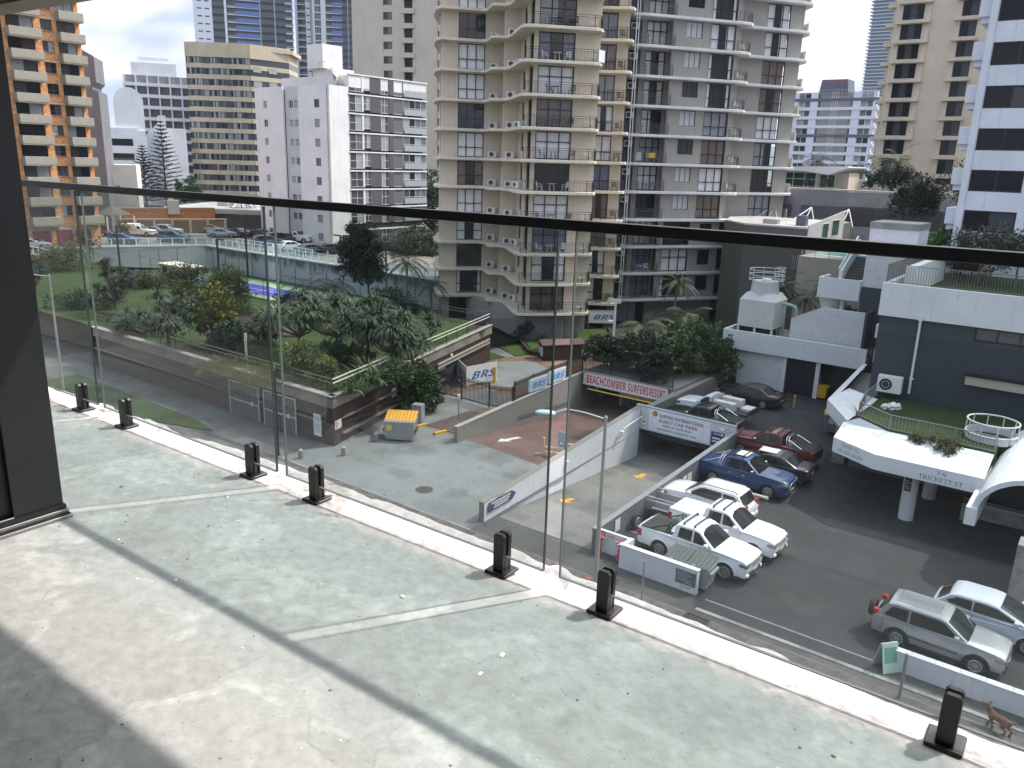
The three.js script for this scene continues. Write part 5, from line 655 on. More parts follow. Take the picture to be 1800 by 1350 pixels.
{ // the white canopy: fascia, sloping deck, lawn behind it
  const t = st('entrance_canopy', 'white angular canopy reading ENTRY TO ARCADE SHOPS and 7-9 TRICKETT ST', 'canopy', -7, 42);
  const out = [[-3.4, 40.5], [-8.15, 40.5], [-10.5, 41.85], [-10.85, 44.9]], inn = [[-3.4, 42.9], [-6.9, 43.05], [-8.2, 43.05], [-10.0, 44.45]];
  const out2 = [[-10.7, 45.0], [-12.85, 48.6]], inn2 = [[-10.3, 49.3], [-12.5, 51.0]];
  const g = new GS(); for (let i = 0; i < 2; i++) { const a = out[i], b = out[i + 1]; g.squad([b[0], 2.65, b[1]], [a[0], 2.65, a[1]], [a[0], 3.42, a[1]], [b[0], 3.42, b[1]]); }
  sp('fascia', g, mArcW, t);
  sp('fascia_return', new GS().squad([-10.85, 2.65, 44.9], [-10.5, 2.65, 41.85], [-10.5, 3.42, 41.85], [-10.85, 3.42, 44.9]).squad([-12.85, 2.75, 48.6], [-10.7, 2.75, 45.0], [-10.7, 3.5, 45.0], [-12.85, 3.5, 48.6]).squad([-13.9, 2.9, 60.5], [-12.85, 2.75, 48.6], [-12.85, 3.5, 48.6], [-13.9, 3.3, 60.5]).squad([-3.4, 2.65, 40.5], [-3.4, 2.65, 47], [-3.4, 3.42, 47], [-3.4, 3.42, 40.5]), mArcW, t);
  const d = new GS(); for (let i = 0; i < 3; i++) d.squad([out[i + 1][0], 3.42, out[i + 1][1]], [out[i][0], 3.42, out[i][1]], [inn[i][0], 3.95, inn[i][1]], [inn[i + 1][0], 3.95, inn[i + 1][1]]);
  d.squad([-12.85, 3.5, 48.6], [-10.7, 3.5, 45.0], [-10.1, 3.95, 49.0], [-12.2, 3.9, 50.6]).squad([-13.9, 3.35, 60.5], [-12.85, 3.5, 48.6], [-12.55, 3.52, 49.2], [-13.6, 3.37, 60.5]); sp('sloping_deck', d, mArcW, t);
  sp('soffit', new GS().plan([[-3.4, 40.55], [-8.13, 40.55], [-10.45, 41.88], [-10.8, 44.9], [-12.8, 48.6], [-13.8, 60.5], [-11, 60.5], [-11, 49.6], [16, 49.6], [16, 44], [-3.4, 44]], 2.66, 2.72), mGrey, t);
  sp('lawn_bed', new GS().plan([[-3.4, 42.9], [-6.9, 43.05], [-8.2, 43.05], [-10.0, 44.45], [-10.15, 49.8], [12, 49.8], [12, 44.5], [-3.4, 44.5]], 2.8, 4.02), mGrassDark, t);
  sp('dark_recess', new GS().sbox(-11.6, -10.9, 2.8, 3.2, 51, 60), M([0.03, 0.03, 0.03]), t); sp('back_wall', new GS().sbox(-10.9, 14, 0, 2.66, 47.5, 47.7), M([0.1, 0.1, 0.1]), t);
  const col = [], cylM = M([0.62, 0.63, 0.64], { map: T.plaster, size: 3 });
  sp('column', new GS().cyl(-6.55, 0, 2.66, -41.9, 0.36, 0.36, 28), cylM, t); sp('column', new GS().cyl(-6.2, 0, 2.66, -45.6, 0.33, 0.33, 24), cylM, t); sp('column', new GS().sbox(-11.9, -11.2, 0, 2.75, 47.6, 48.6).sbox(-1.4, -0.4, 0, 2.9, 35.0, 36.0), M([0.36, 0.36, 0.36], { map: T.concrete, size: 1.4 }), t);
  { const q = new THREE.CylinderGeometry(0.375, 0.375, 0.85, 20, 1, true, -0.75, 0.95).translate(0.45, 2.0, 0.1); const s = part('column_sign', q, M([0.02, 0.022, 0.03], { side: THREE.DoubleSide, roughness: 0.4 }), t); const w = new G(); for (let i = 0; i < 5; i++) { w.add(new THREE.CylinderGeometry(0.379, 0.379, 0.03, 12, 1, true, -0.65 + 0.1 * (i % 2), 0.7 - 0.18 * (i % 3)).translate(0.45, 1.72 + i * 0.1, 0.1)); } w.add(new THREE.CylinderGeometry(0.379, 0.379, 0.1, 8, 1, true, -0.4, 0.3).translate(0.45, 2.32, 0.1)); part('print', w.geo(), M([0.6, 0.6, 0.62], { side: THREE.DoubleSide }), s); }
  const letters = (w, h, rows) => (x) => { x.fillStyle = '#d9dde3'; x.fillRect(0, 0, w, h); x.fillStyle = '#3e444f'; for (const [s, y, sz, mw] of rows) fit(x, s, w / 2, y, sz, mw, 'serif', ''); };
  { const a = Math.atan2(41.85 - 40.5, -10.5 + 8.15), L = Math.hypot(2.35, 1.35), ry = Math.atan2(1.35, -2.35) - Math.PI; const p = face('lettering', 1.75, 0.66, letters(1.75, 0.66, [['ENTRY TO', 0.26, 0.26, 1.15], ['ARCADE SHOPS', 0.56, 0.26, 1.68]]), t, [0, 0, 0], ry, 220); p.position.set((-8.15 - 10.5) / 2 - 0.15 + 7 - 0.006, 3.03, -(40.5 + 41.85) / 2 - 0.08 + 42 + 0.006); }
  face('lettering', 2.0, 0.66, letters(2.0, 0.66, [['7-9', 0.28, 0.28, 0.45], ['TRICKETT ST', 0.58, 0.28, 1.9]]), t, [-5.15 + 7, 3.03, 1.5 + 0.006], 0, 220);
  const rl = st('canopy_railing', 'thin grey railing along the edge of the canopy lawn', 'railing', -7, 43); sp('railing', railing([[-3.4, -42.95], [-5.2, -43.1], [-6.9, -43.15], [-8.2, -43.15], [-10.1, -44.6], [-10.4, -47], [-10.4, -49.6]], 0.8, 0.16, 0.009, false).geo().translate(0, 4.0, 0), M([0.25, 0.25, 0.24], { metalness: 0.4, roughness: 0.5 }), rl);
  const rg = st('ring_balustrade', 'round white balustrade ring on the canopy lawn beside the barrel vault', 'balustrade', -3.9, 45.2); const rr = new G(); for (const y of [4.35, 4.95]) rr.add(new THREE.TorusGeometry(1.15, 0.045, 8, 40).rotateX(Math.PI / 2).translate(0, y, 0)); for (let i = 0; i < 10; i++) { const a = i * 0.628; rr.rod([1.15 * Math.cos(a), 4, 1.15 * Math.sin(a)], [1.15 * Math.cos(a), 4.95, 1.15 * Math.sin(a)], 0.03); } part('rail', rr.geo(), mats.whitePaint, rg); part('upstand', new G().add(new THREE.CylinderGeometry(1.12, 1.12, 0.45, 36, 1, true).translate(0, 4.2, 0)).geo(), M([0.6, 0.62, 0.64], { side: THREE.DoubleSide }), rg);
  // barrel vault
  const bv = st('barrel_vault', 'white barrel vaulted entrance roof at the right edge', 'canopy', -1.1, 38, 2.75); const R = 2.35, pts = []; for (let i = 0; i <= 22; i++) { const a = Math.PI * i / 22; pts.push([R * Math.cos(a), R * 0.82 * Math.sin(a)]); } for (let i = 22; i >= 0; i--) { const a = Math.PI * i / 22; pts.push([(R - 0.22) * Math.cos(a), (R * 0.82 - 0.22) * Math.sin(a)]); }
  const vg = new G().slice(pts, -9.6, 0.1).geo(); part('vault', vg, mArcW, bv); part('springer', new G().box(-2.55, -2.1, -0.65, 0.15, -9, 0.2).box(2.1, 2.55, -0.65, 0.15, -9, 0.2).geo(), mArcW, bv);
  const pts2 = []; for (let i = 0; i <= 22; i++) { const a = Math.PI * i / 22; pts2.push([(R - 0.22) * Math.cos(a), (R * 0.82 - 0.22) * Math.sin(a)]); } part('back_panel', new G().slice(pts2, -9.5, -9.4).geo(), mats.darkGlass, bv);
  const pl = st('planter_wall', 'low grey planter wall in the shade under the vaulted entrance', 'wall', 0, 44); sp('wall', new GS().sbox(-4.4, 8, 0, 0.75, 44.3, 44.8).sbox(-4.4, -3.9, 0, 0.9, 43.6, 44.3), M([0.38, 0.38, 0.36], { map: T.concrete, size: 2 }), pl); sp('coping', new GS().sbox(-4.45, 8, 0.75, 0.82, 44.25, 44.85), M([0.45, 0.45, 0.43]), pl);
  const sk = st('skip_bin', 'grey skip bin with yellow lid half hidden behind the canopy corner', 'bin', -13.2, 53.6, 0, 0.3); part('body', new G().slice([[-0.9, 0.15], [0.9, 0.15], [1.0, 1.15], [-1.0, 1.3]], -0.6, 0.6, 0.03).geo(), M([0.16, 0.17, 0.19]), sk); part('lid', new G().bar([-1.0, 1.3, 0], [1.0, 1.18, 0], 1.25, 0.07).geo(), mats.yellow, sk); part('label_sheet', box(-0.7, 0.3, 0.75, 1.1, 0.605, 0.615), mats.whitePaint, sk);
  const tr = st('litter', 'crumpled white plastic bags on the canopy lawn', 'litter', -9.0, 47.2, 4.02); for (const [x, z, s] of [[0, 0, 0.3], [-0.35, 0.15, 0.22], [0.2, -0.2, 0.25]]) { const q = new THREE.IcosahedronGeometry(s, 2), p = q.attributes.position; for (let i = 0; i < p.count; i++) { const k = 0.7 + 0.6 * noise3(p.getX(i) * 9 + 5, p.getY(i) * 9 + 5, p.getZ(i) * 9 + 5, 3); p.setXYZ(i, p.getX(i) * k, p.getY(i) * k * 0.8, p.getZ(i) * k); } q.computeVertexNormals(); q.translate(x, s * 0.5, z); part('bag', new G().add(q).geo(), mats.whitePaint, tr); }
}
{ // brown block with the pool terrace behind
  const t = st('brown_block', 'grey-brown rendered block with flat roof between tower and cooling tower', 'building', -27, 76); const br = M([0.115, 0.112, 0.1], { map: T.plaster, size: 7 });
  sp('wall', new GS().plan([[-29.9, 76], [-23.9, 76], [-23.9, 90], [-37, 90], [-33.4, 79.4]], 0, 11.5), br, t); sp('roof', new GS().plan([[-29.8, 76.2], [-24.1, 76.2], [-24.1, 89.9], [-37, 89.9], [-33.3, 79.5]], 11.5, 11.56), M([0.45, 0.44, 0.42], { map: T.concrete, size: 6 }), t);
  sp('roof_edge', new GS().sbox(-29.95, -23.85, 11.45, 11.62, 75.92, 76.1), M([0.4, 0.39, 0.37]), t);
  sp('side_wall', new GS().wallUp([-23.88, 76], [-23.88, 87], 0.1, 0, 0, 11.8, 12.8), M([0.42, 0.42, 0.41], { map: T.plaster, size: 5 }), t);
  win(t, 2.05, 7.75, 0.03, 0, 3.0, 1.25, { cols: 2, pane: paneMats.mid, frame: M([0.2, 0.2, 0.19]) }); const bars = new GS(); for (let u = -24.9; u < -21.9; u += 0.2) bars.sbox(u - 0.02, u + 0.02, 7.75, 9.0, 75.86, 75.9); const bb = sp('window_bars', bars, M([0.4, 0.4, 0.38]), t); bb.position.x = 0; win(t, 3.22, 10.2, -4, Math.PI / 2, 2.0, 1.6, { cols: 1, pane: paneMats.green, frame: mats.whitePaint }); win(t, 3.22, 10.4, -7, Math.PI / 2, 2.4, 1.6, { cols: 1, pane: paneMats.green, frame: mats.whitePaint });
  sp('roof_plant', new GS().sbox(-25.9, -25.0, 11.56, 12.5, 78.5, 79.3), M([0.1, 0.11, 0.13]), t); sp('roof_plant', new GS().sbox(-29, -27.6, 11.56, 12.0, 78.2, 79), M([0.3, 0.3, 0.28]), t);
  aircon('outdoor air conditioner on the ground wall of the brown block beside the palms', site(-35.3, 77.5, 1.2), -A);
  const p = st('pool_terrace', 'raised terrace with turquoise pool and glass fence behind the white stair', 'terrace', -21, 75); sp('wall', new GS().sbox(-23.8, -16, 0, 9.2, 74, 88), M([0.42, 0.38, 0.3], { map: T.plaster, size: 5 }), p); sp('pool_water', sheet(rect(-22.6, -16.3, 76.6, 79.4), 9.215), M([0.09, 0.4, 0.44], { roughness: 0.05 }), p); sp('pool_edge', new GS().sbox(-22.9, -16, 9.2, 9.24, 75.9, 76.5).sbox(-22.9, -16, 9.2, 9.24, 79.4, 80.4), M([0.6, 0.6, 0.5]), p);
  const fr = new GS(); for (let u = -23.6; u < -16; u += 1.2) fr.sbox(u, u + 0.05, 9.2, 10.5, 74.1, 74.15); sp('fence_frame', fr.sbox(-23.7, -16, 10.45, 10.52, 74.08, 74.17), mats.whitePaint, p); sp('fence_glass', new GS().squad([-23.6, 9.3, 74.12], [-16, 9.3, 74.12], [-16, 10.4, 74.12], [-23.6, 10.4, 74.12]), M([0.8, 0.9, 0.9], { physical: true, transmission: 1, roughness: 0, thickness: 0, side: THREE.DoubleSide }), p);
  for (let i = 0; i < 2; i++) { const s = st('sun_lounger', i ? 'blue sun lounger on the pool terrace, right one' : 'blue sun lounger on the pool terrace, left one', 'sun lounger', -20.5 + i * 2.2, 82, 9.2, 0.5, 'loungers by the pool'); part('bed', new G().bar([-0.9, 0.35, 0], [0.3, 0.35, 0], 0.6, 0.08).bar([0.3, 0.35, 0], [0.95, 0.75, 0], 0.6, 0.08).geo(), M([0.03, 0.09, 0.4]), s); part('leg', new G().box(-0.8, -0.74, 0, 0.32, -0.28, 0.28).box(0.3, 0.36, 0, 0.32, -0.28, 0.28).geo(), mats.whitePaint, s); }
}
// ---------- buildings farther off ----------
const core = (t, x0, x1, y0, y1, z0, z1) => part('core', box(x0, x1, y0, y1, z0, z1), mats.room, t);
{ // white slab block behind the parking deck
  const t = st('white_apartment_block', 'white eight storey apartment block with plant room on its roof, behind the parking deck', 'apartment building', -97.7, 82.6, 3.2), W = M([0.76, 0.76, 0.755], { map: T.plaster, size: 9, roughness: 0.75 }), r = rng(31), wf = mats.whitePaint, F = 2.81;
  const rows = []; for (let k = 0; k < 8; k++) rows.push(20.28 - k * F);
  const pk = () => [paneMats.mid, paneMats.pale, paneMats.pale, paneMats.grey][Math.floor(r() * 4)];
  facade(t, -17.5, 0, 0, 0, 7, 0, 23.4, rows.map((y) => ({ x: 2.1, y, w: 0.95, h: 1.1, cols: 2, frame: wf, pane: pk() })), W, 0.3);
  facade(t, -10.5, 0, -0.45, 0, 3.7, 0, 23.4, rows.flatMap((y) => [{ x: 0.9, y, w: 1.0, h: 1.1, cols: 2, frame: wf, pane: pk() }, { x: 2.2, y, w: 1.0, h: 1.1, cols: 2, frame: wf, pane: pk() }]), M([0.55, 0.56, 0.58], { map: T.plaster, size: 7 }), 0.3);
  facade(t, -6.8, 0, 0, 0, 6.8, 0, 23.4, rows.map((y) => ({ x: 3.7, y: y - 0.05, w: 1.2, h: 1.2, cols: 2, frame: M([0.3, 0.27, 0.24]), pane: pk() })), W, 0.3);
  facade(t, 0, 0, 0, Math.PI / 2, 4.0, 0, 23.4, [], W, 0.3); core(t, -17.2, -0.4, 0.1, 23, -20.5, -0.8);
  const top = part('parapet', new G().box(-16, -0.02, 23.4, 25.1, -21, -4.1).geo(), W, t);
  const dk = M([0.075, 0.075, 0.078]), gy = M([0.16, 0.165, 0.17]);
  for (let k = 0; k < 9; k++) {
    const y = 0.35 + k * F - (k === 0 ? 0.3 : 0), h = k === 0 ? 2.2 : F - 0.28; const q = (v0, v1, m, o = 0.05, nm = 'panel') => { const p = part(nm, cached('qp' + (v1 - v0).toFixed(2) + h.toFixed(2) + o, () => box(0, v1 - v0, 0, h, -0.2, o)), m, t); p.position.set(0, y, -(v0 - 82.6)); p.rotation.y = Math.PI / 2; };
    const w = (v0, v1, o) => win(t, o.o ?? 0.0, y + (o.y || 0), -(v0 - 82.6), Math.PI / 2, v1 - v0, o.h || h, { frame: wf, bar: 0.06, pane: [pk(), pk()], split: true, ...o });
    w(86.7, 89.3, { cols: 2, rows: [0.45], pane: [paneMats.grey, pk()] }); q(89.3, 89.6, W); w(89.6, 91.0, { cols: 2, rows: [0.4], y: 0.3, h: h - 0.3 }); q(91.0, 93.2, dk); w(93.3, 94.9, { cols: 2, rows: [0.5] }); q(94.95, 96, dk, 0.1); w(96.05, 98, { cols: 1, pane: [paneMats.mid] }); q(98, 98.2, gy);
    w(98.2, 103.6, { cols: 4, rows: [0.45], pane: [pk(), paneMats.dark, pk(), paneMats.mid] });
    const s = part('floor_slab', cached('ws', () => box(-0.4, 0.12, -0.2, 0, -21.1, -4)), W, t); s.position.y = y + h + 0.02 + 0.0;
    const rr = part('railing', cached('wr', () => { const g = new G(); g.add(new THREE.PlaneGeometry(5.3, 0.95).translate(0, 0.5, 0)); return g.geo(); }), M([0.3, 0.34, 0.35], { roughness: 0.1 }), t); rr.position.set(0.2, y, -18.3); rr.rotation.y = Math.PI / 2;
  }
  const ph = part('plant_room', new G().box(-7.0, -3.4, 26, 29.4, -6, -2.2).geo(), W, t); part('plant_room_base', new G().box(-6.4, -2, 23.4, 26, -7, -2.8).geo(), W, t); part('roof_door', box(-4.4, -3.38, 26.3, 28.4, -4.6, -3.4), M([0.55, 0.56, 0.55]), t);
  const g = new G(); g.bar([-2.8, 26, -2.4], [-0.6, 23.5, -4.2], 0.6, 0.08).rod([-3.2, 27, -2.0], [-1, 24.6, -3.9], 0.04).rod([-4.2, 26.9, -2], [-2.6, 26.9, -2], 0.04).rod([-4.2, 26.0, -2], [-4.2, 26.9, -2], 0.04).rod([-2.8, 26, -2], [-2.8, 26.9, -2], 0.04); part('roof_stair', g.geo(), M([0.5, 0.45, 0.35]), t);
}
{ // orange brick tower at left
  const t = st('orange_brick_tower', 'orange brick apartment tower with grey concrete balconies, left behind the frame', 'apartment building', -118, 57.4, 3.0), BR = M([1, 1, 1], { map: T.brickOrange, size: 1.9, roughness: 0.9 }), CN = M([0.36, 0.33, 0.27], { map: T.mottle, size: 2 }), r = rng(41), F = 2.64, ry = Math.PI / 2, X = (v) => -(v - 57.4);
  const ops = []; for (let k = 0; k < 14; k++) { const y = 4.45 + k * F; const pk = () => [paneMats.dark, paneMats.grey, paneMats.dark, paneMats.pale, paneMats.brown][Math.floor(r() * 5)]; ops.push({ x: 8.2, y: y - 0.4, w: 3.3, h: 2.0, cols: 2, pane: [pk(), pk()], split: true }, { x: 12.4, y: y + 0.1, w: 1.45, h: 1.35, cols: 2, rows: [0.4], pane: [pk(), pk()], split: true, frame: M([0.12, 0.09, 0.07]) }, { x: 14.4, y: y - 0.4, w: 2.4, h: 2.0, cols: 2, pane: [pk(), pk()], split: true }, { x: 5.2, y: y + 0.1, w: 1.4, h: 1.3, cols: 2, pane: pk() }, { x: 1.2, y: y - 0.4, w: 3.0, h: 2.0, cols: 2, pane: pk() }); }
  facade(t, 0, 0, X(40), ry, 17.4, 0, 41, ops.filter((o) => o.y > 3), BR, 0.3); core(t, -14, -0.8, 0.1, 40.5, 0.2, 17.2); part('side_wall', new G().box(-15, -0.3, 0, 41, -0.02, 0.25).box(-15, -14.7, 0, 41, 0.25, 17.4).geo(), BR, t); part('roof', box(-15, 0, 41, 41.3, 0, 17.4), CN, t);
  const bg = cached('ob', () => new G().rbox(0, 1.25, -1.05, 0, -3.95, 0, 0.03, 1).box(-0.2, 1.2, -1.2, -1.06, -3.9, -0.05).geo()), bs = cached('obs', () => new G().rbox(0, 1.25, -1.05, 0, -3.2, 0, 0.03, 1).box(-0.2, 1.2, -1.2, -1.06, -3.15, -0.05).geo()), sill = cached('osl', () => box(-0.1, 0.09, -0.16, -0.02, -1.6, 0.1)), band = cached('obd', () => box(-0.1, 0.03, -0.12, 0, -4.5, 0));
  for (let k = 0; k < 14; k++) { const y = 4.45 + k * F; for (const [v, g] of [[48, bg], [54.3, bs], [41, bg]]) { const b = part('balcony', g, CN, t); b.position.set(0, y, X(v)); } const s = part('window_sill', sill, M([0.28, 0.14, 0.08]), t); s.position.set(0, y + 0.1, X(52.4)); if (k % 2) { const l = part('lintel_band', band, M([0.6, 0.5, 0.4]), t); l.position.set(0.0, y + 1.65, X(50.2)); } }
  for (const [a, b] of [[48.2, 50.6], [51.3, 53.4], [53.9, 56.0], [44, 47]]) part('garage_door', new G().box(-0.05, 0.06, 0, 2.6, X(b), X(a)).geo(), M([0.14, 0.025, 0.03], { roughness: 0.6 }), t); part('garage_soffit', new G().box(-0.1, 0.1, 2.6, 2.9, X(57), X(44)).geo(), CN, t);
}
{ // grey gable end and the white house beside it
  const t = thing('grey_gable_building', 'tall plain grey building with sloping top edge behind the orange brick tower', 'building', V3(-71.6, 3, -135), 0.3); part('wall', new G().slice([[-5, 0], [4.2, 0], [4.2, 22.4], [3.4, 22.6], [3.4, 23.2], [4.0, 23.8], [4.0, 27.6], [-1.2, 30.6], [-5, 30.6]], -8, 0).geo(), M([0.18, 0.185, 0.205], { map: T.mottle, size: 8 }), t);
  const g = new G(); for (let y = 3; y < 28; y += 3.1) g.box(-5, 4.0, y, y + 0.04, 0, 0.02); part('panel_joint', g.geo(), M([0.14, 0.14, 0.15]), t);
  const w = thing('white_house', 'low white rendered building with two small dark windows, right of the orange tower', 'building', V3(-69.6, 3.2, -141), 0.35); facade(w, -5.5, 0, 0, 0, 9.8, 0, 10.8, [{ x: 4.6, y: 6.2, w: 0.85, h: 1.15, cols: 1 }, { x: 6.2, y: 6.2, w: 0.85, h: 1.15, cols: 1 }, { x: 6.7, y: 2.2, w: 0.85, h: 1.15, cols: 1 }], M([0.6, 0.6, 0.57], { map: T.plaster, size: 5 }), 0.3); part('body', box(-5.5, 4.3, 0, 10.78, -9, -0.31), M([0.55, 0.55, 0.53]), w); part('roof_tank', new G().box(-4.6, -3.2, 10.8, 12.4, -3, -1.6).geo(), M([0.45, 0.26, 0.13]), w); part('roof_rail', railing([[-2.5, -0.1], [4.2, -0.1]], 1, 0.6, 0.02, false).geo().translate(0, 10.8, 0), mats.steel, w);
}
{ // arched hotel
  const t = thing('arched_hotel', 'bright white hotel with a barrel arched roof box and stepped wings', 'hotel', V3(-98, 3, -212), 0.42), W = M([0.75, 0.76, 0.77], { map: T.plaster, size: 9 });
  const pts = [[-3.4, 14.5], [3.4, 14.5], [3.4, 24]]; for (let i = 0; i <= 14; i++) { const a = Math.PI * i / 14; pts.push([3.4 * Math.cos(a), 25 + 3.4 * Math.sin(a)]); } pts.push([-3.4, 24]); part('arched_block', new G().slice(pts, -9, 0).geo(), W, t);
  facade(t, -6.5, 0, 0.8, 0, 8.2, 0, 18.6, [0, 1, 2, 3].map((k) => ({ x: 1.2, y: 3.8 + k * 3.5, w: 5.6, h: 1.7, cols: 4 })), W, 0.3); part('body', box(-6.5, 1.7, 0, 18.5, -9, 0.45), W, t);
  part('wing', new G().box(1.7, 3.4, 0, 18, -9, 0.8).box(6.6, 8.3, 0, 22, -9, 0.4).box(8.3, 13, 0, 19, -12, -1).geo(), W, t); { const q = new G(); for (let i = 0; i < 8; i++) { const a = i / 7 * Math.PI; q.cyl(3.4 + 0.45 * i, 0, 17 + i * 0.45, -1.2 - 1.3 * Math.sin(a), 0.42, 0.42, 10); } part('curved_wall', q.geo(), M([0.6, 0.62, 0.65]), t); }
  const b = thing('balcony_hotel', 'white tower of open balconies behind the arched hotel', 'hotel', V3(-104, 3, -245), 0.4); part('core', new G().box(-9, 9, 0, 34, -10, -2).geo(), M([0.18, 0.18, 0.19]), b); for (let k = 0; k < 11; k++) { part('balcony_slab', new G().box(-9.4, 9.4, k * 3.1, k * 3.1 + 0.9, -10, 0).geo(), W, b); } for (let i = 0; i < 7; i++) part('fin', new G().box(-9.2 + i * 3, -8.8 + i * 3, 0, 34, -3, -0.1).geo(), W, b); part('crown', new G().box(-7, 5, 34, 37.5, -9, -2).box(-5, 3, 37.5, 39, -8, -3).geo(), W, b);
}
{ // scalloped cream block
  const t = thing('scalloped_cream_block', 'cream apartment block with scalloped parapet and rows of dark windows, left of the white block', 'apartment building', V3(-89.5, 3, -229), 0.06), C = M([0.5, 0.43, 0.31], { map: T.plaster, size: 8 }), r = rng(51), F = 2.75;
  const sc = (x) => 0.9 * Math.abs(Math.sin(Math.PI * (x - 0.5) / 5.4)), pts = []; for (let i = 0; i <= 36; i++) pts.push([i / 36 * 17, sc(i / 36 * 17)]); const back = [[25.5, -8], [25.5, -20], [0, -20]];
  const plan = (o) => [...pts.map(([x, z]) => [x, z + o]), ...back];
  const sp1 = cached('scs', () => new G().prism(plan(0), 0, 1.15).geo()), inner = cached('sci', () => new G().prism(plan(-0.25), 0, F - 1.15).geo());
  for (let k = 0; k < 13; k++) { const a = part('spandrel', sp1, C, t); a.position.y = 2 + k * F; const b = part('window_band', inner, M([0.05, 0.05, 0.05], { roughness: 0.2 }), t); b.position.y = 3.15 + k * F; for (let i = 0; i < 12; i++) { const x0 = 0.3 + i * 1.4, x1 = x0 + 1.2, z0 = sc(x0), z1 = sc(x1), L = Math.hypot(1.2, z1 - z0); if (i % 4 === 3 && r() < 0.4) continue; win(t, x0, 3.17 + k * F, z0 - 0.12, Math.atan2(-(z1 - z0), x1 - x0), L, F - 1.2, { cols: 2, split: true, pane: [[paneMats.dark, paneMats.mid, paneMats.pale, paneMats.grey][Math.floor(r() * 4)], [paneMats.mid, paneMats.pale, paneMats.dark][Math.floor(r() * 3)]] }); } }
  part('parapet', new G().prism(plan(0.1), 2 + 13 * F, 2 + 13 * F + 3.6).geo(), C, t); const dn = V3(8.5, 0, -8), ry = Math.atan2(8, 8.5); for (let k = 0; k < 12; k++) for (let i = 0; i < 2; i++) win(t, 17.6 + i * 3.4, 3.2 + k * F + (k > 10 ? 1 : 0), 0.3 - i * 3.2 - 0.5, ry, 2.4, 1.4, { cols: 3, pane: paneMats.pale, frame: mats.whitePaint });
  part('ground_storey', new G().prism(plan(-0.6), 0, 2).geo(), M([0.2, 0.18, 0.15]), t); part('roof_flare', new G().prism([[17, -0.5], [26.6, -8.2], [26.6, -20], [17, -20]], 2 + 13 * F + 2.2, 2 + 13 * F + 3.2).geo(), C, t);
}
function glassTower(name, label, pos, ry, floors, F, zones, W) { // zones: [x0, x1, kind, depth]
  const t = thing(name, label, 'skyscraper', pos, ry), white = M([0.62, 0.65, 0.7]), slab = M([0.66, 0.67, 0.68]), dark = M([0.02, 0.024, 0.03], { roughness: 0.1 }), rail = M([0.07, 0.14, 0.36], { roughness: 0.08 }), steel = M([0.045, 0.06, 0.08], { roughness: 0.12 }), H = floors * F;
  part('core', box(0.3, W - 0.3, 0, H, -24, -1.6), dark, t);
  for (const [x0, x1, kind] of zones) {
    if (kind === 'wall') { part('side_wall', box(x0, x1, 0, H, -20, 0), white, t); const s = cached('slit', () => box(0, 2.0, 0, 0.55, 0, 0.03)); for (let k = 8; k < floors; k++) for (const f of [0.2, 0.6]) part('slit_window', s, dark, t).position.set(x0 + (x1 - x0) * f, k * F + 1.4, 0.001); }
    if (kind === 'fin') part('fin', box(x0, x1, 0, H, -4, 0.3), white, t);
    if (kind === 'line') part('fin', box(x0, x1, 0, H, -3, 0.15), M([0.25, 0.3, 0.36], { roughness: 0.3 }), t);
    if (['blue', 'dark', 'open', 'slats'].includes(kind)) for (let k = 8; k < floors; k++) { const y = k * F; part('floor_slab', cached(['gs', x1 - x0, kind].join(), () => box(0, x1 - x0, -0.18, kind === 'slats' ? 0.3 : kind === 'open' ? 0.12 : 0, -2, 0)), kind === 'dark' ? steel : slab, t).position.set(x0, y, 0); if (kind !== 'slats') part(kind === 'open' ? 'balustrade' : 'glass_band', cached(['gb', x1 - x0, kind].join(), () => { const n = Math.max(1, Math.round((x1 - x0) / 1.6)), g = new G(); for (let i = 0; i < n; i++) g.box((x1 - x0) * i / n + 0.04, (x1 - x0) * (i + 1) / n - 0.04, 0.03, kind === 'open' ? 1.0 : F * 0.58, -0.05, 0); return g.geo(); }), kind === 'blue' ? rail : kind === 'dark' ? steel : M([0.12, 0.14, 0.17], { roughness: 0.1 }), t).position.set(x0, y, -0.06); else part('window_bars', cached('gw' + (x1 - x0), () => { const g = new G(); for (let i = 0; i < 5; i++) g.box((x1 - x0) * i / 4 - 0.06, (x1 - x0) * i / 4 + 0.06, 0.3, F - 0.2, -0.3, 0); return g.geo(); }), white, t).position.set(x0, y, -0.2); }
  }
  part('roof', box(0, W, H, H + 2, -24, 0), slab, t); return t;
}
glassTower('blue_glass_tower', 'blue glass skyscraper with white slit windowed side wall, left of two', V3(-148.5, 0, -393), 0.3, 42, 3.2, [[0, 8, 'wall'], [8, 13.5, 'dark'], [13.2, 14.2, 'fin'], [14.5, 18, 'open'], [18, 28.5, 'blue'], [28.5, 29, 'line'], [29, 35, 'dark'], [35, 35.5, 'line'], [35.5, 40, 'dark'], [40, 43.5, 'open']], 43.5);
glassTower('blue_glass_tower', 'blue glass skyscraper with white vertical frames, right of two', V3(-111, 0, -425), 0.14, 44, 3.2, [[0, 1, 'fin'], [1, 5, 'open'], [5, 7, 'wall'], [7, 8.2, 'line'], [8.2, 9.2, 'fin'], [9.2, 12.2, 'slats'], [12.2, 14.5, 'fin'], [14.5, 17.5, 'open'], [17.5, 22.5, 'blue'], [22.5, 25, 'dark'], [25, 25.4, 'line'], [25.4, 29, 'dark']], 29);
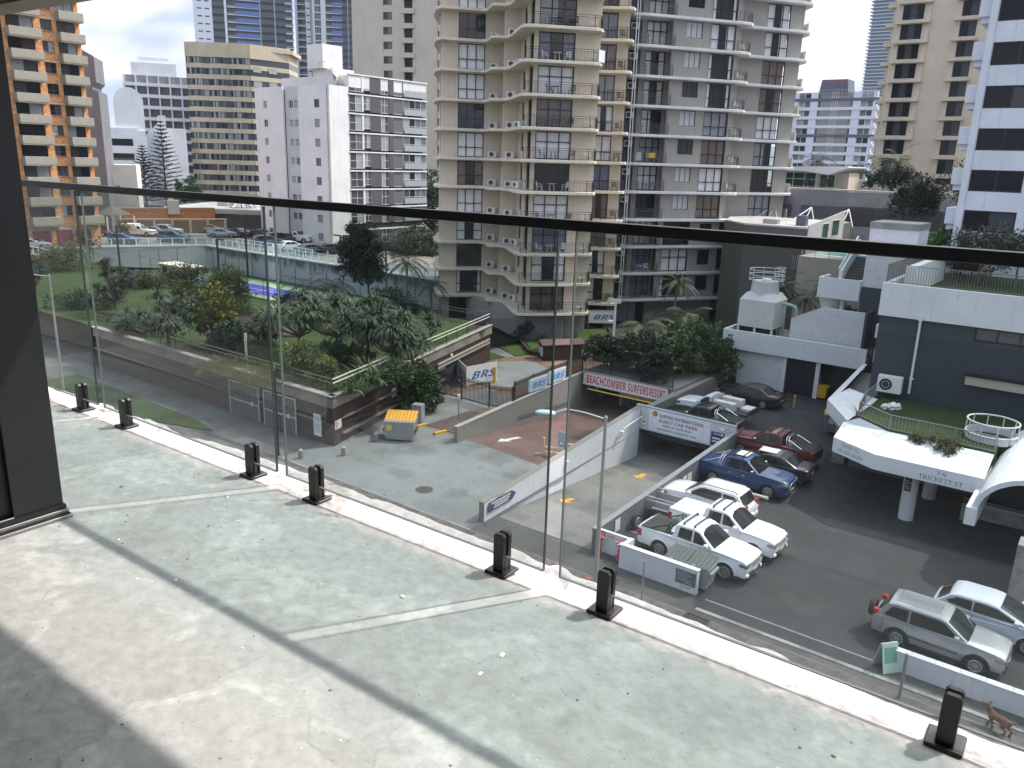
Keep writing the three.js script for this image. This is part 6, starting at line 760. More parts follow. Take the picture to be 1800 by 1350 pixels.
{ // tall plain cream tower
  const t = thing('tall_cream_tower', 'tall plain cream tower with two columns of small windows behind the white block', 'apartment building', V3(-36.6, 2, -186.5), -0.18), C = M([0.5, 0.46, 0.38], { map: T.plaster, size: 12 }), r = rng(61), ops = []; for (let k = 0; k < 26; k++) { ops.push({ x: 7.0, y: 2 + k * 2.9, w: 2.0, h: 1.5, cols: 2, pane: [paneMats.brown, paneMats.mid], split: true }, { x: 11.6, y: 1.2 + k * 2.9, w: 1.9, h: 2.4, cols: 1, pane: paneMats.dark, set: -0.8 }); }
  facade(t, 0, 0, 0, 0, 19, 0, 78, ops, C, 0.9); part('body', box(0, 22, 0, 78, -18, -0.95), C, t); const s = cached('tcs', () => box(11.2, 14, -0.3, 0.7, -0.1, 0.5)), e = cached('tce', () => new G().box(19.2, 21.6, -0.2, 1.1, -2.5, 0.4).geo()), wnd = cached('tcw', () => box(19.4, 21.2, 1.1, 2.6, -1.2, -0.85)); for (let k = 0; k < 26; k++) { part('balcony', s, C, t).position.y = 0.6 + k * 2.9; part('balcony', e, C, t).position.y = k * 2.9; part('window', wnd, paneMats.brown, t).position.y = k * 2.9; }
}
{ // white highrise on the right
  const t = st('white_highrise', 'white highrise with wide black framed windows and boxy balconies at the right edge', 'apartment building', -10.75, 70), W = M([0.66, 0.685, 0.73], { map: T.plaster, size: 6, roughness: 0.75 }), F = 2.93, ops = [], bf = M([0.015, 0.012, 0.012], { roughness: 0.5 });
  for (let k = 0; k < 13; k++) for (const x of [0.15, 5.4, 10.2, 15]) ops.push({ x, y: 12.62 + (k - 3) * F, w: x < 1 ? 3.45 : 3.2, h: 1.55, cols: 2, frame: bf, bar: 0.1, pane: [paneMats.dark, k % 3 ? paneMats.dark : paneMats.grey], split: true });
  facade(t, 0, 0, 0, 0, 22, 0, 42, ops.filter((o) => o.y > 4), W, 0.35); core(t, 0.5, 21, 0.1, 41.5, -20, -1); part('side_wall', new G().box(-0.3, 0.04, 0, 42, -22, -0.02).geo(), W, t); part('edge_pier', box(-0.35, 0.1, 0, 42, 0.01, 0.14), W, t); part('roof', box(-0.3, 22, 42, 43, -22, 0), W, t);
  const bg = cached('hrb', () => new G().rbox(-1.15, -0.05, 0, 1.25, -3.4, -0.4, 0.06, 2).box(-1.0, -0.05, -0.4, 0, -3.2, -0.6).geo()), dk = cached('hrd', () => box(-0.36, -0.3, 0.2, 1.7, -2.6, -0.9)); for (let k = 0; k < 13; k++) { part('balcony', bg, W, t).position.y = 10.1 + (k - 2) * F; const w = part('balcony_window', dk, paneMats.dark, t); w.position.y = 11.5 + (k - 2) * F; }
}
{ // cream tower right
  const t = st('cream_tower', 'cream tower with ledge balconies and dark windows, right of the background hotel', 'apartment building', -32.5, 130), C = M([0.6, 0.52, 0.4], { map: T.plaster, size: 8 }), F = 2.57, ops = [], dk = M([0.01, 0.01, 0.012]);
  for (let k = 0; k < 15; k++) { const y = 16.65 + (k - 1) * F; ops.push({ x: 0.95, y, w: 2.75, h: 1.95, cols: 3, rows: [0.3], frame: dk, pane: [paneMats.dark, paneMats.grey, paneMats.dark], split: true }, { x: 8.45, y, w: 2.0, h: 1.95, cols: 2, rows: [0.3], frame: dk, pane: [paneMats.dark, paneMats.grey], split: true }); }
  facade(t, 0, 0, 0, 0, 13.6, 13, 54, ops.filter((o) => o.y > 13.2), C, 0.4); part('body', box(0, 13.6, 13, 54, -14, -0.42), C, t); const s1 = cached('crs', () => new G().rbox(0.35, 4.75, -0.42, 0, -0.2, 0.7, 0.03, 1).geo()), s2 = cached('crs2', () => new G().rbox(7.7, 10.8, -0.42, 0, -0.2, 0.7, 0.03, 1).geo()), s3 = cached('crs3', () => new G().rbox(-1.3, 0, -0.45, 0.1, -4, -0.8, 0.05, 1).box(-0.6, 0, 0.2, 2.0, -3.6, -1.2).geo()), bx = cached('crb', () => box(4.0, 4.7, 0, 2.1, 0.01, 0.12)), bx2 = cached('crb2', () => box(7.75, 8.4, 0, 2.1, 0.01, 0.12));
  for (let k = 0; k < 15; k++) { const y = 16.4 + (k - 1) * F; part('ledge', s1, C, t).position.y = y + 0.1; part('ledge', s2, C, t).position.y = y + 0.1; part('side_balcony', s3, C, t).position.y = y; part('pier', bx, C, t).position.y = y + 0.15; part('pier', bx2, C, t).position.y = y + 0.15; }
  part('podium_wall', new G().box(-2, 20, 12, 15.3, 3, 3.4).geo(), M([0.52, 0.47, 0.37], { map: T.plaster, size: 6 }), t); part('podium_body', new G().box(-2, 20, 0, 13, -14, 3).geo(), C, t);
}
{ // background hotel with red sign
  const t = st('banded_hotel', 'white and grey banded hotel with dark rooftop box carrying red letters', 'hotel', -83.5, 230), W = M([0.6, 0.63, 0.7]), BL = M([0.1, 0.11, 0.15]), GR = M([0.24, 0.235, 0.22]), F = 2.28, r = rng(71);
  part('core', box(0, 24.6, 0, 35.4, -14, -0.8), M([0.2, 0.2, 0.2]), t); const band = cached('bh', () => box(0, 25, 0, 0.75, -1, 0.1)), pier = [[0, 0.5, W], [2.0, 4.4, W], [7.6, 9.6, W], [10.2, 18, GR], [18.6, 20.6, W], [23.6, 24.6, W]];
  for (let k = 2; k < 16; k++) { const y = k * F; part('band', band, k % 4 === 3 ? BL : W, t).position.y = y; for (const [a, b, m] of pier) part('panel', cached('bp' + (b - a), () => box(0, b - a, 0, F - 0.75, -1, 0)), m, t).position.set(a, y + 0.75, 0); for (const [x, w] of [[0.5, 1.5], [4.4, 1.6], [6.0, 1.6], [9.6, 0.6], [13.2, 0.6], [14.2, 0.6], [18, 0.6], [20.6, 1.5], [22.1, 1.5]]) win(t, x, y + 0.76, x > 9.7 && x < 15 ? 0.02 : -0.4, 0, w, F - 0.78, { cols: 1, bar: 0.08, frame: mats.whitePaint, pane: x > 10 && x < 15 ? paneMats.white : [paneMats.dark, paneMats.mid, paneMats.grey, paneMats.pale][Math.floor(r() * 4)], name: 'window' }); }
  part('roof_box', new G().slice([[9.4, 35.4], [17.2, 35.4], [16.6, 39.6], [10.0, 39.6]], -6, 0).geo(), BL, t); const rs = M([0.6, 0.03, 0.04]); const g = new G(); for (let i = 0; i < 5; i++) g.bar([10.9 + i * 0.62, 38.7, 0.02], [11.2 + i * 0.62, 39.2, 0.02], 0.03, 0.16).bar([11.2 + i * 0.62, 39.2, 0.02], [11.5 + i * 0.62, 38.7, 0.02], 0.03, 0.16); g.box(15.2, 16.2, 38.6, 38.75, 0.01, 0.05).box(15.2, 15.4, 38.6, 39.2, 0.01, 0.05).box(16.0, 16.2, 38.6, 39.2, 0.01, 0.05); part('red_lettering', g.geo(), rs, t); part('roof_rail', railing([[0, 0], [24, 0]], 1.2, 0.8, 0.03, false).geo().translate(0, 35.9, 0), mats.steel, t);
}
{ // slim skyscraper far right
  const t = st('slim_skyscraper', 'slim far skyscraper of stacked white curved slabs in haze', 'skyscraper', -220, 800), s = cached('sk', () => new G().prism([[0, -1], [1.5, 0.6], [4, 1.4], [16, 1.4], [22, 0.4], [22, -14], [0, -14]], 0, 0.5).geo()), c = M([0.55, 0.6, 0.66]); part('core', box(1.2, 21.5, 0, 190, -13, -0.2), M([0.07, 0.1, 0.14], { roughness: 0.1 }), t); for (let k = 12; k < 66; k++) part('floor_slab', s, k === 27 ? M([0.2, 0.18, 0.17]) : c, t).position.set(-(k * 0.055) + 1, k * 2.85, 0);
}
{ // grey podium with louvres, glazed pavilion on it
  const t = st('podium_building', 'long grey panelled podium with dark louvres in front of the cream tower', 'building', -36, 95), P = [M([0.3, 0.3, 0.3], { map: T.mottle, size: 5 }), M([0.33, 0.33, 0.33], { map: T.mottle, size: 4 })], lv = M([0.035, 0.038, 0.045]);
  part('body', box(0, 30, 0, 14.0, -16, -0.06), M([0.11, 0.11, 0.115]), t); let i = 0; const pg = cached('pdp', () => new G().rbox(0.02, 3.28, 0.02, 1.55, -0.06, 0, 0.01, 1).geo()), pg2 = cached('pdp2', () => new G().rbox(0.02, 3.28, 0.02, 1.5, -0.06, 0, 0.01, 1).geo());
  for (let x = 10; x < 29; x += 3.3) { part('panel', pg, P[i++ % 2], t).position.set(x, 12.9, 0); part('panel', pg2, P[i++ % 2], t).position.set(x, 9.3, 0); part('panel', pg2, P[(i + 1) % 2], t).position.set(x, 7.7, 0); const g = cached('lou', () => { const q = new G(); for (let k = 0; k < 9; k++) q.bar([0.05, 0.1 + k * 0.21, 0], [3.2, 0.1 + k * 0.21, 0], 0.12, 0.05); return q.geo(); }); part('louvre', g, lv, t).position.set(x, 10.9, -0.03); }
  part('painted_wall', new G().box(0, 10, 12.8, 14.5, -0.06, 0.02).box(0, 10, 9, 11.4, -0.06, 0.02).box(4, 5, 11.4, 12.8, -0.06, 0.02).geo(), M([0.27, 0.26, 0.28], { map: T.mottle, size: 6 }), t); part('glazing', new G().box(10, 24, 4.5, 7.4, -0.05, 0.0).geo(), paneMats.grey, t); const mu = new G(); for (let x = 10; x < 24; x += 1.4) mu.box(x, x + 0.08, 4.5, 7.4, 0, 0.06); part('mullion', mu.geo(), mats.steel, t); part('parapet_cap', box(0, 30, 14.5, 14.7, -1, 0.1), M([0.4, 0.38, 0.35]), t);
  const tr = new G(); for (const x of [1.5, 5.6, 9.6]) tr.rod([x, 10.9, 6], [x + 1.4, 12.7, 2.5], 0.08).rod([x + 1.4, 12.7, 2.5], [x + 2.4, 11, 4], 0.06).rod([x + 1.4, 12.7, 2.5], [x + 1.5, 11, 5], 0.05); tr.rod([0.5, 11.2, 5.5], [12, 11.0, 5], 0.08); part('truss', tr.geo(), mats.whitePaint, t);
  const p = st('glazed_pavilion', 'cream pavilion with green glass walls and white skillion roof', 'pavilion', -38.5, 105, 14.0), C = M([0.55, 0.48, 0.36]); part('roof', new G().slice([[-1, 2.5], [4.5, 2.5], [7.4, 2.15], [9.6, 3.05], [9.6, 3.2], [-1, 2.95]], -7, 0.9).geo(), M([0.72, 0.73, 0.72]), p); win(p, 0, 0.2, 0, 0, 5.7, 2.2, { cols: 4, rows: [0.62], pane: paneMats.green, frame: M([0.55, 0.55, 0.5]), bar: 0.1, split: true }); win(p, 6.1, 0.2, -0.1, 0.7, 2.0, 2.0, { cols: 2, pane: paneMats.green, frame: C, bar: 0.1 }); part('wall', new G().box(5.7, 6.05, 0, 2.5, -0.3, 0.1).box(7.6, 9.2, 0, 2.4, -6, -1.5).box(0, 9, 0, 2.4, -6.2, -6).geo(), C, p); part('terrace_rail', railing([[-1, 1.6], [9, 1.6]], 0.7, 0.5, 0.02, false).geo(), mats.whitePaint, p);
}
{ // low sheds, walls and roofs behind the parking deck
  const pa = onGround(335, 400, 3.2), pb = onGround(458, 405, 3.2), t = thing('flat_roofed_shop', 'low building with a broad white flat roof and grey fascia behind the parked cars', 'building', pa, Math.atan2(-(pb.z - pa.z), pb.x - pa.x)); part('roof', new G().box(-5, 15, 3.4, 3.55, -34, 0).geo(), M([0.68, 0.68, 0.66], { map: T.concrete, size: 9 }), t); part('fascia', new G().box(-5, 15, 2.7, 3.4, -0.1, 0.15).geo(), M([0.42, 0.43, 0.43]), t); part('wall', box(-4, 14.5, 0, 2.8, -30, -1), M([0.1, 0.1, 0.1]), t); part('roof_plant', new G().box(2, 4, 3.55, 4.4, -9, -7).box(9, 10, 3.55, 4.2, -14, -13).geo(), M([0.5, 0.5, 0.5]), t);
  const between = (name, label, pa, pb) => { const a = onGround(pa[0], pa[1], 3.2), b = onGround(pb[0], pb[1], 3.2), t2 = thing(name, label, 'wall', a, Math.atan2(-(b.z - a.z), b.x - a.x)); t2.L = a.distanceTo(b); return t2; };
  const w = between('slatted_wall', 'beige slatted boundary wall with pale piers behind the parked cars', [208, 411], [397, 410]), wp = w.L / 6; for (let i = 0; i < 7; i++) { part('pier', box(i * wp - 0.2, i * wp + 0.2, 0, 2.3, -0.2, 0.2), M([0.5, 0.45, 0.35]), w); if (i < 6) { const g = new G(); for (let k = 0; k < 17; k++) g.box(i * wp + 0.25 + k * (wp - 0.4) / 17, i * wp + 0.36 + k * (wp - 0.4) / 17, 0.2, 2.1, -0.05, 0.05); part('slat_panel', g.box(i * wp + 0.2, i * wp + wp - 0.2, 0.1, 2.1, -0.1, -0.07).geo(), M([0.26, 0.22, 0.16]), w, true); } }
  part('cap_rail', box(-0.3, w.L + 0.3, 2.3, 2.45, -0.2, 0.2), M([0.52, 0.47, 0.37]), w);
  const b = between('brick_wall', 'orange brick wall behind the beige slatted wall', [212, 404], [380, 402]); part('wall', box(0, b.L, 0, 3.6, -0.3, 0), M([0.72, 0.62, 0.55], { map: T.brickOrange, size: 1.9 }), b); part('coping', box(0, b.L, 3.6, 3.75, -0.35, 0.05), mats.cream, b); part('vent_box', box(b.L * 0.5, b.L * 0.62, 2.6, 5.0, -1, 0.3), M([0.5, 0.48, 0.44]), b);
  const z = st('gazebo', 'small gazebo with a dark hipped shingle roof beside the orange tower', 'gazebo', -131, 66, 3.2); { const q = new THREE.ConeGeometry(2.7, 1.5, 4, 1).rotateY(Math.PI / 4 + 0.3).translate(0, 4.0, 0); part('roof', new G().add(q).geo(), M([0.1, 0.095, 0.085], { map: T.mottle, size: 0.8 }), z); for (const [x, y] of [[-2.2, -2.2], [2.2, -2.2], [-2.2, 2.2], [2.2, 2.2]]) part('post', new G().cyl(x, 0, 3.1, y, 0.12).geo(), mats.whitePaint, z); }
  const lb = st('lawn_retaining_wall', 'low orange brick retaining wall below the orange tower lawn', 'wall', -112, 46, 0); part('wall', new G().box(-6, 8, 0, 3.0, -0.3, 0).geo(), M([0.85, 0.7, 0.6], { map: T.brickOrange, size: 1.9 }), lb); const wf = new G(); for (let i = 0; i < 8; i++) wf.box(-6 + i * 1.5, -5.9 + i * 1.5, 3, 4.1, -0.2, -0.1); part('white_rail', wf.box(-6, 4.6, 4.0, 4.12, -0.22, -0.08).box(-6, 4.6, 3.0, 3.2, -0.22, -0.08).geo(), mats.whitePaint, lb);
  const sb = st('dark_brick_store', 'dark brick store with grey flat roof between palms and tower', 'building', -54.5, 71, 0); part('wall', box(-6, 5.5, 0, 7.2, -10, 0), M([0.16, 0.12, 0.11], { map: T.brickDark, size: 1.9 }), sb); part('roof', box(-6.3, 5.8, 7.2, 7.45, -10.3, 0.3), M([0.3, 0.31, 0.33]), sb); win(sb, 2.2, 2.2, 0.06, 0, 2.6, 3.6, { cols: 2, rows: [0.5] }); aircon('outdoor air conditioner on the wall of the dark brick store', site(-56.5, 70.8, 2.9), -A, 'arcade air conditioners').scale.setScalar(1.3);
  const gw = st('side_gate_wall', 'grey rendered garden wall with stepped top beside the tower lawn', 'wall', -44, 60, 0); sp('wall', new GS().wallUp([-46.3, 57.8], [-42.5, 64.5], 0.25, 0, 0, 2.5, 2.5).wallUp([-46.3, 57.8], [-47.2, 56.2], 0.25, 0, 0, 3.2, 3.2), M([0.15, 0.155, 0.155], { map: T.plaster, size: 4 }), gw);
}
{ // far hills
  const P = [], I = [], n = 60; for (let i = 0; i <= n; i++) { const a = -0.5 + i / n * 1.1, d = 2400, h = 60 + 70 * fbm(i * 0.25 + 4, 2, 256, 4, 3) - 35; for (const [y, k] of [[-5, 1], [h * 0.7, 1.06], [h, 1.12]]) P.push(Math.sin(a) * d * k, y, -Math.cos(a) * d * k); } for (let i = 0; i < n; i++) for (let j = 0; j < 2; j++) { const a = i * 3 + j; I.push(a, a + 3, a + 1, a + 3, a + 4, a + 1); } const g = new THREE.BufferGeometry(); g.setAttribute('position', new THREE.Float32BufferAttribute(P, 3)); g.setIndex(I); g.computeVertexNormals(); struct('hills', uvBox(g), M([0.06, 0.085, 0.06], { side: THREE.DoubleSide }));
}
// ---------- plants ----------
class Leaves {                                           // writes many small leaf blades straight into arrays
  constructor() { this.p = []; this.c = []; }
  tri(a, b, c, col) { this.p.push(a.x, a.y, a.z, b.x, b.y, b.z, c.x, c.y, c.z); for (let i = 0; i < 3; i++) this.c.push(col[0], col[1], col[2]); }
  leaf(o, d, n, L, w, col) { const s = V3().crossVectors(d, n).normalize().multiplyScalar(w / 2), m = o.clone().addScaledVector(d, L * 0.45).addScaledVector(n, L * 0.06), e = o.clone().addScaledVector(d, L).addScaledVector(n, -L * 0.08); const l = m.clone().add(s), r = m.clone().sub(s); this.tri(o, l, e, col); this.tri(o, e, r, col); }
  strap(o, d, L, w, droop, col, seg = 4, kink = 0) {      // a long blade that bends down
    const side = V3(-d.z, 0, d.x); if (side.lengthSq() < 1e-4) side.set(1, 0, 0); side.normalize(); let p = o.clone(), v = d.clone(), pl = p.clone().addScaledVector(side, w * 0.4), pr = p.clone().addScaledVector(side, -w * 0.4);
    for (let i = 1; i <= seg; i++) { p = p.clone().addScaledVector(v, L / seg); v.y -= droop / seg * (kink && i > seg * 0.6 ? 2.4 : 1); v.normalize(); const q = w * 0.5 * (i === seg ? 0.05 : 1 - 0.55 * (i / seg) ** 2), nl = p.clone().addScaledVector(side, q), nr = p.clone().addScaledVector(side, -q); nl.y += q * 0.25; nr.y += q * 0.25; this.tri(pl, nl, nr, col); this.tri(pl, nr, pr, col); pl = nl; pr = nr; }
  }
  geo() { const g = new THREE.BufferGeometry(); g.setAttribute('position', new THREE.Float32BufferAttribute(this.p, 3)); g.setAttribute('color', new THREE.Float32BufferAttribute(this.c, 3)); g.computeVertexNormals(); return g; }
}
const leafM = new THREE.MeshStandardMaterial({ color: new THREE.Color().setRGB(0.8, 0.82, 0.78), vertexColors: true, side: THREE.DoubleSide, roughness: 0.62 }), leafSoft = new THREE.MeshPhysicalMaterial({ vertexColors: true, side: THREE.DoubleSide, roughness: 0.75, transmission: 0.25, thickness: 0 });
const bark = M([0.16, 0.13, 0.1], { map: T.soil, size: 0.6, roughness: 1 }), barkPale = M([0.3, 0.27, 0.22], { map: T.soil, size: 0.8, roughness: 1 });
const rv = (r) => { const z = r() * 2 - 1, a = r() * 6.2832, q = Math.sqrt(1 - z * z); return V3(q * Math.cos(a), z, q * Math.sin(a)); };
const tint = (c, r, k = 0.5) => { const f = 1 - k / 2 + k * r(), y = 0.25 * (r() - 0.5); return [c[0] * f * (1 + y), c[1] * f, c[2] * f * (1 - y)]; };
function crown(r, lobes, n, L, col, o = {}) {            // leaves on and inside uneven lobes [x, y, z, rx, ry]
  const g = new Leaves(), vol = lobes.map((l) => l[3] * l[3] * l[4]), tot = vol.reduce((a, b) => a + b, 0), all = lobes.length;
  lobes.forEach((l, k) => {
    const m = Math.round(n * Math.pow(vol[k] / tot, 0.8) / lobes.reduce((s, q, j) => s + Math.pow(vol[j] / tot, 0.8), 0)), lc = tint(col, r, 0.5), clumps = []; const nc = Math.max(6, Math.round(m / 26)); for (let i = 0; i < nc; i++) { const d = rv(r); if (d.y < -0.55) d.y *= -0.4; const q = 0.62 + 0.42 * Math.pow(r(), 0.7); clumps.push([V3(l[0] + d.x * l[3] * q, l[1] + d.y * l[4] * q, l[2] + d.z * l[3] * q), d, tint(lc, r, 0.55)]); }
    for (let i = 0; i < m; i++) { const c = clumps[Math.floor(r() * nc)], sp = (o.spread || 0.27) * l[3], p = c[0].clone().add(rv(r).multiplyScalar(sp * Math.cbrt(r()))), d = c[1].clone().multiplyScalar(0.8).add(rv(r).multiplyScalar(0.8)); d.y += o.up ?? 0.15; d.normalize(); const nn = rv(r); nn.y = Math.abs(nn.y) + 0.5; g.leaf(p, d, nn.normalize(), L * (0.6 + 0.7 * r()), L * (o.width || 0.45) * (0.7 + 0.6 * r()), tint(c[2], r, 0.35)); }
  });
  return g.geo();
}
function trunkGeo(r, h, r0, forks) { const g = new G(); let x = 0, z = 0; const pts = [[0, -0.1, 0]]; for (let i = 1; i <= 3; i++) { x += (r() - 0.5) * 0.16 * h / 3; z += (r() - 0.5) * 0.16 * h / 3; pts.push([x, h * i / 3, z]); } for (let i = 0; i < 3; i++) g.rod(pts[i], pts[i + 1], r0 * (1 - i * 0.2), r0 * (0.8 - i * 0.2), 8); for (const f of forks) g.rod(pts[2 + (r() < 0.5 ? 0 : 1)], [f[0], f[1], f[2]], r0 * 0.45, r0 * 0.14, 6); return g.geo(); }
function bush(label, name, cat, pos, size, col, seed, o = {}) { // size [radius, height]
  const r = rng(seed), [R, H] = size, lobes = [], n = o.lobes || 7; for (let i = 0; i < n; i++) { const a = r() * 6.28, q = Math.sqrt(r()) * 0.62 * R, s = 0.34 + 0.3 * r(); lobes.push([Math.cos(a) * q, H * (0.25 + 0.42 * r()) + (o.lift || 0), Math.sin(a) * q, R * s, H * s * 0.8]); } lobes.push([0, H * 0.5 + (o.lift || 0), 0, R * 0.6, H * 0.5]);
  const t = thing(name, label, cat, pos, r() * 6, o.group); part('crown', crown(r, lobes, Math.round((o.n || 1500) * 1.7), (o.leaf || 0.22) * 1.2, col, o), o.soft ? leafSoft : leafM, t, true);
  if (!o.noTrunk) part(o.lift ? 'trunk' : 'stem', trunkGeo(r, (o.lift || 0) + H * 0.4, o.trunk || 0.07, lobes.slice(0, 5)), o.pale ? barkPale : bark, t); return t;
}
function pandanus(label, pos, H, heads, seed, o = {}) { heads = Math.round(heads * 1.7);
  const r = rng(seed), t = thing('pandanus', label, 'screw pine', pos, r() * 6), g = new Leaves(), b = new G(), base = [0, H * 0.3, 0]; b.rod([0, -0.1, 0], base, 0.13, 0.1, 8); for (let i = 0; i < 5; i++) { const a = i * 1.26 + r(); b.rod([Math.cos(a) * 0.35, 0, Math.sin(a) * 0.35], [0, H * 0.22, 0], 0.03, 0.03, 5); }
  for (let i = 0; i < heads; i++) {
    const a = i / heads * 6.28 + r(), q = (o.R || H * 0.55) * Math.sqrt((i + 0.4) / heads), y = H * ((i % 3 === 2 ? 0.32 : 0.5) + 0.42 * (1 - q / (o.R || H * 0.55)) + 0.16 * r()), c = V3(Math.cos(a) * q, y, Math.sin(a) * q), ax = V3(Math.cos(a) * 0.5, 1, Math.sin(a) * 0.5).normalize(); b.rod(base, [c.x * 0.6, y * 0.72, c.z * 0.6], 0.07, 0.06, 6).rod([c.x * 0.6, y * 0.72, c.z * 0.6], [c.x, c.y, c.z], 0.06, 0.05, 6);
    const hc = tint(o.col || [0.062, 0.105, 0.05], r, 0.4); for (let k = 0; k < (o.blades || 72); k++) { const d = ax.clone().multiplyScalar(0.25 + 0.75 * r()).add(rv(r).setY(0.15 * r()).multiplyScalar(1)).normalize(); g.strap(c.clone().addScaledVector(ax, 0.12 * r()), d, (o.L || 1.2) * (0.7 + 0.5 * r()), o.w || 0.1, 0.9 + 0.7 * r(), tint(hc, r, 0.4), 4, 1); }
    for (let k = 0; k < 8; k++) { const d = rv(r).setY(-0.8).normalize(); g.strap(c.clone(), d, 0.7, 0.05, 0.4, [0.17, 0.13, 0.07], 2); }
  }
  part('trunk', b.geo(), barkPale, t); part('crown', g.geo(), leafM, t, true); return t;
}
function tuft(label, name, cat, pos, L, n, seed, col, o = {}) { const r = rng(seed), t = thing(name, label, cat, pos, 0), g = new Leaves(); for (let i = 0; i < n; i++) { const d = rv(r); d.y = (o.up ?? 0.7) + r() * 0.9; d.normalize(); const s = rv(r).multiplyScalar((o.R || 0.3) * r()); s.y = 0; g.strap(s, d, L * (0.6 + 0.6 * r()), o.w || 0.07, o.droop ?? (1.1 + r()), tint(col, r, 0.5), 5, 0); } part('blades', g.geo(), leafM, t, true); part('stem', new G().cyl(0, -0.1, L * 0.25, 0, 0.12, 0.05, 8).geo(), bark, t); return t; }
function palm(label, pos, h, L, n, seed, o = {}) {
  const r = rng(seed), t = thing('palm_tree', label, 'palm tree', pos, 0), g = new Leaves(), lean = [(o.lean || 0) * h, 0], top = V3(lean[0], h, lean[1]), q = new Leaves();
  for (let i = 0; i < n; i++) {
    const a = i * 2.399 + r() * 0.4, el = 1.15 - 1.5 * (i / n) + 0.2 * (r() - 0.5), d = V3(Math.cos(a) * Math.cos(el), Math.sin(el), Math.sin(a) * Math.cos(el)), FL2 = L * (0.8 + 0.35 * r()), fc = tint(i > n * 0.86 && o.dry ? [0.2, 0.15, 0.07] : o.col || [0.07, 0.12, 0.03], r, 0.4); let p = top.clone(), v = d.clone(); const side0 = V3(-Math.sin(a), 0, Math.cos(a)), S = 13;
    for (let s = 0; s < S; s++) { const np = p.clone().addScaledVector(v, FL2 / S); g.tri(p, np, p.clone().add(V3(0, -0.045, 0)), [fc[0] * 1.6, fc[1] * 1.3, fc[2]]); const k = s / S, ll = (o.leaflet || 0.55) * Math.sin(Math.PI * (0.12 + 0.84 * k)) * (L / 2.4); for (let e = 0; e < 2; e++) for (const sg of [-1, 1]) { const dd = side0.clone().multiplyScalar(sg * 0.9).addScaledVector(v, 0.75); dd.y -= 0.22 + 0.35 * r(); dd.normalize(); g.strap(p.clone().lerp(np, e * 0.5 + 0.2 * r()), dd, ll * (0.85 + 0.3 * r()), o.lw || 0.05, 0.55, fc, 2); } p = np; v.y -= (o.droop || 0.13); v.normalize(); }
  }
  part('fronds', g.geo(), leafM, t, true);
  const b = new G(), S = 7; for (let s = 0; s < S; s++) b.rod([lean[0] * (s / S) ** 1.5, h * s / S - (s ? 0.02 : 0.2), 0], [lean[0] * ((s + 1) / S) ** 1.5, h * (s + 1) / S, 0], (o.tr || 0.13) * (1 - 0.05 * s), (o.tr || 0.13) * (0.97 - 0.05 * s), 9); part('trunk', b.geo(), barkPale, t); return t;
}
function norfolk(label, pos, h, R, seed) { const r = rng(seed), t = thing('pine_tree', label, 'pine tree', pos, 0), g = new Leaves(), b = new G(); b.rod([0, 0, 0], [0, h, 0], h * 0.016, 0.04, 8); const W = 20; for (let k = 0; k < W; k++) { const f = k / W, y = h * (0.12 + 0.86 * f), L = R * (1 - f) ** 0.8 + 0.25, nb = 7; for (let i = 0; i < nb; i++) { const a = i / nb * 6.28 + k * 0.5 + 0.3 * r(), d = V3(Math.cos(a), 0.12 + 0.25 * f, Math.sin(a)).normalize(), o = V3(0, y, 0); b.rod([0, y, 0], [d.x * L, y + d.y * L, d.z * L], 0.035, 0.01, 4); for (let s = 0; s < 26; s++) { const p = o.clone().addScaledVector(d, L * (0.18 + 0.82 * s / 26)), sd = V3(-d.z, 0.28, d.x).multiplyScalar(s % 2 ? 1 : -1); sd.y = 0.25 + 0.3 * r(); sd.addScaledVector(d, 0.7).normalize(); g.strap(p, sd, 0.12 * L + 0.35, 0.16, 0.2, tint([0.018, 0.034, 0.018], r, 0.5), 2); } } } part('trunk', b.geo(), bark, t); part('crown', g.geo(), leafM, t, true); return t; }
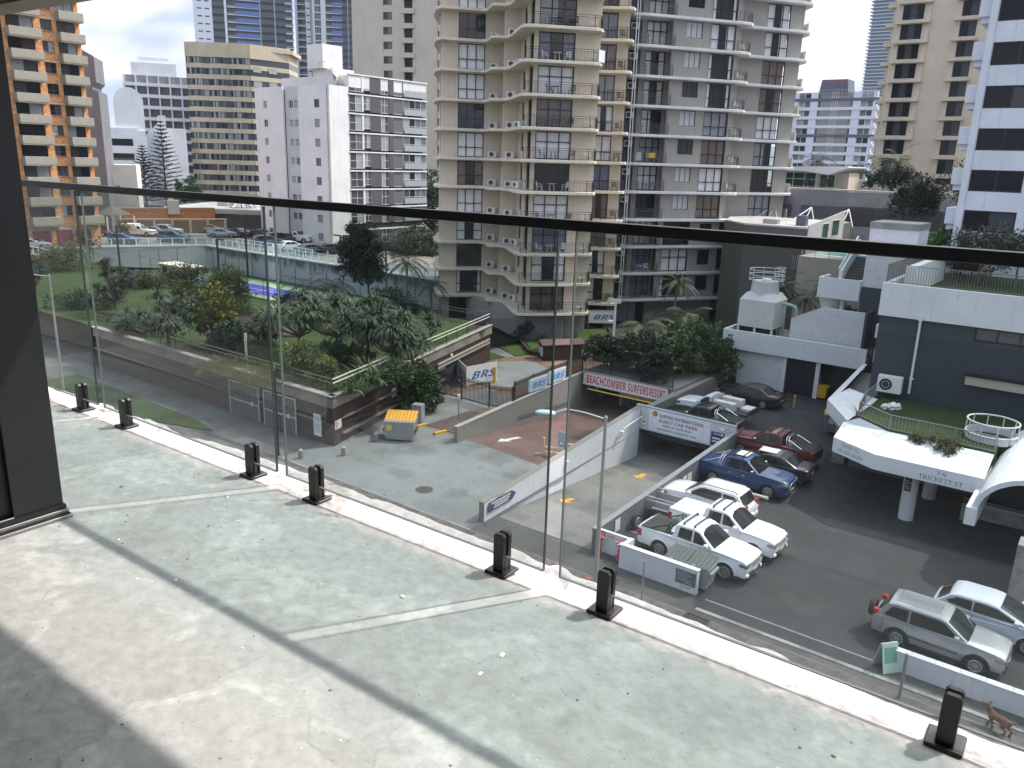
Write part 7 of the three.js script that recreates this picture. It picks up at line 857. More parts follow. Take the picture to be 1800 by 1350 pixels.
{
  const gp = (x, y, h = GY) => onGround(x, y, h), GR = [0.06, 0.1, 0.028], OL = [0.075, 0.095, 0.022], YG = [0.125, 0.155, 0.03], DK = [0.025, 0.045, 0.018], BR = [0.09, 0.17, 0.035];
  // the garden above the garages
  pandanus('large grey-green screw pine left of the garden, above the white gates', gp(297, 612), 3.6, 13, 11, { R: 2.9 }); pandanus('screw pine in the garden middle left, beside the tall glass joint', gp(528, 622), 4.2, 14, 12, { R: 2.7, col: [0.07, 0.115, 0.055] }); pandanus('screw pine right of the glass joint, the widest of the group', gp(600, 618), 3.8, 13, 13, { R: 2.4 }); pandanus('screw pine on a bare pale trunk in the garden centre', gp(648, 640), 4.7, 11, 14, { R: 1.7, col: [0.05, 0.09, 0.04] }); pandanus('screw pine above the creeper at the right garden railing', gp(690, 648), 3.6, 12, 15, { R: 1.8, col: [0.055, 0.095, 0.05] }); pandanus('screw pine low by the railing, right in front of the lawn', gp(725, 648), 2.3, 7, 25, { R: 1.0 });
  pandanus('small single headed screw pine on the bright lawn', gp(757, 603), 1.9, 3, 16, { R: 0.5, L: 1.2, blades: 60 }); pandanus('dark many headed dragon tree at left in front of the court wall', gp(205, 560, 2.6), 5.0, 16, 17, { R: 1.8, L: 0.7, col: [0.022, 0.042, 0.022] }); pandanus('dark dragon tree beside the black door frame', gp(65, 520, 2.6), 3.4, 7, 18, { R: 1.4, L: 0.8, col: [0.03, 0.05, 0.025] });
  bush('mid green shrub under the screw pines in the garden centre', 'shrub', 'shrub', gp(610, 640), [1.8, 1.3], [0.045, 0.08, 0.022], 110, { n: 1500 }); bush('mid green shrub between the pale trunked screw pine and the railing', 'shrub', 'shrub', gp(700, 672), [1.3, 1.1], [0.05, 0.085, 0.022], 111, { n: 1300 }); bush('dark shrub left of the large grey-green screw pine', 'shrub', 'shrub', gp(238, 590), [1.9, 1.5], [0.03, 0.05, 0.018], 112, { n: 1400 }); bush('dark green shrub between the two groups of screw pines', 'shrub', 'shrub', gp(455, 600), [1.6, 1.7], [0.035, 0.06, 0.02], 113, { n: 1400 }); bush('dark shrub behind the screw pines by the blue court', 'shrub', 'shrub', gp(520, 565, 1.5), [2.4, 2.4], [0.028, 0.05, 0.02], 114, { n: 1900 });
  tuft('broad clump of long strap leaves in the front of the garden', 'strap_leaf_plant', 'strap plant', gp(652, 676), 2.0, 150, 19, [0.06, 0.11, 0.03], { R: 1.2, w: 0.1 }); tuft('clump of strap leaves right of the yellow-green shrub', 'strap_leaf_plant', 'strap plant', gp(612, 690), 1.4, 90, 20, [0.06, 0.1, 0.03], { R: 0.9, w: 0.09 }); tuft('strap leaf clump by the timber post left of the glass joint', 'strap_leaf_plant', 'strap plant', gp(405, 622), 1.5, 110, 21, [0.03, 0.055, 0.02], { R: 0.8, w: 0.09 });
  bush('yellow-green speckled shrub in front of the garden middle', 'shrub', 'shrub', gp(525, 668), [1.75, 2.6], YG, 22, { n: 3200, leaf: 0.16 }); bush('second yellow-green shrub merging at its right side', 'shrub', 'shrub', gp(570, 680), [1.3, 1.7], [0.1, 0.13, 0.025], 23, { n: 2000, leaf: 0.16 });
  bush('bright yellow-green round tree above the strap plants', 'tree', 'tree', gp(372, 612), [1.75, 3.9], [0.14, 0.16, 0.035], 24, { n: 3000, leaf: 0.26, lift: 0.6 }); bush('glossy dark green shrub right below the yellow-green tree', 'shrub', 'shrub', gp(398, 622), [1.4, 2.0], [0.028, 0.06, 0.022], 26, { n: 1700, leaf: 0.3 });
  bush('olive green rounded shrub in front of the court, left', 'shrub', 'shrub', gp(345, 545), [2.4, 2.6], OL, 27, { n: 3000, leaf: 0.2 }); bush('olive green rounded shrub beside the blue court, right', 'shrub', 'shrub', gp(402, 548), [2.7, 3.8], [0.07, 0.085, 0.015], 28, { n: 4200, leaf: 0.2 }); bush('olive shrub behind the large screw pine', 'shrub', 'shrub', gp(262, 520, 2.0), [3.0, 2.4], OL, 29, { n: 2600, leaf: 0.22 }); bush('dark green shrub below the white court wall corner', 'shrub', 'shrub', gp(330, 515, 1), [3.2, 3.2], [0.03, 0.05, 0.018], 30, { n: 3000, leaf: 0.22 });
  bush('spreading light green shrub on the lawn near the black door frame', 'shrub', 'shrub', gp(122, 478, 2.1), [3.6, 3.4], [0.09, 0.12, 0.03], 31, { n: 2800, leaf: 0.22, spread: 0.4 }); bush('thin grey leaved tree left of the light post by the lawn', 'tree', 'tree', gp(160, 470, 2.1), [2.0, 4.2], [0.06, 0.07, 0.03], 32, { n: 900, leaf: 0.2, lift: 1.2, pale: true }); bush('low dark shrub in the lawn below the dragon tree', 'shrub', 'shrub', gp(150, 545, 2.6), [3, 1.6], [0.035, 0.055, 0.02], 33, { n: 1800 });
  palm('dark feathery palm clump left of the black light post', gp(540, 540, 0.5), 2.2, 3.4, 26, 34, { col: [0.02, 0.036, 0.016], lw: 0.04 }); palm('dark feathery palm right of the clump by the court', gp(590, 545, 0.5), 2.6, 3.2, 24, 35, { col: [0.022, 0.04, 0.018], lw: 0.04 });
  bush('dark leafy tree in front of the red car', 'tree', 'tree', gp(650, 545, 0), [3.2, 7.2], DK, 36, { n: 6000, leaf: 0.34, lift: 2.2, trunk: 0.16 }); palm('dark palm rising above the leafy tree by the store', gp(680, 550, 0), 7.6, 3.2, 24, 37, { col: DK }); palm('dark palm right of the leafy tree, in front of the store', gp(716, 560, 0), 6.0, 3.0, 22, 38, { col: [0.03, 0.05, 0.022], dry: true }); bush('dense dark shrub below the palms in front of the store', 'shrub', 'shrub', gp(690, 570, 1.0), [3.4, 3.4], [0.02, 0.036, 0.015], 39, { n: 3200, leaf: 0.3 }); palm('low ragged palm in front of the dark ground floor of the tower', gp(758, 560, 0.6), 3.4, 2.2, 20, 40, { col: [0.05, 0.07, 0.035], dry: true });
  bush('leafy creeper hanging over the garden wall by the recess', 'creeper', 'creeper', gp(738, 722, 0.0), [1.3, 3.6], [0.05, 0.09, 0.022], 41, { n: 3400, leaf: 0.24, up: -0.1, spread: 0.4 }); bush('low clipped shrub at the foot of the creeper', 'shrub', 'shrub', gp(755, 722, 0), [0.9, 1.0], [0.06, 0.1, 0.03], 42, { n: 900, leaf: 0.16 });
  bush('dry grasses and weeds along the garden railing above the gates', 'grass_clump', 'grass', gp(395, 652), [2.2, 0.7], [0.17, 0.17, 0.06], 43, { n: 1600, leaf: 0.22, width: 0.12, up: 1, noTrunk: true }); bush('low yellow weeds near the glass joint in the garden', 'grass_clump', 'grass', gp(455, 668), [2.4, 0.6], [0.16, 0.18, 0.05], 44, { n: 1500, leaf: 0.2, width: 0.14, up: 1, noTrunk: true });
  const pst = thing('timber_post', 'cream timber post standing in the garden left of the glass joint', 'post', gp(434, 638)); part('post', new G().box(-0.07, 0.07, 0, 2.0, -0.07, 0.07).geo(), M([0.6, 0.52, 0.36]), pst); part('cap', new G().box(-0.08, 0.08, 2.0, 2.03, -0.08, 0.08).geo(), M([0.5, 0.44, 0.3]), pst);
  // around the tower foot
  bush('clipped shrub under the tower bay, left one', 'shrub', 'shrub', V3(0.6, 0.1, -75.0), [1.2, 1.9], [0.025, 0.042, 0.018], 45, { n: 1600, leaf: 0.16 }); tuft('spiky cycad under the tower bay', 'cycad', 'cycad', V3(2.6, 0.4, -74.6), 1.1, 110, 46, [0.03, 0.05, 0.02], { R: 0.4, w: 0.05 });
  palm('coconut palm with bowed fronds in front of the tower entry, left', V3(11.6, 0.5, -71.0), 2.0, 3.4, 20, 47, { col: [0.075, 0.115, 0.035], droop: 0.16, lw: 0.06 }); palm('coconut palm with bowed fronds in front of the tower entry, right', V3(16.2, 0.5, -75.0), 2.2, 3.4, 20, 48, { col: [0.07, 0.11, 0.035], droop: 0.15, lw: 0.06 }); palm('slender tall palm in front of the grey wing balconies', V3(15.2, 0.3, -76.0), 5.7, 2.4, 17, 49, { col: [0.05, 0.08, 0.025], lean: 0.02 }); palm('small bright palm at the end of the hedge by the garage', V3(20.1, 1.0, -66.5), 2.6, 1.9, 15, 50, { col: [0.12, 0.17, 0.03] });
  palm('young palm with dry skirt beside the ramp planting', V3(8.6, 0.5, -69.5), 1.2, 1.7, 14, 51, { col: [0.1, 0.13, 0.04], dry: true });
  let i = 0; for (const [u, v, R, H, c, where] of [[-31.3, 54.0, 1.7, 2.4, DK, 'leftmost, by the black fence'], [-29.0, 54.6, 2.0, 2.7, DK, 'second from the left, over the resort sign'], [-27.0, 53.6, 1.6, 2.2, [0.02, 0.04, 0.016], 'over the word RESORT'], [-26.2, 56.5, 2.2, 3.3, GR, 'behind the right end of the resort sign'], [-24.9, 58.5, 2.1, 3.6, [0.05, 0.095, 0.028], 'beside the grey boundary wall'], [-26.6, 61.0, 2.4, 3.8, [0.06, 0.11, 0.03], 'largest, in front of the brown block'], [-25.3, 62.5, 1.6, 3.2, [0.055, 0.1, 0.03], 'touching the garage parapet'], [-29.6, 58.5, 2.2, 2.8, DK, 'in the middle of the planting'], [-32.2, 60.0, 1.9, 2.0, [0.07, 0.1, 0.035], 'behind, near the young palm'], [-29.5, 63.5, 2.3, 2.6, DK, 'at the back below the grey wing']]) bush('dense shrub of the ramp planting, ' + where, 'shrub', 'shrub', site(u, v, v < 58 ? 1.1 : 0.4), [R, H], c, 60 + i++, { n: 2600, leaf: 0.26 });
  palm('multi stemmed palm behind the cooling tower, left', site(-23.8, 70.5, 0.5), 6.2, 2.3, 22, 80, { col: [0.05, 0.085, 0.025] }); palm('multi stemmed palm behind the cooling tower, right', site(-21.6, 70.5, 0.5), 5.4, 2.2, 20, 81, { col: [0.06, 0.085, 0.03], dry: true }); palm('ragged palm between cooling tower and stair landing', site(-19.6, 69.5, 0.5), 6.8, 2.0, 16, 82, { col: [0.09, 0.09, 0.05], dry: true }); bush('low hedge below the pool terrace wall', 'hedge', 'hedge', site(-18.5, 71.5, 4.0), [1.8, 1.5], GR, 83, { n: 1200, noTrunk: true });
  // roof garden of the arcade
  bush('twiggy tree in the roof garden, in front of the white highrise', 'tree', 'tree', site(-7.9, 62.6, 9.75), [2.4, 2.5], [0.05, 0.062, 0.035], 84, { n: 2300, leaf: 0.2, lift: 1.0, pale: true, trunk: 0.11, spread: 0.4 }); bush('twiggy tree at the right edge of the roof garden', 'tree', 'tree', site(-5.6, 61.2, 9.75), [2.2, 2.5], [0.05, 0.065, 0.03], 85, { n: 1500, leaf: 0.2, lift: 0.9, pale: true, trunk: 0.09, spread: 0.4 }); bush('sprawling grey-green shrub in the roof garden corner', 'shrub', 'shrub', site(-9.3, 64.5, 9.7), [1.7, 1.9], [0.06, 0.075, 0.04], 86, { n: 1500, leaf: 0.18, spread: 0.4 });
  bush('dark rounded tree above the white stair tower', 'tree', 'tree', site(-15.6, 78, 10.6), [2.4, 4.2], [0.03, 0.045, 0.018], 87, { n: 3600, leaf: 0.22, lift: 1.4, spread: 0.35 }); bush('thin spreading tree right of the rounded tree', 'tree', 'tree', site(-12.6, 80, 11.5), [2.2, 4.0], [0.05, 0.06, 0.032], 88, { n: 1000, leaf: 0.22, lift: 2.2, spread: 0.5 }); bush('bright green leafy shrub beside the white stair tower', 'shrub', 'shrub', site(-11.9, 72, 9.2), [1.5, 3.4], BR, 89, { n: 2200, leaf: 0.3 });
  // trailing weeds on the canopy
  bush('trailing weeds spilling over the canopy edge, nearer the ring balustrade', 'weeds', 'weeds', site(-5.4, 42.6, 3.75), [0.75, 0.45], [0.07, 0.075, 0.02], 90, { n: 700, leaf: 0.12, up: -0.6, noTrunk: true, spread: 0.5 }); bush('trailing weeds spilling over the canopy edge, smaller patch', 'weeds', 'weeds', site(-6.7, 42.7, 3.8), [0.45, 0.35], [0.09, 0.085, 0.025], 91, { n: 300, leaf: 0.12, up: -0.6, noTrunk: true, spread: 0.5 });
  tuft('dry seedling with bare stalks in the canopy corner', 'weed_stalks', 'weeds', site(-10.2, 44.9, 3.85), 1.3, 16, 92, [0.1, 0.085, 0.05], { R: 0.15, w: 0.03, up: 0.4, droop: 0.6 });
  // background
  norfolk('tall norfolk pine left of the scalloped cream block', V3(-84, 3, -197), 21, 5.0, 93); norfolk('shorter norfolk pine overlapping at its left', V3(-87.5, 3, -194), 15, 4.6, 94); norfolk('small norfolk pine between white block and tower', V3(-13.6, 1, -132), 9.5, 2.6, 95);
  bush('rounded green tree right of the norfolk pines', 'tree', 'tree', V3(-79, 3, -196), [3.5, 7], [0.04, 0.075, 0.02], 96, { n: 2200, leaf: 0.5 }); palm('stout palm at the left foot of the white block', V3(-51, 3.2, -152), 5.0, 3.2, 24, 97, { col: [0.035, 0.05, 0.025] }); bush('bright tree behind the white block, beside the tower', 'tree', 'tree', V3(-14.5, 2, -150), [4.5, 11], [0.05, 0.09, 0.025], 98, { n: 2600, leaf: 0.5, lift: 2 }); bush('pale leafy tree below the small norfolk pine', 'tree', 'tree', V3(-15, 0.5, -118), [4.0, 5.6], [0.075, 0.11, 0.04], 99, { n: 2600, leaf: 0.4, lift: 1 }); bush('hedge row in front of the arched hotel', 'hedge', 'hedge', V3(-80, 3.2, -170), [5, 3], BR, 100, { n: 1800, leaf: 0.4, noTrunk: true }); bush('potted yellow-green shrub beside the orange tower door', 'shrub', 'shrub', site(-121, 62.5, 3.9), [1.3, 2.0], YG, 101, { n: 700, leaf: 0.22 });
  const pt = thing('plant_pot', 'orange clay pot holding the shrub beside the orange tower', 'pot', site(-121, 62.5, 3.2)); part('pot', new G().cyl(0, 0, 0.9, 0, 0.4, 0.6, 16).geo(), M([0.55, 0.3, 0.12]), pt); part('rim', new G().cyl(0, 0.9, 1.0, 0, 0.66, 0.66, 16).geo(), M([0.55, 0.3, 0.12]), pt);
  palm('palm in front of the banded hotel, left of three', site(-37, 118, 14.4), 3.4, 3.1, 20, 102, { col: [0.05, 0.065, 0.028], dry: true }); palm('palm in front of the banded hotel, middle of three', site(-31.5, 119, 14.4), 2.6, 2.6, 20, 103, { col: [0.05, 0.065, 0.028], dry: true }); palm('palm in front of the banded hotel, largest right one', site(-26.0, 114, 14.4), 3.4, 3.6, 26, 104, { col: [0.035, 0.05, 0.022] }); bush('dark shrubs below the right palm beside the cream tower', 'shrub', 'shrub', site(-26.5, 112, 14.2), [2.6, 2.4], [0.025, 0.04, 0.018], 105, { n: 1500, leaf: 0.3 }); bush('dark shrub against the side of the cream tower', 'shrub', 'shrub', site(-24.0, 112, 14.2), [2.2, 2.9], [0.025, 0.04, 0.018], 106, { n: 1200, leaf: 0.3 }); palm('tiny potted palm on the pavilion terrace, left', site(-33.5, 104, 14.3), 1.1, 0.9, 12, 107, { col: [0.06, 0.07, 0.03] }); palm('tiny potted palm on the pavilion terrace, right', site(-31.2, 104, 14.3), 1.2, 0.9, 12, 108, { col: [0.08, 0.06, 0.035] });
}
// ---------- vehicles: +x is forward ----------
const paint = (c, m = 0) => M(c, { physical: true, roughness: m ? 0.32 : 0.3, metalness: m, clearcoat: 0.7, clearcoatRoughness: 0.06 });
const carGlass = M([0.016, 0.02, 0.02], { roughness: 0.05 }), trimM = M([0.02, 0.02, 0.021], { roughness: 0.6 }), lampW = M([0.24, 0.25, 0.26], { roughness: 0.04, metalness: 0.5 }), lampR = M([0.36, 0.015, 0.012], { roughness: 0.15 }), alloy = M([0.5, 0.51, 0.52], { metalness: 0.8, roughness: 0.35 });
const wheelGeo = (R) => cached('tyre' + R, () => { const p = []; for (const [r, x] of [[0.6, -0.1], [0.9, -0.115], [0.985, -0.09], [1, -0.05], [1, 0.05], [0.985, 0.09], [0.9, 0.115], [0.6, 0.1]]) p.push(new THREE.Vector2(r * R, x)); return new G().add(new THREE.LatheGeometry(p, 28).rotateX(Math.PI / 2)).geo(); });
const rimGeo = (R) => cached('rim' + R, () => { const g = new G(), q = R * 0.66; g.add(new THREE.TorusGeometry(q * 0.93, 0.025, 6, 28).translate(0, 0, 0.1)); for (let i = 0; i < 10; i++) { const a = i * 0.628; g.bar([0, 0, 0.095], [q * 0.93 * Math.cos(a), q * 0.93 * Math.sin(a), 0.1], 0.02, 0.045); } g.add(new THREE.CylinderGeometry(0.06, 0.07, 0.04, 12).rotateX(Math.PI / 2).translate(0, 0, 0.095)); return g.geo(); });
const SPEC = {
  ute: { L: 5.2, W: 1.86, wb: 3.08, fx: 1.66, R: 0.38, top: [[2.56, 0.5], [2.6, 0.86], [2.54, 1.0], [2.4, 1.09], [1.75, 1.17], [1.12, 1.2], [-0.9, 1.18], [-2.5, 1.15], [-2.58, 1.1], [-2.58, 0.5]], cab: [[1.14, 1.14], [0.95, 1.28], [0.36, 1.74], [0.1, 1.79], [-0.6, 1.78], [-0.76, 1.72], [-0.86, 1.14]], ws: [[1.08, 1.21], [0.36, 1.72]], rw: [[-0.855, 1.25], [-0.775, 1.68]], win: [[[0.86, 1.22], [0.34, 1.66], [0.2, 1.69], [0.12, 1.69], [0.12, 1.22]], [[0.03, 1.22], [0.03, 1.69], [-0.56, 1.68], [-0.62, 1.24]]], bed: [-2.46, -0.92] },
  suv: { L: 4.5, W: 1.8, wb: 2.65, fx: 1.36, R: 0.35, top: [[2.2, 0.45], [2.26, 0.76], [2.2, 0.92], [2.02, 1.0], [1.5, 1.07], [1.05, 1.1], [-2.0, 1.06], [-2.2, 1.02], [-2.26, 0.9], [-2.24, 0.45]], cab: [[1.1, 1.04], [0.8, 1.24], [0.25, 1.6], [0, 1.66], [-1.5, 1.66], [-1.75, 1.6], [-2.18, 1.0]], ws: [[1.0, 1.13], [0.27, 1.6]], rw: [[-2.1, 1.14], [-1.8, 1.56]], win: [[[0.74, 1.12], [0.2, 1.5], [-0.02, 1.56], [-0.95, 1.56], [-0.95, 1.1]], [[-1.03, 1.1], [-1.03, 1.55], [-1.6, 1.52], [-1.85, 1.14]]] },
  hatch: { L: 3.95, W: 1.7, wb: 2.49, fx: 1.2, R: 0.32, top: [[1.95, 0.4], [1.98, 0.62], [1.88, 0.78], [1.5, 0.92], [1.1, 0.99], [-1.7, 1.0], [-1.92, 0.92], [-1.96, 0.7], [-1.93, 0.4]], cab: [[1.2, 0.96], [0.85, 1.14], [0.1, 1.43], [-0.2, 1.47], [-1.15, 1.45], [-1.4, 1.38], [-1.88, 0.94]], ws: [[1.08, 1.04], [0.16, 1.415]], rw: [[-1.8, 1.05], [-1.44, 1.36]], win: [[[0.85, 1.05], [0.1, 1.35], [-0.3, 1.38], [-0.62, 1.37], [-0.62, 1.02]], [[-0.68, 1.02], [-0.68, 1.37], [-1.2, 1.34], [-1.5, 1.14], [-1.4, 1.08]]] },
  sedan: { L: 4.7, W: 1.82, wb: 2.78, fx: 1.42, R: 0.33, top: [[2.32, 0.4], [2.35, 0.62], [2.2, 0.78], [1.7, 0.88], [1.1, 0.95], [-1.5, 0.99], [-2.2, 1.0], [-2.34, 0.92], [-2.35, 0.4]], cab: [[1.15, 0.92], [0.8, 1.12], [0.15, 1.38], [-0.15, 1.43], [-0.8, 1.41], [-1.1, 1.33], [-1.75, 0.97]], ws: [[1.02, 1.01], [0.2, 1.365]], rw: [[-1.66, 1.03], [-1.12, 1.31]], win: [[[0.78, 1.02], [0.1, 1.3], [-0.2, 1.34], [-0.3, 1.34], [-0.3, 1.0]], [[-0.38, 1.0], [-0.38, 1.34], [-0.85, 1.31], [-1.35, 1.05]]] },
  tray: { L: 5.2, W: 1.82, wb: 3.08, fx: 1.66, R: 0.37, top: [[2.58, 0.5], [2.6, 0.8], [2.5, 0.98], [2.3, 1.06], [1.7, 1.12], [1.12, 1.15], [0.0, 1.15], [-0.05, 0.85], [-2.3, 0.8], [-2.3, 0.55]], cab: [[1.14, 1.12], [0.95, 1.26], [0.4, 1.7], [0.2, 1.74], [-0.02, 1.72], [-0.06, 1.12]], ws: [[1.08, 1.19], [0.4, 1.68]], rw: [[-0.06, 1.2], [-0.03, 1.65]], win: [[[0.86, 1.2], [0.38, 1.62], [0.08, 1.65], [0.06, 1.2]]] },
};
function carShell(S) {
  const b = S.R + 0.06, hw = S.W / 2, sill = 0.3, ar = (cx) => { const q = []; for (let i = 0; i <= 10; i++) { const a = Math.PI * (1 - i / 10); q.push([cx + b * Math.cos(a), Math.max(sill, S.R + b * Math.sin(a))]); } return q; };
  const rx = S.fx - S.wb, xr = S.top[S.top.length - 1][0], xf = S.top[0][0];
  const poly = [[xr + 0.04, 0.36], ...ar(rx), ...ar(S.fx), [xf - 0.04, 0.34], ...S.top];
  const bz = (x, y) => hw * (1 - 0.13 * Math.pow(Math.min(1, Math.abs(x) / (S.L / 2)), 5)) * (1 - 0.05 * clamp((0.55 - y) / 0.3) - 0.045 * clamp((y - 0.75) / 0.4)), y0 = S.cab[0][1], y1 = Math.max(...S.cab.map((p) => p[1]));
  const cz = (x, y) => bz(x * 0.9, 0.95) * (0.96 - 0.13 * clamp((y - y0) / (y1 - y0)));
  const loft = (pl, f, crownK) => { const s = new THREE.Shape(pl.map(([x, y]) => new THREE.Vector2(x, y))); const N = 5, cap = new THREE.ShapeGeometry(s), ci = cap.index.array, cp = cap.attributes.position, P = [], idx = []; const Z = [-1, -0.93, -0.5, 0.5, 0.93, 1], yk = [0, 1, 1, 1, 1, 0]; const top = Math.max(...pl.map((q) => q[1])); const pt = cp.count; Z.forEach((z, k) => { for (let i = 0; i < pt; i++) { const x = cp.getX(i), y = cp.getY(i); const e = Math.abs(z) === 1 ? 1 : 0, cr = (1 - z * z) * crownK * clamp((y - 0.7) * 3); const yy = y + cr - (e ? 0.035 * clamp((y - 0.75) * 4) : 0), xx = x * (1 + 0.018 * (1 - z * z) * Math.pow(Math.abs(x) / (S.L / 2), 8)); P.push(xx, yy, z * f(x, y)); } });
    for (let i = 0; i < ci.length; i += 3) { const [a, c, d] = [ci[i], ci[i + 1], ci[i + 2]]; idx.push(a, d, c, N * pt + a, N * pt + c, N * pt + d); } for (let k = 0; k < N; k++) for (let i = 0; i < pt; i++) { const j = (i + 1) % pt, a = k * pt + i, c = k * pt + j, d = a + pt, e = c + pt; idx.push(a, c, d, c, e, d); } const g = new THREE.BufferGeometry(); g.setAttribute('position', new THREE.Float32BufferAttribute(P, 3)); g.setIndex(idx); g.computeVertexNormals(); return toCreasedNormals(g, 0.55); };
  const side = (pl, f, off) => { const g = new G(); for (const sg of [-1, 1]) { const s = new THREE.ShapeGeometry(new THREE.Shape(pl.map(([x, y]) => new THREE.Vector2(x, y)))); const p = s.attributes.position; for (let i = 0; i < p.count; i++) p.setZ(i, sg * (f(p.getX(i), p.getY(i)) + off)); s.computeVertexNormals(); g.add(s); } return g; };
  const across = ([[xa, ya], [xb, yb]], k = 0.9, off = 0.012) => { const d = [yb - ya, -(xb - xa)], L = Math.hypot(...d), n = [d[0] / L, d[1] / L].map((v) => v * Math.sign(d[1] || 1) * (d[1] < 0 ? -1 : 1)), g = new THREE.PlaneGeometry(1, 1, 8, 4), p = g.attributes.position; for (let i = 0; i < p.count; i++) { const t = p.getY(i) + 0.5, z = p.getX(i) * 2, x = mix(xa, xb, t), y = mix(ya, yb, t), bow = (1 - z * z) * 0.05; const nx = n[0] >= 0 === (xa > 0) ? n[0] : -n[0], ny = Math.abs(n[1]); p.setXYZ(i, x + nx * (off + bow * 0.6), y + ny * off + bow * 0.45, z * cz(x, y) * k); } g.computeVertexNormals(); return g; };
  return { poly, bz, cz, body: loft(poly, bz, 0.035), cabin: loft(S.cab, cz, 0.03), side, across, rx };
}
const shells = {};
function car(o) { // o: name label pos turn type paint scale extras
  const S = SPEC[o.type], Q = shells[o.type] || (shells[o.type] = carShell(S)), t = thing(o.name || 'parked_car', o.label, o.cat || 'car', o.pos, o.turn), P = o.paint, hw = S.W / 2, xf = S.L / 2, xr = S.top[S.top.length - 1][0], R = S.R;
  if (o.scale) t.scale.setScalar(o.scale);
  part('body', Q.body, P, t); part('cabin', Q.cabin, P, t); part('underbody', cached('ub' + o.type, () => new G().box(xr + 0.15, xf - 0.15, 0.2, 0.62, -hw * 0.86, hw * 0.86).geo()), trimM, t);
  S.win.forEach((w, i) => part('window', cached('cw' + o.type + i, () => Q.side(w, Q.cz, 0.008).geo()), carGlass, t));
  part('windscreen', cached('ws' + o.type, () => new G().add(Q.across(S.ws)).geo()), carGlass, t); part('rear_window', cached('rw' + o.type, () => new G().add(Q.across(S.rw, 0.85)).geo()), carGlass, t);
  for (const [x, z] of [[S.fx, 1], [S.fx, -1], [Q.rx, 1], [Q.rx, -1]]) { const w = part('wheel', wheelGeo(R), mats.rubber, t); w.position.set(x, R, z * (hw - 0.13)); if (z < 0) w.rotation.y = Math.PI; part('rim', rimGeo(R), o.rim || alloy, w); part('rim_disc', cached('rd' + R, () => new THREE.CircleGeometry(R * 0.62, 24).translate(0, 0, 0.07)), M([0.05, 0.05, 0.052], { roughness: 0.5 }), w); }
  part('wheel_arch', cached('wa' + o.type, () => { const g = new G(); for (const x of [S.fx, Q.rx]) for (const s of [1, -1]) g.add(new THREE.TorusGeometry(R + 0.085, 0.035, 6, 18, Math.PI).translate(x, R, s * (Q.bz(x, 0.7) - 0.01))); return g.geo(); }), o.trim ? trimM : P, t);
  const hy = S.top[2][1] - 0.12, bz = (x, y) => Q.bz(x, y);
  for (const s of [1, -1]) {
    const zz = s * (bz(xf - 0.2, hy) - 0.19); part('headlight', cached('hl' + o.type + s, () => new G().rbox(xf - 0.4, xf + 0.018, hy - 0.085, hy + 0.095, zz - 0.2, zz + 0.2, 0.05, 3).geo()), lampW, t);
    const ty = o.type === 'suv' ? 1.05 : 0.86, th = o.type === 'sedan' || o.type === 'hatch' ? 0.11 : 0.2, tz = s * (bz(xr, ty) - 0.11); part('taillight', cached('tl' + o.type + s, () => new G().rbox(xr - 0.02, xr + 0.2, ty - th, ty + th * 0.8, tz - 0.1, tz + 0.12 * 1, 0.03, 2).geo()), lampR, t);
    const mz = s * (Q.cz(S.win[0][0][0], S.win[0][0][1]) + 0.12), mx = S.win[0][0][0] - 0.08, my = S.win[0][0][1] + 0.05; part('mirror', cached('mi' + o.type + s, () => new G().rbox(mx - 0.1, mx + 0.08, my - 0.06, my + 0.09, mz - 0.1, mz + 0.1, 0.04, 2).geo()), o.chrome ? mats.chrome : P, t);
  }
  part('grille', cached('gr' + o.type, () => { const g = new G(); g.rbox(xf - 0.04, xf + 0.022, hy - 0.13, hy + 0.06, -hw * 0.5, hw * 0.5, 0.02, 2); for (let i = 0; i < 3; i++) g.rbox(xf, xf + 0.04, hy - 0.11 + i * 0.06, hy - 0.085 + i * 0.06, -hw * 0.48, hw * 0.48, 0.01, 1); g.rbox(xf - 0.04, xf + 0.045, 0.42, 0.56, -hw * 0.6, hw * 0.6, 0.02, 1); return g.geo(); }), trimM, t);
  part('number_plate', cached('np' + o.type, () => new G().box(xf + 0.035, xf + 0.045, 0.5, 0.6, -0.2, 0.2).box(xr - 0.075, xr - 0.065, 0.62, 0.73, -0.2, 0.2).geo()), M([0.6, 0.6, 0.5]), t);
  part('bumper', cached('bu' + o.type, () => new G().rbox(xf - 0.12, xf + 0.03, 0.36, 0.5, -hw * 0.84, hw * 0.84, 0.05, 2).rbox(xr - 0.07, xr + 0.08, 0.4, 0.6, -hw * 0.82, hw * 0.82, 0.05, 2).geo()), o.trim ? trimM : P, t);
  const seam = cached('se' + o.type, () => { const g = new G(); for (const s of [1, -1]) { const xs = S.win.length > 1 ? [S.win[0][0][0] + 0.12, (S.win[0].at(-1)[0] + S.win[1][0][0]) / 2, S.win[1].at(-1)[0] - 0.02] : [S.win[0][0][0] + 0.1, S.win[0].at(-1)[0] - 0.05]; for (const x of xs) g.bar([x, 0.42, s * (bz(x, 0.6) + 0.001)], [x, S.win[0][0][1] - 0.06, s * (bz(x, 1.0) - 0.002)], 0.006, 0.012); } return g.geo(); }); part('door_seam', seam, trimM, t);
  part('door_handle', cached('dh' + o.type, () => { const g = new G(); for (const s of [1, -1]) for (const x of S.win.map((w) => w.at(-1)[0] + 0.14)) g.rbox(x - 0.1, x + 0.1, 0.93, 0.965, s * (bz(x, 0.95) + 0.012) - 0.014, s * (bz(x, 0.95) + 0.012) + 0.014, 0.01, 1); return g.geo(); }), o.chrome ? mats.chrome : P, t);
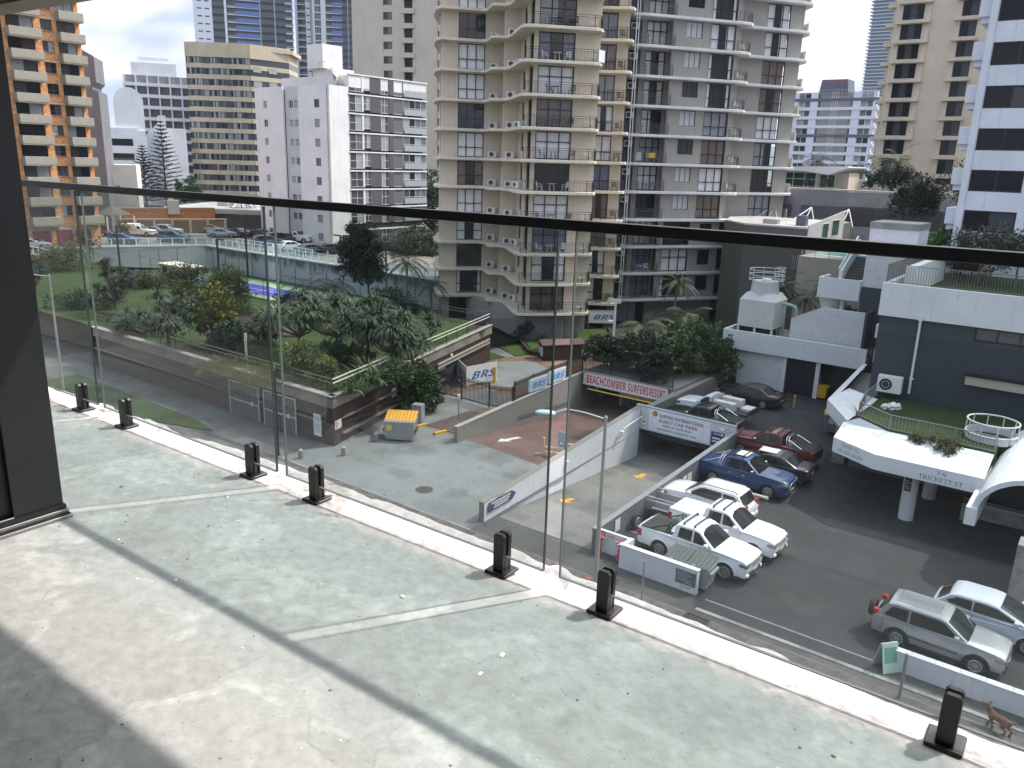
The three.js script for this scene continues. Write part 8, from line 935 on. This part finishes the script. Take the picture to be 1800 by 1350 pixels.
  if (S.bed && o.bed !== 'none') { const [a, c] = S.bed; const lid = o.bed || 'black'; part('tray_cover', cached('bed' + lid, () => lid === 'open' ? new G().box(a, c, 1.165, 1.168, -0.72, 0.72).geo() : lid === 'hard' ? new G().rbox(a - 0.1, c, 1.12, 1.24, -0.84, 0.84, 0.05, 2).geo() : new G().rbox(a, c, 1.15, 1.2, -0.8, 0.8, 0.02, 1).geo()), lid === 'hard' ? P : M([0.025, 0.026, 0.028], { roughness: 0.75 }), t); if (lid === 'open') part('tray_rim', cached('trim', () => new G().rbox(a - 0.08, c, 1.14, 1.19, 0.72, 0.83, 0.02, 1).rbox(a - 0.08, c, 1.14, 1.19, -0.83, -0.72, 0.02, 1).geo()), P, t); }
  const rail = o.roofY || Math.max(...S.cab.map((p) => p[1])) + 0.02;
  if (o.bars) part('roof_rack', cached('rr' + o.type, () => { const g = new G(), xa = S.cab[3][0] - 0.05, xb = S.cab[4][0] + 0.15; for (const x of [xa, xb]) { g.rbox(x - 0.03, x + 0.03, rail + 0.06, rail + 0.1, -0.66, 0.66, 0.012, 1); for (const s of [1, -1]) g.box(x - 0.035, x + 0.035, rail - 0.06, rail + 0.07, s * 0.63 - 0.03, s * 0.63 + 0.03); } return g.geo(); }), trimM, t);
  if (o.rails) part('roof_rail', cached('rl' + o.type, () => { const g = new G(); for (const s of [1, -1]) g.tube([[-1.7, rail - 0.05, s * 0.6], [-1.5, rail + 0.05, s * 0.61], [0, rail + 0.05, s * 0.62], [0.2, rail - 0.04, s * 0.62]], 0.022, 6, 20); return g.geo(); }), o.rails === 'black' ? trimM : alloy, t);
  if (o.sports) part('sports_bar', cached('sb', () => { const g = new G(); for (const x of [-1.0, -1.14]) g.tube([[x - 0.12, 1.16, 0.74], [x, 1.5, 0.68], [x + 0.02, 1.68, 0.52], [x + 0.02, 1.7, 0], [x + 0.02, 1.68, -0.52], [x, 1.5, -0.68], [x - 0.12, 1.16, -0.74]], 0.035, 8, 40); for (const s of [1, -1]) g.tube([[-1.1, 1.55, s * 0.67], [-1.3, 1.5, s * 0.7], [-1.95, 1.2, s * 0.76]], 0.033, 8, 16); return g.geo(); }), o.sports === 'black' ? trimM : mats.chrome, t);
  if (o.extra) o.extra(t, S);
  return t;
}
{
  const U = (u, v, y = 0) => site(u, v, y), white = paint([0.72, 0.74, 0.76]), R0 = -A, R1 = -A + Math.PI;
  car({ name: 'parked_ute', label: 'white dual cab ute with black tonneau cover and roof bars, nearest the low white wall', cat: 'ute', type: 'ute', paint: white, pos: U(-12.72, 30.85), turn: R0 - 0.03, bars: true, sports: 'black' });
  car({ name: 'parked_ute', label: 'white dual cab ute with smooth white tray lid, between two other white vehicles', cat: 'ute', type: 'ute', paint: paint([0.74, 0.75, 0.77]), bed: 'hard', pos: U(-12.5, 33.4), turn: R0 - 0.02, bars: true });
  car({ name: 'parked_wagon', label: 'white wagon with roof rails and nose to the dark wall, third of the white vehicles', type: 'suv', paint: white, pos: U(-14.5, 35.9), turn: R1 - 0.02, rails: 'black' });
  car({ name: 'parked_ute', label: 'blue dual cab ute with bonnet scoop, chrome sports bar and open tray', cat: 'ute', type: 'ute', paint: paint([0.012, 0.04, 0.125]), bed: 'open', sports: 'chrome', chrome: true, bars: true, pos: U(-14.5, 40.5), turn: R0, extra: (t) => { part('bonnet_scoop', new G().rbox(1.45, 1.9, 1.12, 1.22, -0.2, 0.2, 0.04, 2).geo(), t.children[0].material, t); part('bull_bar', new G().tube([[2.66, 0.75, -0.6], [2.72, 0.98, -0.45], [2.73, 1.0, 0], [2.72, 0.98, 0.45], [2.66, 0.75, 0.6]], 0.03, 8, 24).geo(), mats.chrome, t); part('white_cargo', new G().rbox(-0.45, 0.2, 1.84, 1.87, -0.4, 0.4, 0.01, 1).geo(), mats.whitePaint, t); } });
  car({ label: 'black sedan between the blue ute and the red ute, boot outward', type: 'sedan', paint: paint([0.012, 0.013, 0.015]), pos: U(-14.1, 43.1), turn: R1 + 0.05, bars: false, extra: (t) => part('roof_box', new G().rbox(-0.5, 0.5, 1.45, 1.5, -0.45, 0.35, 0.03, 2).geo(), mats.whitePaint, t) });
  car({ name: 'parked_ute', label: 'dark red dual cab ute with chrome bars and tonneau cover', cat: 'ute', type: 'ute', paint: paint([0.13, 0.012, 0.014]), sports: 'chrome', chrome: true, bars: true, pos: U(-14.9, 45.9), turn: R1 - 0.02, extra: (t) => { part('bull_bar', new G().tube([[2.62, 0.45, -0.75], [2.74, 0.95, -0.55], [2.76, 1.05, 0], [2.74, 0.95, 0.55], [2.62, 0.45, 0.75]], 0.04, 8, 24).geo(), mats.chrome, t); part('light_bar', new G().rbox(0.0, 0.7, 1.9, 1.95, -0.62, -0.5, 0.02, 1).geo(), trimM, t); part('tailgate_shelf', new G().rbox(-2.7, -2.6, 0.6, 1.15, -0.75, 0.75, 0.02, 1).geo(), trimM, t); } });
  car({ name: 'parked_ute', label: 'black dual cab ute with chrome sports bar behind the car park portal', cat: 'ute', type: 'ute', paint: paint([0.012, 0.013, 0.014]), sports: 'chrome', pos: U(-20.3, 48.0), turn: R1, chrome: true });
  car({ name: 'parked_ute', label: 'white single cab ute with white toolboxes on a dark tray', cat: 'ute', type: 'tray', paint: white, pos: U(-20.8, 50.9), turn: R1 - 0.04, extra: (t) => { part('tray', new G().rbox(-2.75, -0.15, 0.86, 0.98, -0.92, 0.92, 0.02, 1).box(-2.75, -2.7, 0.98, 1.2, -0.92, 0.92).geo(), M([0.05, 0.05, 0.055]), t); for (const z of [-0.65, 0.65]) part('toolbox', new G().rbox(-1.75, -0.25, 1.0, 1.55, z - 0.27, z + 0.27, 0.03, 2).geo(), mats.whitePaint, t); part('toolbox', new G().rbox(-2.6, -1.9, 1.0, 1.2, -0.2, 0.8, 0.03, 2).geo(), M([0.6, 0.6, 0.58]), t); part('headboard', new G().box(-0.2, -0.14, 0.98, 1.7, -0.85, 0.85).geo(), M([0.5, 0.5, 0.5]), t); } });
  car({ label: 'shiny black sedan at the back of the car park by the white garage wall', type: 'sedan', paint: paint([0.01, 0.011, 0.013]), pos: U(-20.4, 56.3), turn: R1 - 0.05, scale: 1.02 });
  car({ name: 'parked_wagon', label: 'silver four wheel drive wagon with spare wheel on its back, by the long low wall', type: 'suv', paint: paint([0.33, 0.35, 0.37], 0.45), trim: true, pos: U(-2.95, 30.25), turn: R0 - 0.02, scale: 0.97, extra: (t) => { const w = part('spare_wheel', wheelGeo(0.35), mats.rubber, t); w.position.set(-2.38, 0.95, 0.15); w.rotation.y = Math.PI / 2; part('spare_cover', new THREE.CircleGeometry(0.24, 24).rotateY(-Math.PI / 2).translate(-0.13, 0, 0), M([0.08, 0.085, 0.09]), t).position.set(-2.37, 0.95, 0.15); const g = new G(); for (let i = 0; i < 7; i++) g.rbox(-1.55, -0.05, 1.688 - 0.003 * Math.abs(i - 3), 1.706 - 0.003 * Math.abs(i - 3), -0.42 + i * 0.14 - 0.02, -0.42 + i * 0.14 + 0.02, 0.006, 1); part('roof_rib', g.geo(), t.children[0].material, t); part('aerial', new G().rod([-1.5, 1.68, -0.5], [-1.75, 2.0, -0.5], 0.008).geo(), trimM, t); part('side_moulding', new G().rbox(-1.0, 0.75, 0.55, 0.66, 0.86, 0.905, 0.02, 1).rbox(-1.0, 0.75, 0.55, 0.66, -0.905, -0.86, 0.02, 1).geo(), M([0.1, 0.105, 0.11]), t); } });
  car({ label: 'pale silver-blue hatchback behind the silver wagon at right', type: 'hatch', paint: paint([0.56, 0.61, 0.68], 0.2), pos: U(-1.55, 32.75), turn: R0 - 0.03, scale: 1.04 });
  // the parking deck
  const D = (px, py) => onGround(px, py, 3.27), dk = [
    ['ute', 'tray', 'white tray ute in front of the white block on the parking deck', white, 519, 426, -0.1], ['car', 'hatch', 'bright red small car beside the white block', paint([0.42, 0.012, 0.02]), 624, 437, 0.05], ['car', 'hatch', 'black hatchback behind the glass fence, right end of the row', paint([0.012, 0.012, 0.014]), 585, 446, 0.75], ['car', 'sedan', 'blue-grey car behind the glass fence, second from the right', paint([0.1, 0.13, 0.17], 0.3), 548, 446, 0.7], ['car', 'sedan', 'white car behind the glass fence, beside the blue-grey one', white, 512, 441, 0.7], ['car', 'suv', 'steel blue wagon behind the glass fence, near the tall light post', paint([0.08, 0.13, 0.18], 0.3), 472, 433, 0.6], ['car', 'suv', 'dark wagon behind the white tray ute on the parking deck', paint([0.02, 0.022, 0.025]), 492, 428, 0.7],
    ['car', 'sedan', 'dark car by the grey shop wall, right one', paint([0.015, 0.018, 0.03]), 455, 418, 2.6], ['car', 'sedan', 'dark blue car by the grey shop wall, left one', paint([0.02, 0.025, 0.05]), 418, 416, 2.6], ['car', 'sedan', 'light silver car in front of the champagne sedan', paint([0.4, 0.44, 0.48], 0.4), 392, 417, 0.2], ['car', 'sedan', 'champagne sedan in front of the beige slatted wall', paint([0.4, 0.36, 0.27], 0.4), 374, 409, 0.1], ['car', 'suv', 'silver wagon right of the white canopy ute', paint([0.5, 0.53, 0.58], 0.4), 296, 413, -0.1], ['car', 'sedan', 'grey sedan between white canopy ute and silver wagon', paint([0.2, 0.21, 0.22], 0.3), 276, 414, -0.1], ['car', 'suv', 'teal wagon behind the left glass fence', paint([0.05, 0.16, 0.2], 0.3), 306, 425, 0.0], ['car', 'hatch', 'bright blue hatchback behind the left glass fence', paint([0.03, 0.16, 0.4], 0.2), 218, 428, 0.0], ['car', 'sedan', 'dark car beside the potted shrub at the orange tower', paint([0.015, 0.02, 0.022]), 178, 414, -0.4], ['car', 'sedan', 'silver car behind the white rail at far left below the orange tower', paint([0.5, 0.52, 0.54], 0.3), 60, 438, 0.1]];
  for (const [k, ty, label, p, px, py, h] of dk) car({ name: k === 'ute' ? 'parked_ute' : 'parked_car', label, cat: k, type: ty, paint: p, pos: D(px, py), turn: h, scale: 1.02, extra: ty === 'tray' ? (t) => part('tray', new G().box(-2.7, -0.15, 0.86, 1.25, -0.9, 0.9).geo(), trimM, t) : undefined });
  car({ name: 'parked_ute', label: 'white ute with square white canopy in front of the slatted wall', cat: 'ute', type: 'tray', paint: white, pos: D(246, 415), turn: -0.1, extra: (t) => part('canopy', new G().rbox(-2.6, -0.15, 0.88, 1.95, -0.9, 0.9, 0.08, 2).geo(), mats.whitePaint, t) });
}
// ---------- small things on the street ----------
{
  // street lamp in front of the ramp
  const lamp = (pos, h, arm, label, grp) => { const t = thing('street_lamp', label, 'street lamp', pos, 0), m = M([0.42, 0.42, 0.38], { metalness: 0.4, roughness: 0.5 }); part('post', new G().cyl(0, 0, h * 0.5, 0, 0.1, 0.085, 14).cyl(0, h * 0.5, h, 0, 0.075, 0.06, 14).geo(), m, t); part('cap', new G().cyl(0, h, h + 0.06, 0, 0.075, 0.05, 12).geo(), m, t); part('arm', new G().tube([[0, h - 0.08, 0], [arm[0] * 0.45, h + 0.12, arm[1] * 0.45], [arm[0] * 0.8, h + 0.18, arm[1] * 0.8], [arm[0], h + 0.02, arm[1]]], 0.04, 8, 24).geo(), m, t); const hd = new G(); hd.add(new THREE.SphereGeometry(0.5, 18, 10).scale(0.85, 0.24, 0.42)); const a = Math.atan2(-arm[1], arm[0]); const e = part('lamp_head', hd.geo(), M([0.45, 0.52, 0.52], { roughness: 0.3 }), t); e.position.set(arm[0] * 1.22, h - 0.02, arm[1] * 1.22); e.rotation.y = a; return t; };
  const b = onGround(1046, 1034, 0); lamp(b, 7.35, [-1.9, -0.35], 'tall galvanised street lamp in front of the guest ramp'); const c = onGround(112, 690, 0); lamp(c, 8.3, [-2.6, 1.0], 'street lamp beside the black door frame at left');
  const pole = (px, py, h, r, label, m) => { const t = thing('pole', label, 'pole', onGround(px, py, 0)); part('post', new G().cyl(0, 0, h, 0, r, r * 0.85, 12).geo(), m, t); part('footplate', new G().cyl(0, 0, 0.03, 0, r * 2.4, r * 2.4, 12).geo(), m, t); return t; };
  pole(1127, 1062, 1.9, 0.035, 'thin grey sign pole in front of the low white wall', mats.galv); pole(1580, 1228, 1.7, 0.06, 'grey post on the footpath in front of the long low wall', M([0.2, 0.22, 0.24], { roughness: 0.5 })); pole(490, 800, 5, 0.05, 'thin black pole at the edge of the forecourt behind the glass joint', mats.frame).visible = true;
  // bollards and wheel stops
  const bp = [[529, 806, 'small concrete bollard in front of the white notice board, left one'], [604, 801, 'small concrete bollard in front of the white notice board, right one'], [661, 776, 'small concrete bollard beside the skip bin']]; let first; for (const [x, y, l] of bp) { const p = onGround(x, y, 0); if (!first) { first = thing('bollard', l, 'bollard', p, 0); part('post', new G().cyl(0, 0, 0.5, 0, 0.15, 0.13, 14).geo(), M([0.3, 0.28, 0.24], { map: T.concrete, size: 0.8 }), first); part('cap', new G().add(new THREE.ConeGeometry(0.14, 0.14, 14).translate(0, 0.57, 0)).geo(), M([0.3, 0.28, 0.24]), first); } else again(first, l, p); }
  const ws = (px, py, l) => { const t = thing('wheel_stop', l, 'wheel stop', onGround(px, py, 0), -A + 1.4); part('block', new G().slice([[-0.5, 0], [0.5, 0], [0.46, 0.16], [-0.46, 0.16]], -0.1, 0.1, 0.015).geo(), mats.yellow, t); part('end_cap', new G().box(-0.52, -0.49, 0.02, 0.13, -0.08, 0.08).geo(), mats.frame, t); }; ws(739, 750, 'yellow wheel stop beside the skip bin'); ws(774, 762, 'yellow wheel stop in front of the garden bed');
  const yb = thing('bollard', 'orange-yellow bollard behind the black picket fence', 'bollard', onGround(869, 673, 0)); part('post', new G().cyl(0, 0, 1.25, 0, 0.1, 0.1, 14).geo(), mats.yellow, yb); part('cap', new G().cyl(0, 1.25, 1.29, 0, 0.1, 0.06, 14).geo(), mats.yellow, yb);
  const tb = (u, v, l) => { const t = st('bollard', l, 'bollard', u, v); part('post', new G().cyl(0, 0, 0.95, 0, 0.09, 0.09, 14).geo(), mats.yellow, t); part('cap', new G().cyl(0, 0.95, 0.98, 0, 0.09, 0.05, 14).geo(), mats.yellow, t); }; tb(-17.4, 57.2, 'yellow bollard right behind the shiny black sedan'); tb(-21.0, 54.0, 'yellow bollard in front of the shiny black sedan');
  const bar = st('parking_barrier', 'yellow and white tube barrier lying beside the blue ute', 'barrier', -14.2, 39.2); part('rail', new G().rod([-1.4, 0.25, 0], [1.6, 0.25, 0.1], 0.09).geo(), M([0.6, 0.58, 0.46]), bar); part('post', new G().cyl(-1.5, 0, 0.6, 0, 0.07).geo(), mats.yellow, bar);
  // skip bin with yellow lid
  const sk = thing('skip_bin', 'grey steel skip bin with ribbed bright yellow lid on the forecourt', 'bin', onGround(705, 771, 0), -0.05), sm = M([0.27, 0.29, 0.3], { map: T.mottle, size: 1, metalness: 0.2, roughness: 0.5 }); part('body', new G().slice([[-0.88, 0.12], [0.85, 0.12], [0.92, 1.2], [-0.95, 1.2]], -0.85, 0.6, 0.02).geo(), sm, sk); const lidg = new G(); for (let i = 0; i < 9; i++) lidg.rbox(-0.98 + i * 0.215, -0.78 + i * 0.215, 0, 0.07, -0.8, 0.72, 0.03, 2); const lid = part('lid', lidg.geo(), mats.yellow, sk); lid.position.set(0, 1.3, -0.1); lid.rotation.x = 0.3; part('lid_base', new G().box(-0.97, 0.95, 1.2, 1.26, -0.85, 0.62).geo(), sm, sk); part('label_plate', new G().box(-0.8, -0.45, 0.72, 1.05, 0.625, 0.635).geo(), M([0.55, 0.45, 0.05]), sk); part('lettering_strip', new G().box(-0.35, 0.55, 0.8, 1.0, 0.625, 0.632).geo(), M([0.2, 0.22, 0.24]), sk); part('side_pocket', new G().box(-1.05, -0.93, 0.55, 0.7, -0.4, 0.4).box(0.9, 1.02, 0.55, 0.7, -0.4, 0.4).geo(), trimM, sk); part('castor', new G().rod([-0.7, 0.08, 0.45], [-0.62, 0.08, 0.45], 0.08).rod([0.62, 0.08, 0.45], [0.7, 0.08, 0.45], 0.08).geo(), mats.rubber, sk);
  const k2 = thing('electrical_box', 'grey electrical cabinet behind the skip bin at the end of the brick wall', 'cabinet', onGround(735, 742, 0), -0.3); part('cabinet', new G().rbox(-0.35, 0.35, 0.05, 1.25, -0.3, 0.3, 0.02, 1).geo(), M([0.22, 0.23, 0.25]), k2); part('door', new G().box(-0.3, 0.3, 0.12, 1.18, 0.3, 0.315).geo(), M([0.26, 0.27, 0.29]), k2);
  // wheeled bulk bins behind the low white wall
  const bin = st('bulk_bin', 'grey bulk waste bin with dark ribbed lid between low white wall and white ute', 'bin', -12.15, 28.85, 0, 0.03), bm = M([0.26, 0.3, 0.31], { map: T.mottle, size: 1, roughness: 0.5 }); part('body', new G().slice([[-1.0, 0.15], [1.0, 0.15], [1.1, 1.05], [-1.1, 1.05]], -0.42, 0.5, 0.02).geo(), bm, bin); for (let i = 0; i < 2; i++) { const g = new G(); for (let k = 0; k < 5; k++) g.rbox(-1.08 + i * 1.1 + k * 0.215, -0.9 + i * 1.1 + k * 0.215, 0, 0.05, -0.55, 0.5, 0.02, 1); g.box(-1.08 + i * 1.1, -0.03 + i * 1.1, -0.02, 0.02, -0.55, 0.5); const l = part('lid', g.geo(), M([0.075, 0.085, 0.085], { roughness: 0.6 }), bin); l.position.set(0, 1.14, 0); l.rotation.x = 0.16; } part('lid_hinge', new G().rod([-1.1, 1.1, 0.55], [1.1, 1.1, 0.55], 0.02).box(-0.8, -0.65, 1.0, 1.12, 0.5, 0.6).box(0.3, 0.45, 1.0, 1.12, 0.5, 0.6).geo(), bm, bin); bin.scale.set(0.9, 1, 1); part('castor', new G().rod([-0.8, 0.08, 0.3], [-0.7, 0.08, 0.3], 0.08).rod([0.7, 0.08, 0.3], [0.8, 0.08, 0.3], 0.08).geo(), mats.rubber, bin); part('side_bar', new G().rbox(1.1, 1.22, 0.75, 0.9, -0.4, 0.45, 0.03).geo(), bm, bin);
  // box trailer by the wall
  const tr = st('box_trailer', 'galvanised box trailer parked against the dark grey wall', 'trailer', -15.7, 34.0, 0, 0.03); part('tub', new G().box(-1.1, 1.0, 0.5, 0.55, -0.65, 0.65).box(-1.1, 1.0, 0.55, 0.95, -0.65, -0.61).box(-1.1, 1.0, 0.55, 0.95, 0.61, 0.65).box(-1.1, -1.06, 0.55, 0.95, -0.61, 0.61).box(0.96, 1.0, 0.55, 0.95, -0.61, 0.61).geo(), mats.galv, tr); part('rail', new G().rod([-1.1, 1.15, -0.63], [1.0, 1.15, -0.63], 0.02).rod([-1.1, 1.15, 0.63], [1.0, 1.15, 0.63], 0.02).rod([-1.1, 0.95, 0.63], [-1.1, 1.15, 0.63], 0.02).rod([1, 0.95, 0.63], [1, 1.15, 0.63], 0.02).geo(), mats.whitePaint, tr); for (const z of [0.78, -0.78]) { const w = part('wheel', wheelGeo(0.32), mats.rubber, tr); w.position.set(-0.1, 0.32, z); part('rim', rimGeo(0.32), alloy, w); part('mudguard', new G().box(-0.55, 0.35, 0.68, 0.71, z - 0.12, z + 0.12).geo(), mats.galv, tr); } part('drawbar', new G().bar([1.0, 0.45, 0.4], [1.9, 0.42, 0], 0.06, 0.06).bar([1.0, 0.45, -0.4], [1.9, 0.42, 0], 0.06, 0.06).geo(), mats.galv, tr); const sw = st('spare_tyre', 'pale wheel leaning against the dark grey wall left of the trailer', 'wheel', -16.35, 31.9, 0, 0); const sr = part('tyre', wheelGeo(0.36), mats.rubber, sw); sr.position.set(0, 0.36, 0); sr.rotation.y = Math.PI / 2 - 0.15; part('rim', rimGeo(0.36), alloy, sr);
  // height gate on the red ramp
  const hg = st('boom_gate', 'cream steel boom gate with grey plate at the edge of the red ramp', 'gate', -25.0, 37.2), cr = M([0.52, 0.44, 0.26], { roughness: 0.6 }); part('post', new G().box(-0.6, -0.48, -0.1, 1.05, -0.06, 0.06).geo(), cr, hg); part('rail', new G().bar([-0.6, 0.42, 0], [1.0, 0.45, -0.8], 0.08, 0.09).bar([-0.6, 0.15, 0], [0.9, 0.1, -0.8], 0.07, 0.07).bar([-0.9, 0.05, 0.35], [0.0, 0.05, -0.3], 0.07, 0.07).geo(), cr, hg); part('plate', new G().box(0.1, 0.62, 0.5, 1.45, -0.55, -0.52).geo(), M([0.26, 0.3, 0.31], { roughness: 0.4 }), hg); part('arm', new G().rod([0.3, 0.72, -0.5], [1.3, 0.75, -0.9], 0.05).geo(), mats.whitePaint, hg);
  const mh = thing('manhole_cover', 'round dark manhole cover in the concrete forecourt', 'manhole cover', onGround(746, 861, 0.01)); part('ring', new G().cyl(0, 0, 0.012, 0, 0.5, 0.5, 28).geo(), M([0.12, 0.12, 0.115]), mh); part('cover', new G().cyl(0, 0.012, 0.018, 0, 0.44, 0.44, 28).geo(), M([0.085, 0.085, 0.08], { map: T.grain, size: 0.3 }), mh);
  const gr = thing('drain_grate', 'black slotted grate in the footpath below the glass balustrade', 'grate', onGround(1222, 1090, 0.02), -A); const gg = new G(); gg.box(-0.5, 0.5, 0, 0.03, -0.3, -0.26).box(-0.5, 0.5, 0, 0.03, 0.26, 0.3).box(-0.5, -0.46, 0, 0.03, -0.26, 0.26).box(0.46, 0.5, 0, 0.03, -0.26, 0.26); for (let i = 0; i < 5; i++) gg.box(-0.46, 0.46, 0.0, 0.03, -0.2 + i * 0.1 - 0.025, -0.2 + i * 0.1 + 0.025); part('bars', gg.geo(), mats.frame, gr); part('sump', new G().box(-0.46, 0.46, -0.02, -0.005, -0.26, 0.26).geo(), mats.black, gr);
  // folding sign
  const af = st('a_frame_sign', 'pale green folding pavement sign at the end of the long low wall', 'sign', -4.15, 27.75, 0.02, 0.9); for (const s of [1, -1]) { const g = new G(); g.box(-0.32, 0.32, 0, 1.05, -0.012, 0.012); const p = part('board', g.geo(), M([0.42, 0.52, 0.48], { roughness: 0.6 }), af); p.position.set(0, 0, s * 0.3); p.rotation.x = -s * 0.27; part('print', new G().box(-0.24, 0.24, 0.35, 0.9, s * 0.014 - 0.002, s * 0.014 + 0.002).geo(), M([0.12, 0.3, 0.22]), p); }
  // red-brown paving accents by the lamp foot
  const rp = thing('valve_cover', 'two small red valve covers in the footpath by the street lamp', 'valve cover', onGround(1035, 1018, 0.02), -A); part('cover', new G().rbox(-0.2, 0.1, 0, 0.04, -0.1, 0.1, 0.01, 1).geo(), M([0.3, 0.06, 0.05]), rp); part('cover', new G().rbox(0.75, 1.05, 0, 0.04, -0.25, -0.05, 0.01, 1).geo(), M([0.26, 0.08, 0.06]), rp);
  const wb = thing('post', 'slim grey post with white cap in the garden bed by the wheel stops', 'post', onGround(806, 738, 0.05)); part('post', new G().cyl(0, 0, 1.5, 0, 0.04).geo(), mats.galv, wb); part('cap', new G().cyl(0, 1.5, 1.75, 0, 0.09, 0.09, 12).geo(), mats.whitePaint, wb);
}
{ // brown dog on a lead
  const t = st('dog', 'small brown dog on a lead walking on the footpath at bottom right', 'dog', -0.55, 26.55, 0.03, 2.72); t.scale.setScalar(1.12);
  const J = { chest: [0.2, 0.36, 0, 0.115], mid: [0, 0.37, 0, 0.1], hip: [-0.22, 0.37, 0, 0.095], neck: [0.3, 0.47, 0, 0.075], head: [0.4, 0.57, 0, 0.075], muz: [0.52, 0.545, 0, 0.038] }, B = [['chest', 'mid'], ['mid', 'hip'], ['chest', 'neck'], ['neck', 'head'], ['head', 'muz']].map(([a, b]) => [J[a], J[b]]);
  for (const s of [1, -1]) { const f = s * 0.05; B.push([[0.22, 0.32, s * 0.07, 0.055], [0.2 + f, 0.18, s * 0.075, 0.03]], [[0.2 + f, 0.18, s * 0.075, 0.03], [0.21 + f * 2, 0.03, s * 0.075, 0.024]], [[0.21 + f * 2, 0.03, s * 0.075, 0.024], [0.25 + f * 2, 0.02, s * 0.075, 0.022]], [[-0.22, 0.33, s * 0.06, 0.072], [-0.15 - f, 0.22, s * 0.07, 0.042]], [[-0.15 - f, 0.22, s * 0.07, 0.042], [-0.28 - f, 0.14, s * 0.07, 0.026]], [[-0.28 - f, 0.14, s * 0.07, 0.026], [-0.26 - f, 0.03, s * 0.07, 0.022]], [[-0.26 - f, 0.03, s * 0.07, 0.022], [-0.21 - f, 0.02, s * 0.07, 0.022]], [[0.36, 0.63, s * 0.045, 0.022], [0.33, 0.7, s * 0.075, 0.012]]); } B.push([[-0.3, 0.4, 0, 0.025], [-0.42, 0.5, 0.02, 0.014]]);
  const N = 64, mc = new MarchingCubes(N, mats.black, false, false, 60000), S = 0.62; mc.isolation = 0; const f = mc.field; for (let k = 0; k < N; k++) for (let j = 0; j < N; j++) for (let i = 0; i < N; i++) { const x = (i / N * 2 - 1) * S, y = (j / N * 2 - 1) * S + 0.36, z = (k / N * 2 - 1) * S; let d = 9; for (const [a, b] of B) { const ax = b[0] - a[0], ay = b[1] - a[1], az = b[2] - a[2], tt = clamp(((x - a[0]) * ax + (y - a[1]) * ay + (z - a[2]) * az) / (ax * ax + ay * ay + az * az + 1e-9)), e = Math.hypot(x - a[0] - ax * tt, y - a[1] - ay * tt, z - a[2] - az * tt) - mix(a[3], b[3], tt), kk = 0.035, h = clamp(0.5 + 0.5 * (e - d) / kk); d = mix(e, d, h) - kk * h * (1 - h); } f[i + j * N + k * N * N] = -d; } mc.update(); const c = mc.count, g = new THREE.BufferGeometry(); const P = new Float32Array(mc.positionArray.slice(0, c * 3)); for (let i = 0; i < c; i++) { P[i * 3] *= S; P[i * 3 + 1] = P[i * 3 + 1] * S + 0.36; P[i * 3 + 2] *= S; } g.setAttribute('position', new THREE.BufferAttribute(P, 3)); g.setAttribute('normal', new THREE.BufferAttribute(new Float32Array(mc.normalArray.slice(0, c * 3)), 3)); g.computeVertexNormals();
  part('body', g, M([0.15, 0.075, 0.045], { map: T.mottle, size: 0.2, roughness: 0.9 }), t); part('nose', new G().add(new THREE.SphereGeometry(0.022, 10, 8).translate(0.557, 0.552, 0)).geo(), mats.black, t); for (const s of [1, -1]) part('eye', new G().add(new THREE.SphereGeometry(0.012, 8, 8).translate(0.455, 0.6, s * 0.045)).geo(), mats.blackGloss, t); part('collar', new G().add(new THREE.TorusGeometry(0.078, 0.014, 8, 20).rotateY(Math.PI / 2).rotateZ(0.8).translate(0.32, 0.49, 0)).geo(), mats.frame, t);
  const ld = st('dog_lead', 'thin dark lead running from the brown dog to the right', 'lead', -0.55, 26.55, 0.03, 2.72); ld.scale.setScalar(1.12); part('strap', new G().tube([[0.3, 0.52, 0], [0.1, 0.55, -0.1], [-0.4, 0.62, -0.3], [-1.2, 0.85, -0.5]], 0.008, 6, 24).geo(), mats.frame, ld); part('handle', new G().add(new THREE.TorusGeometry(0.06, 0.01, 6, 16).translate(-1.26, 0.87, -0.5)).geo(), mats.frame, ld);
}
renderer.render(scene, camera);
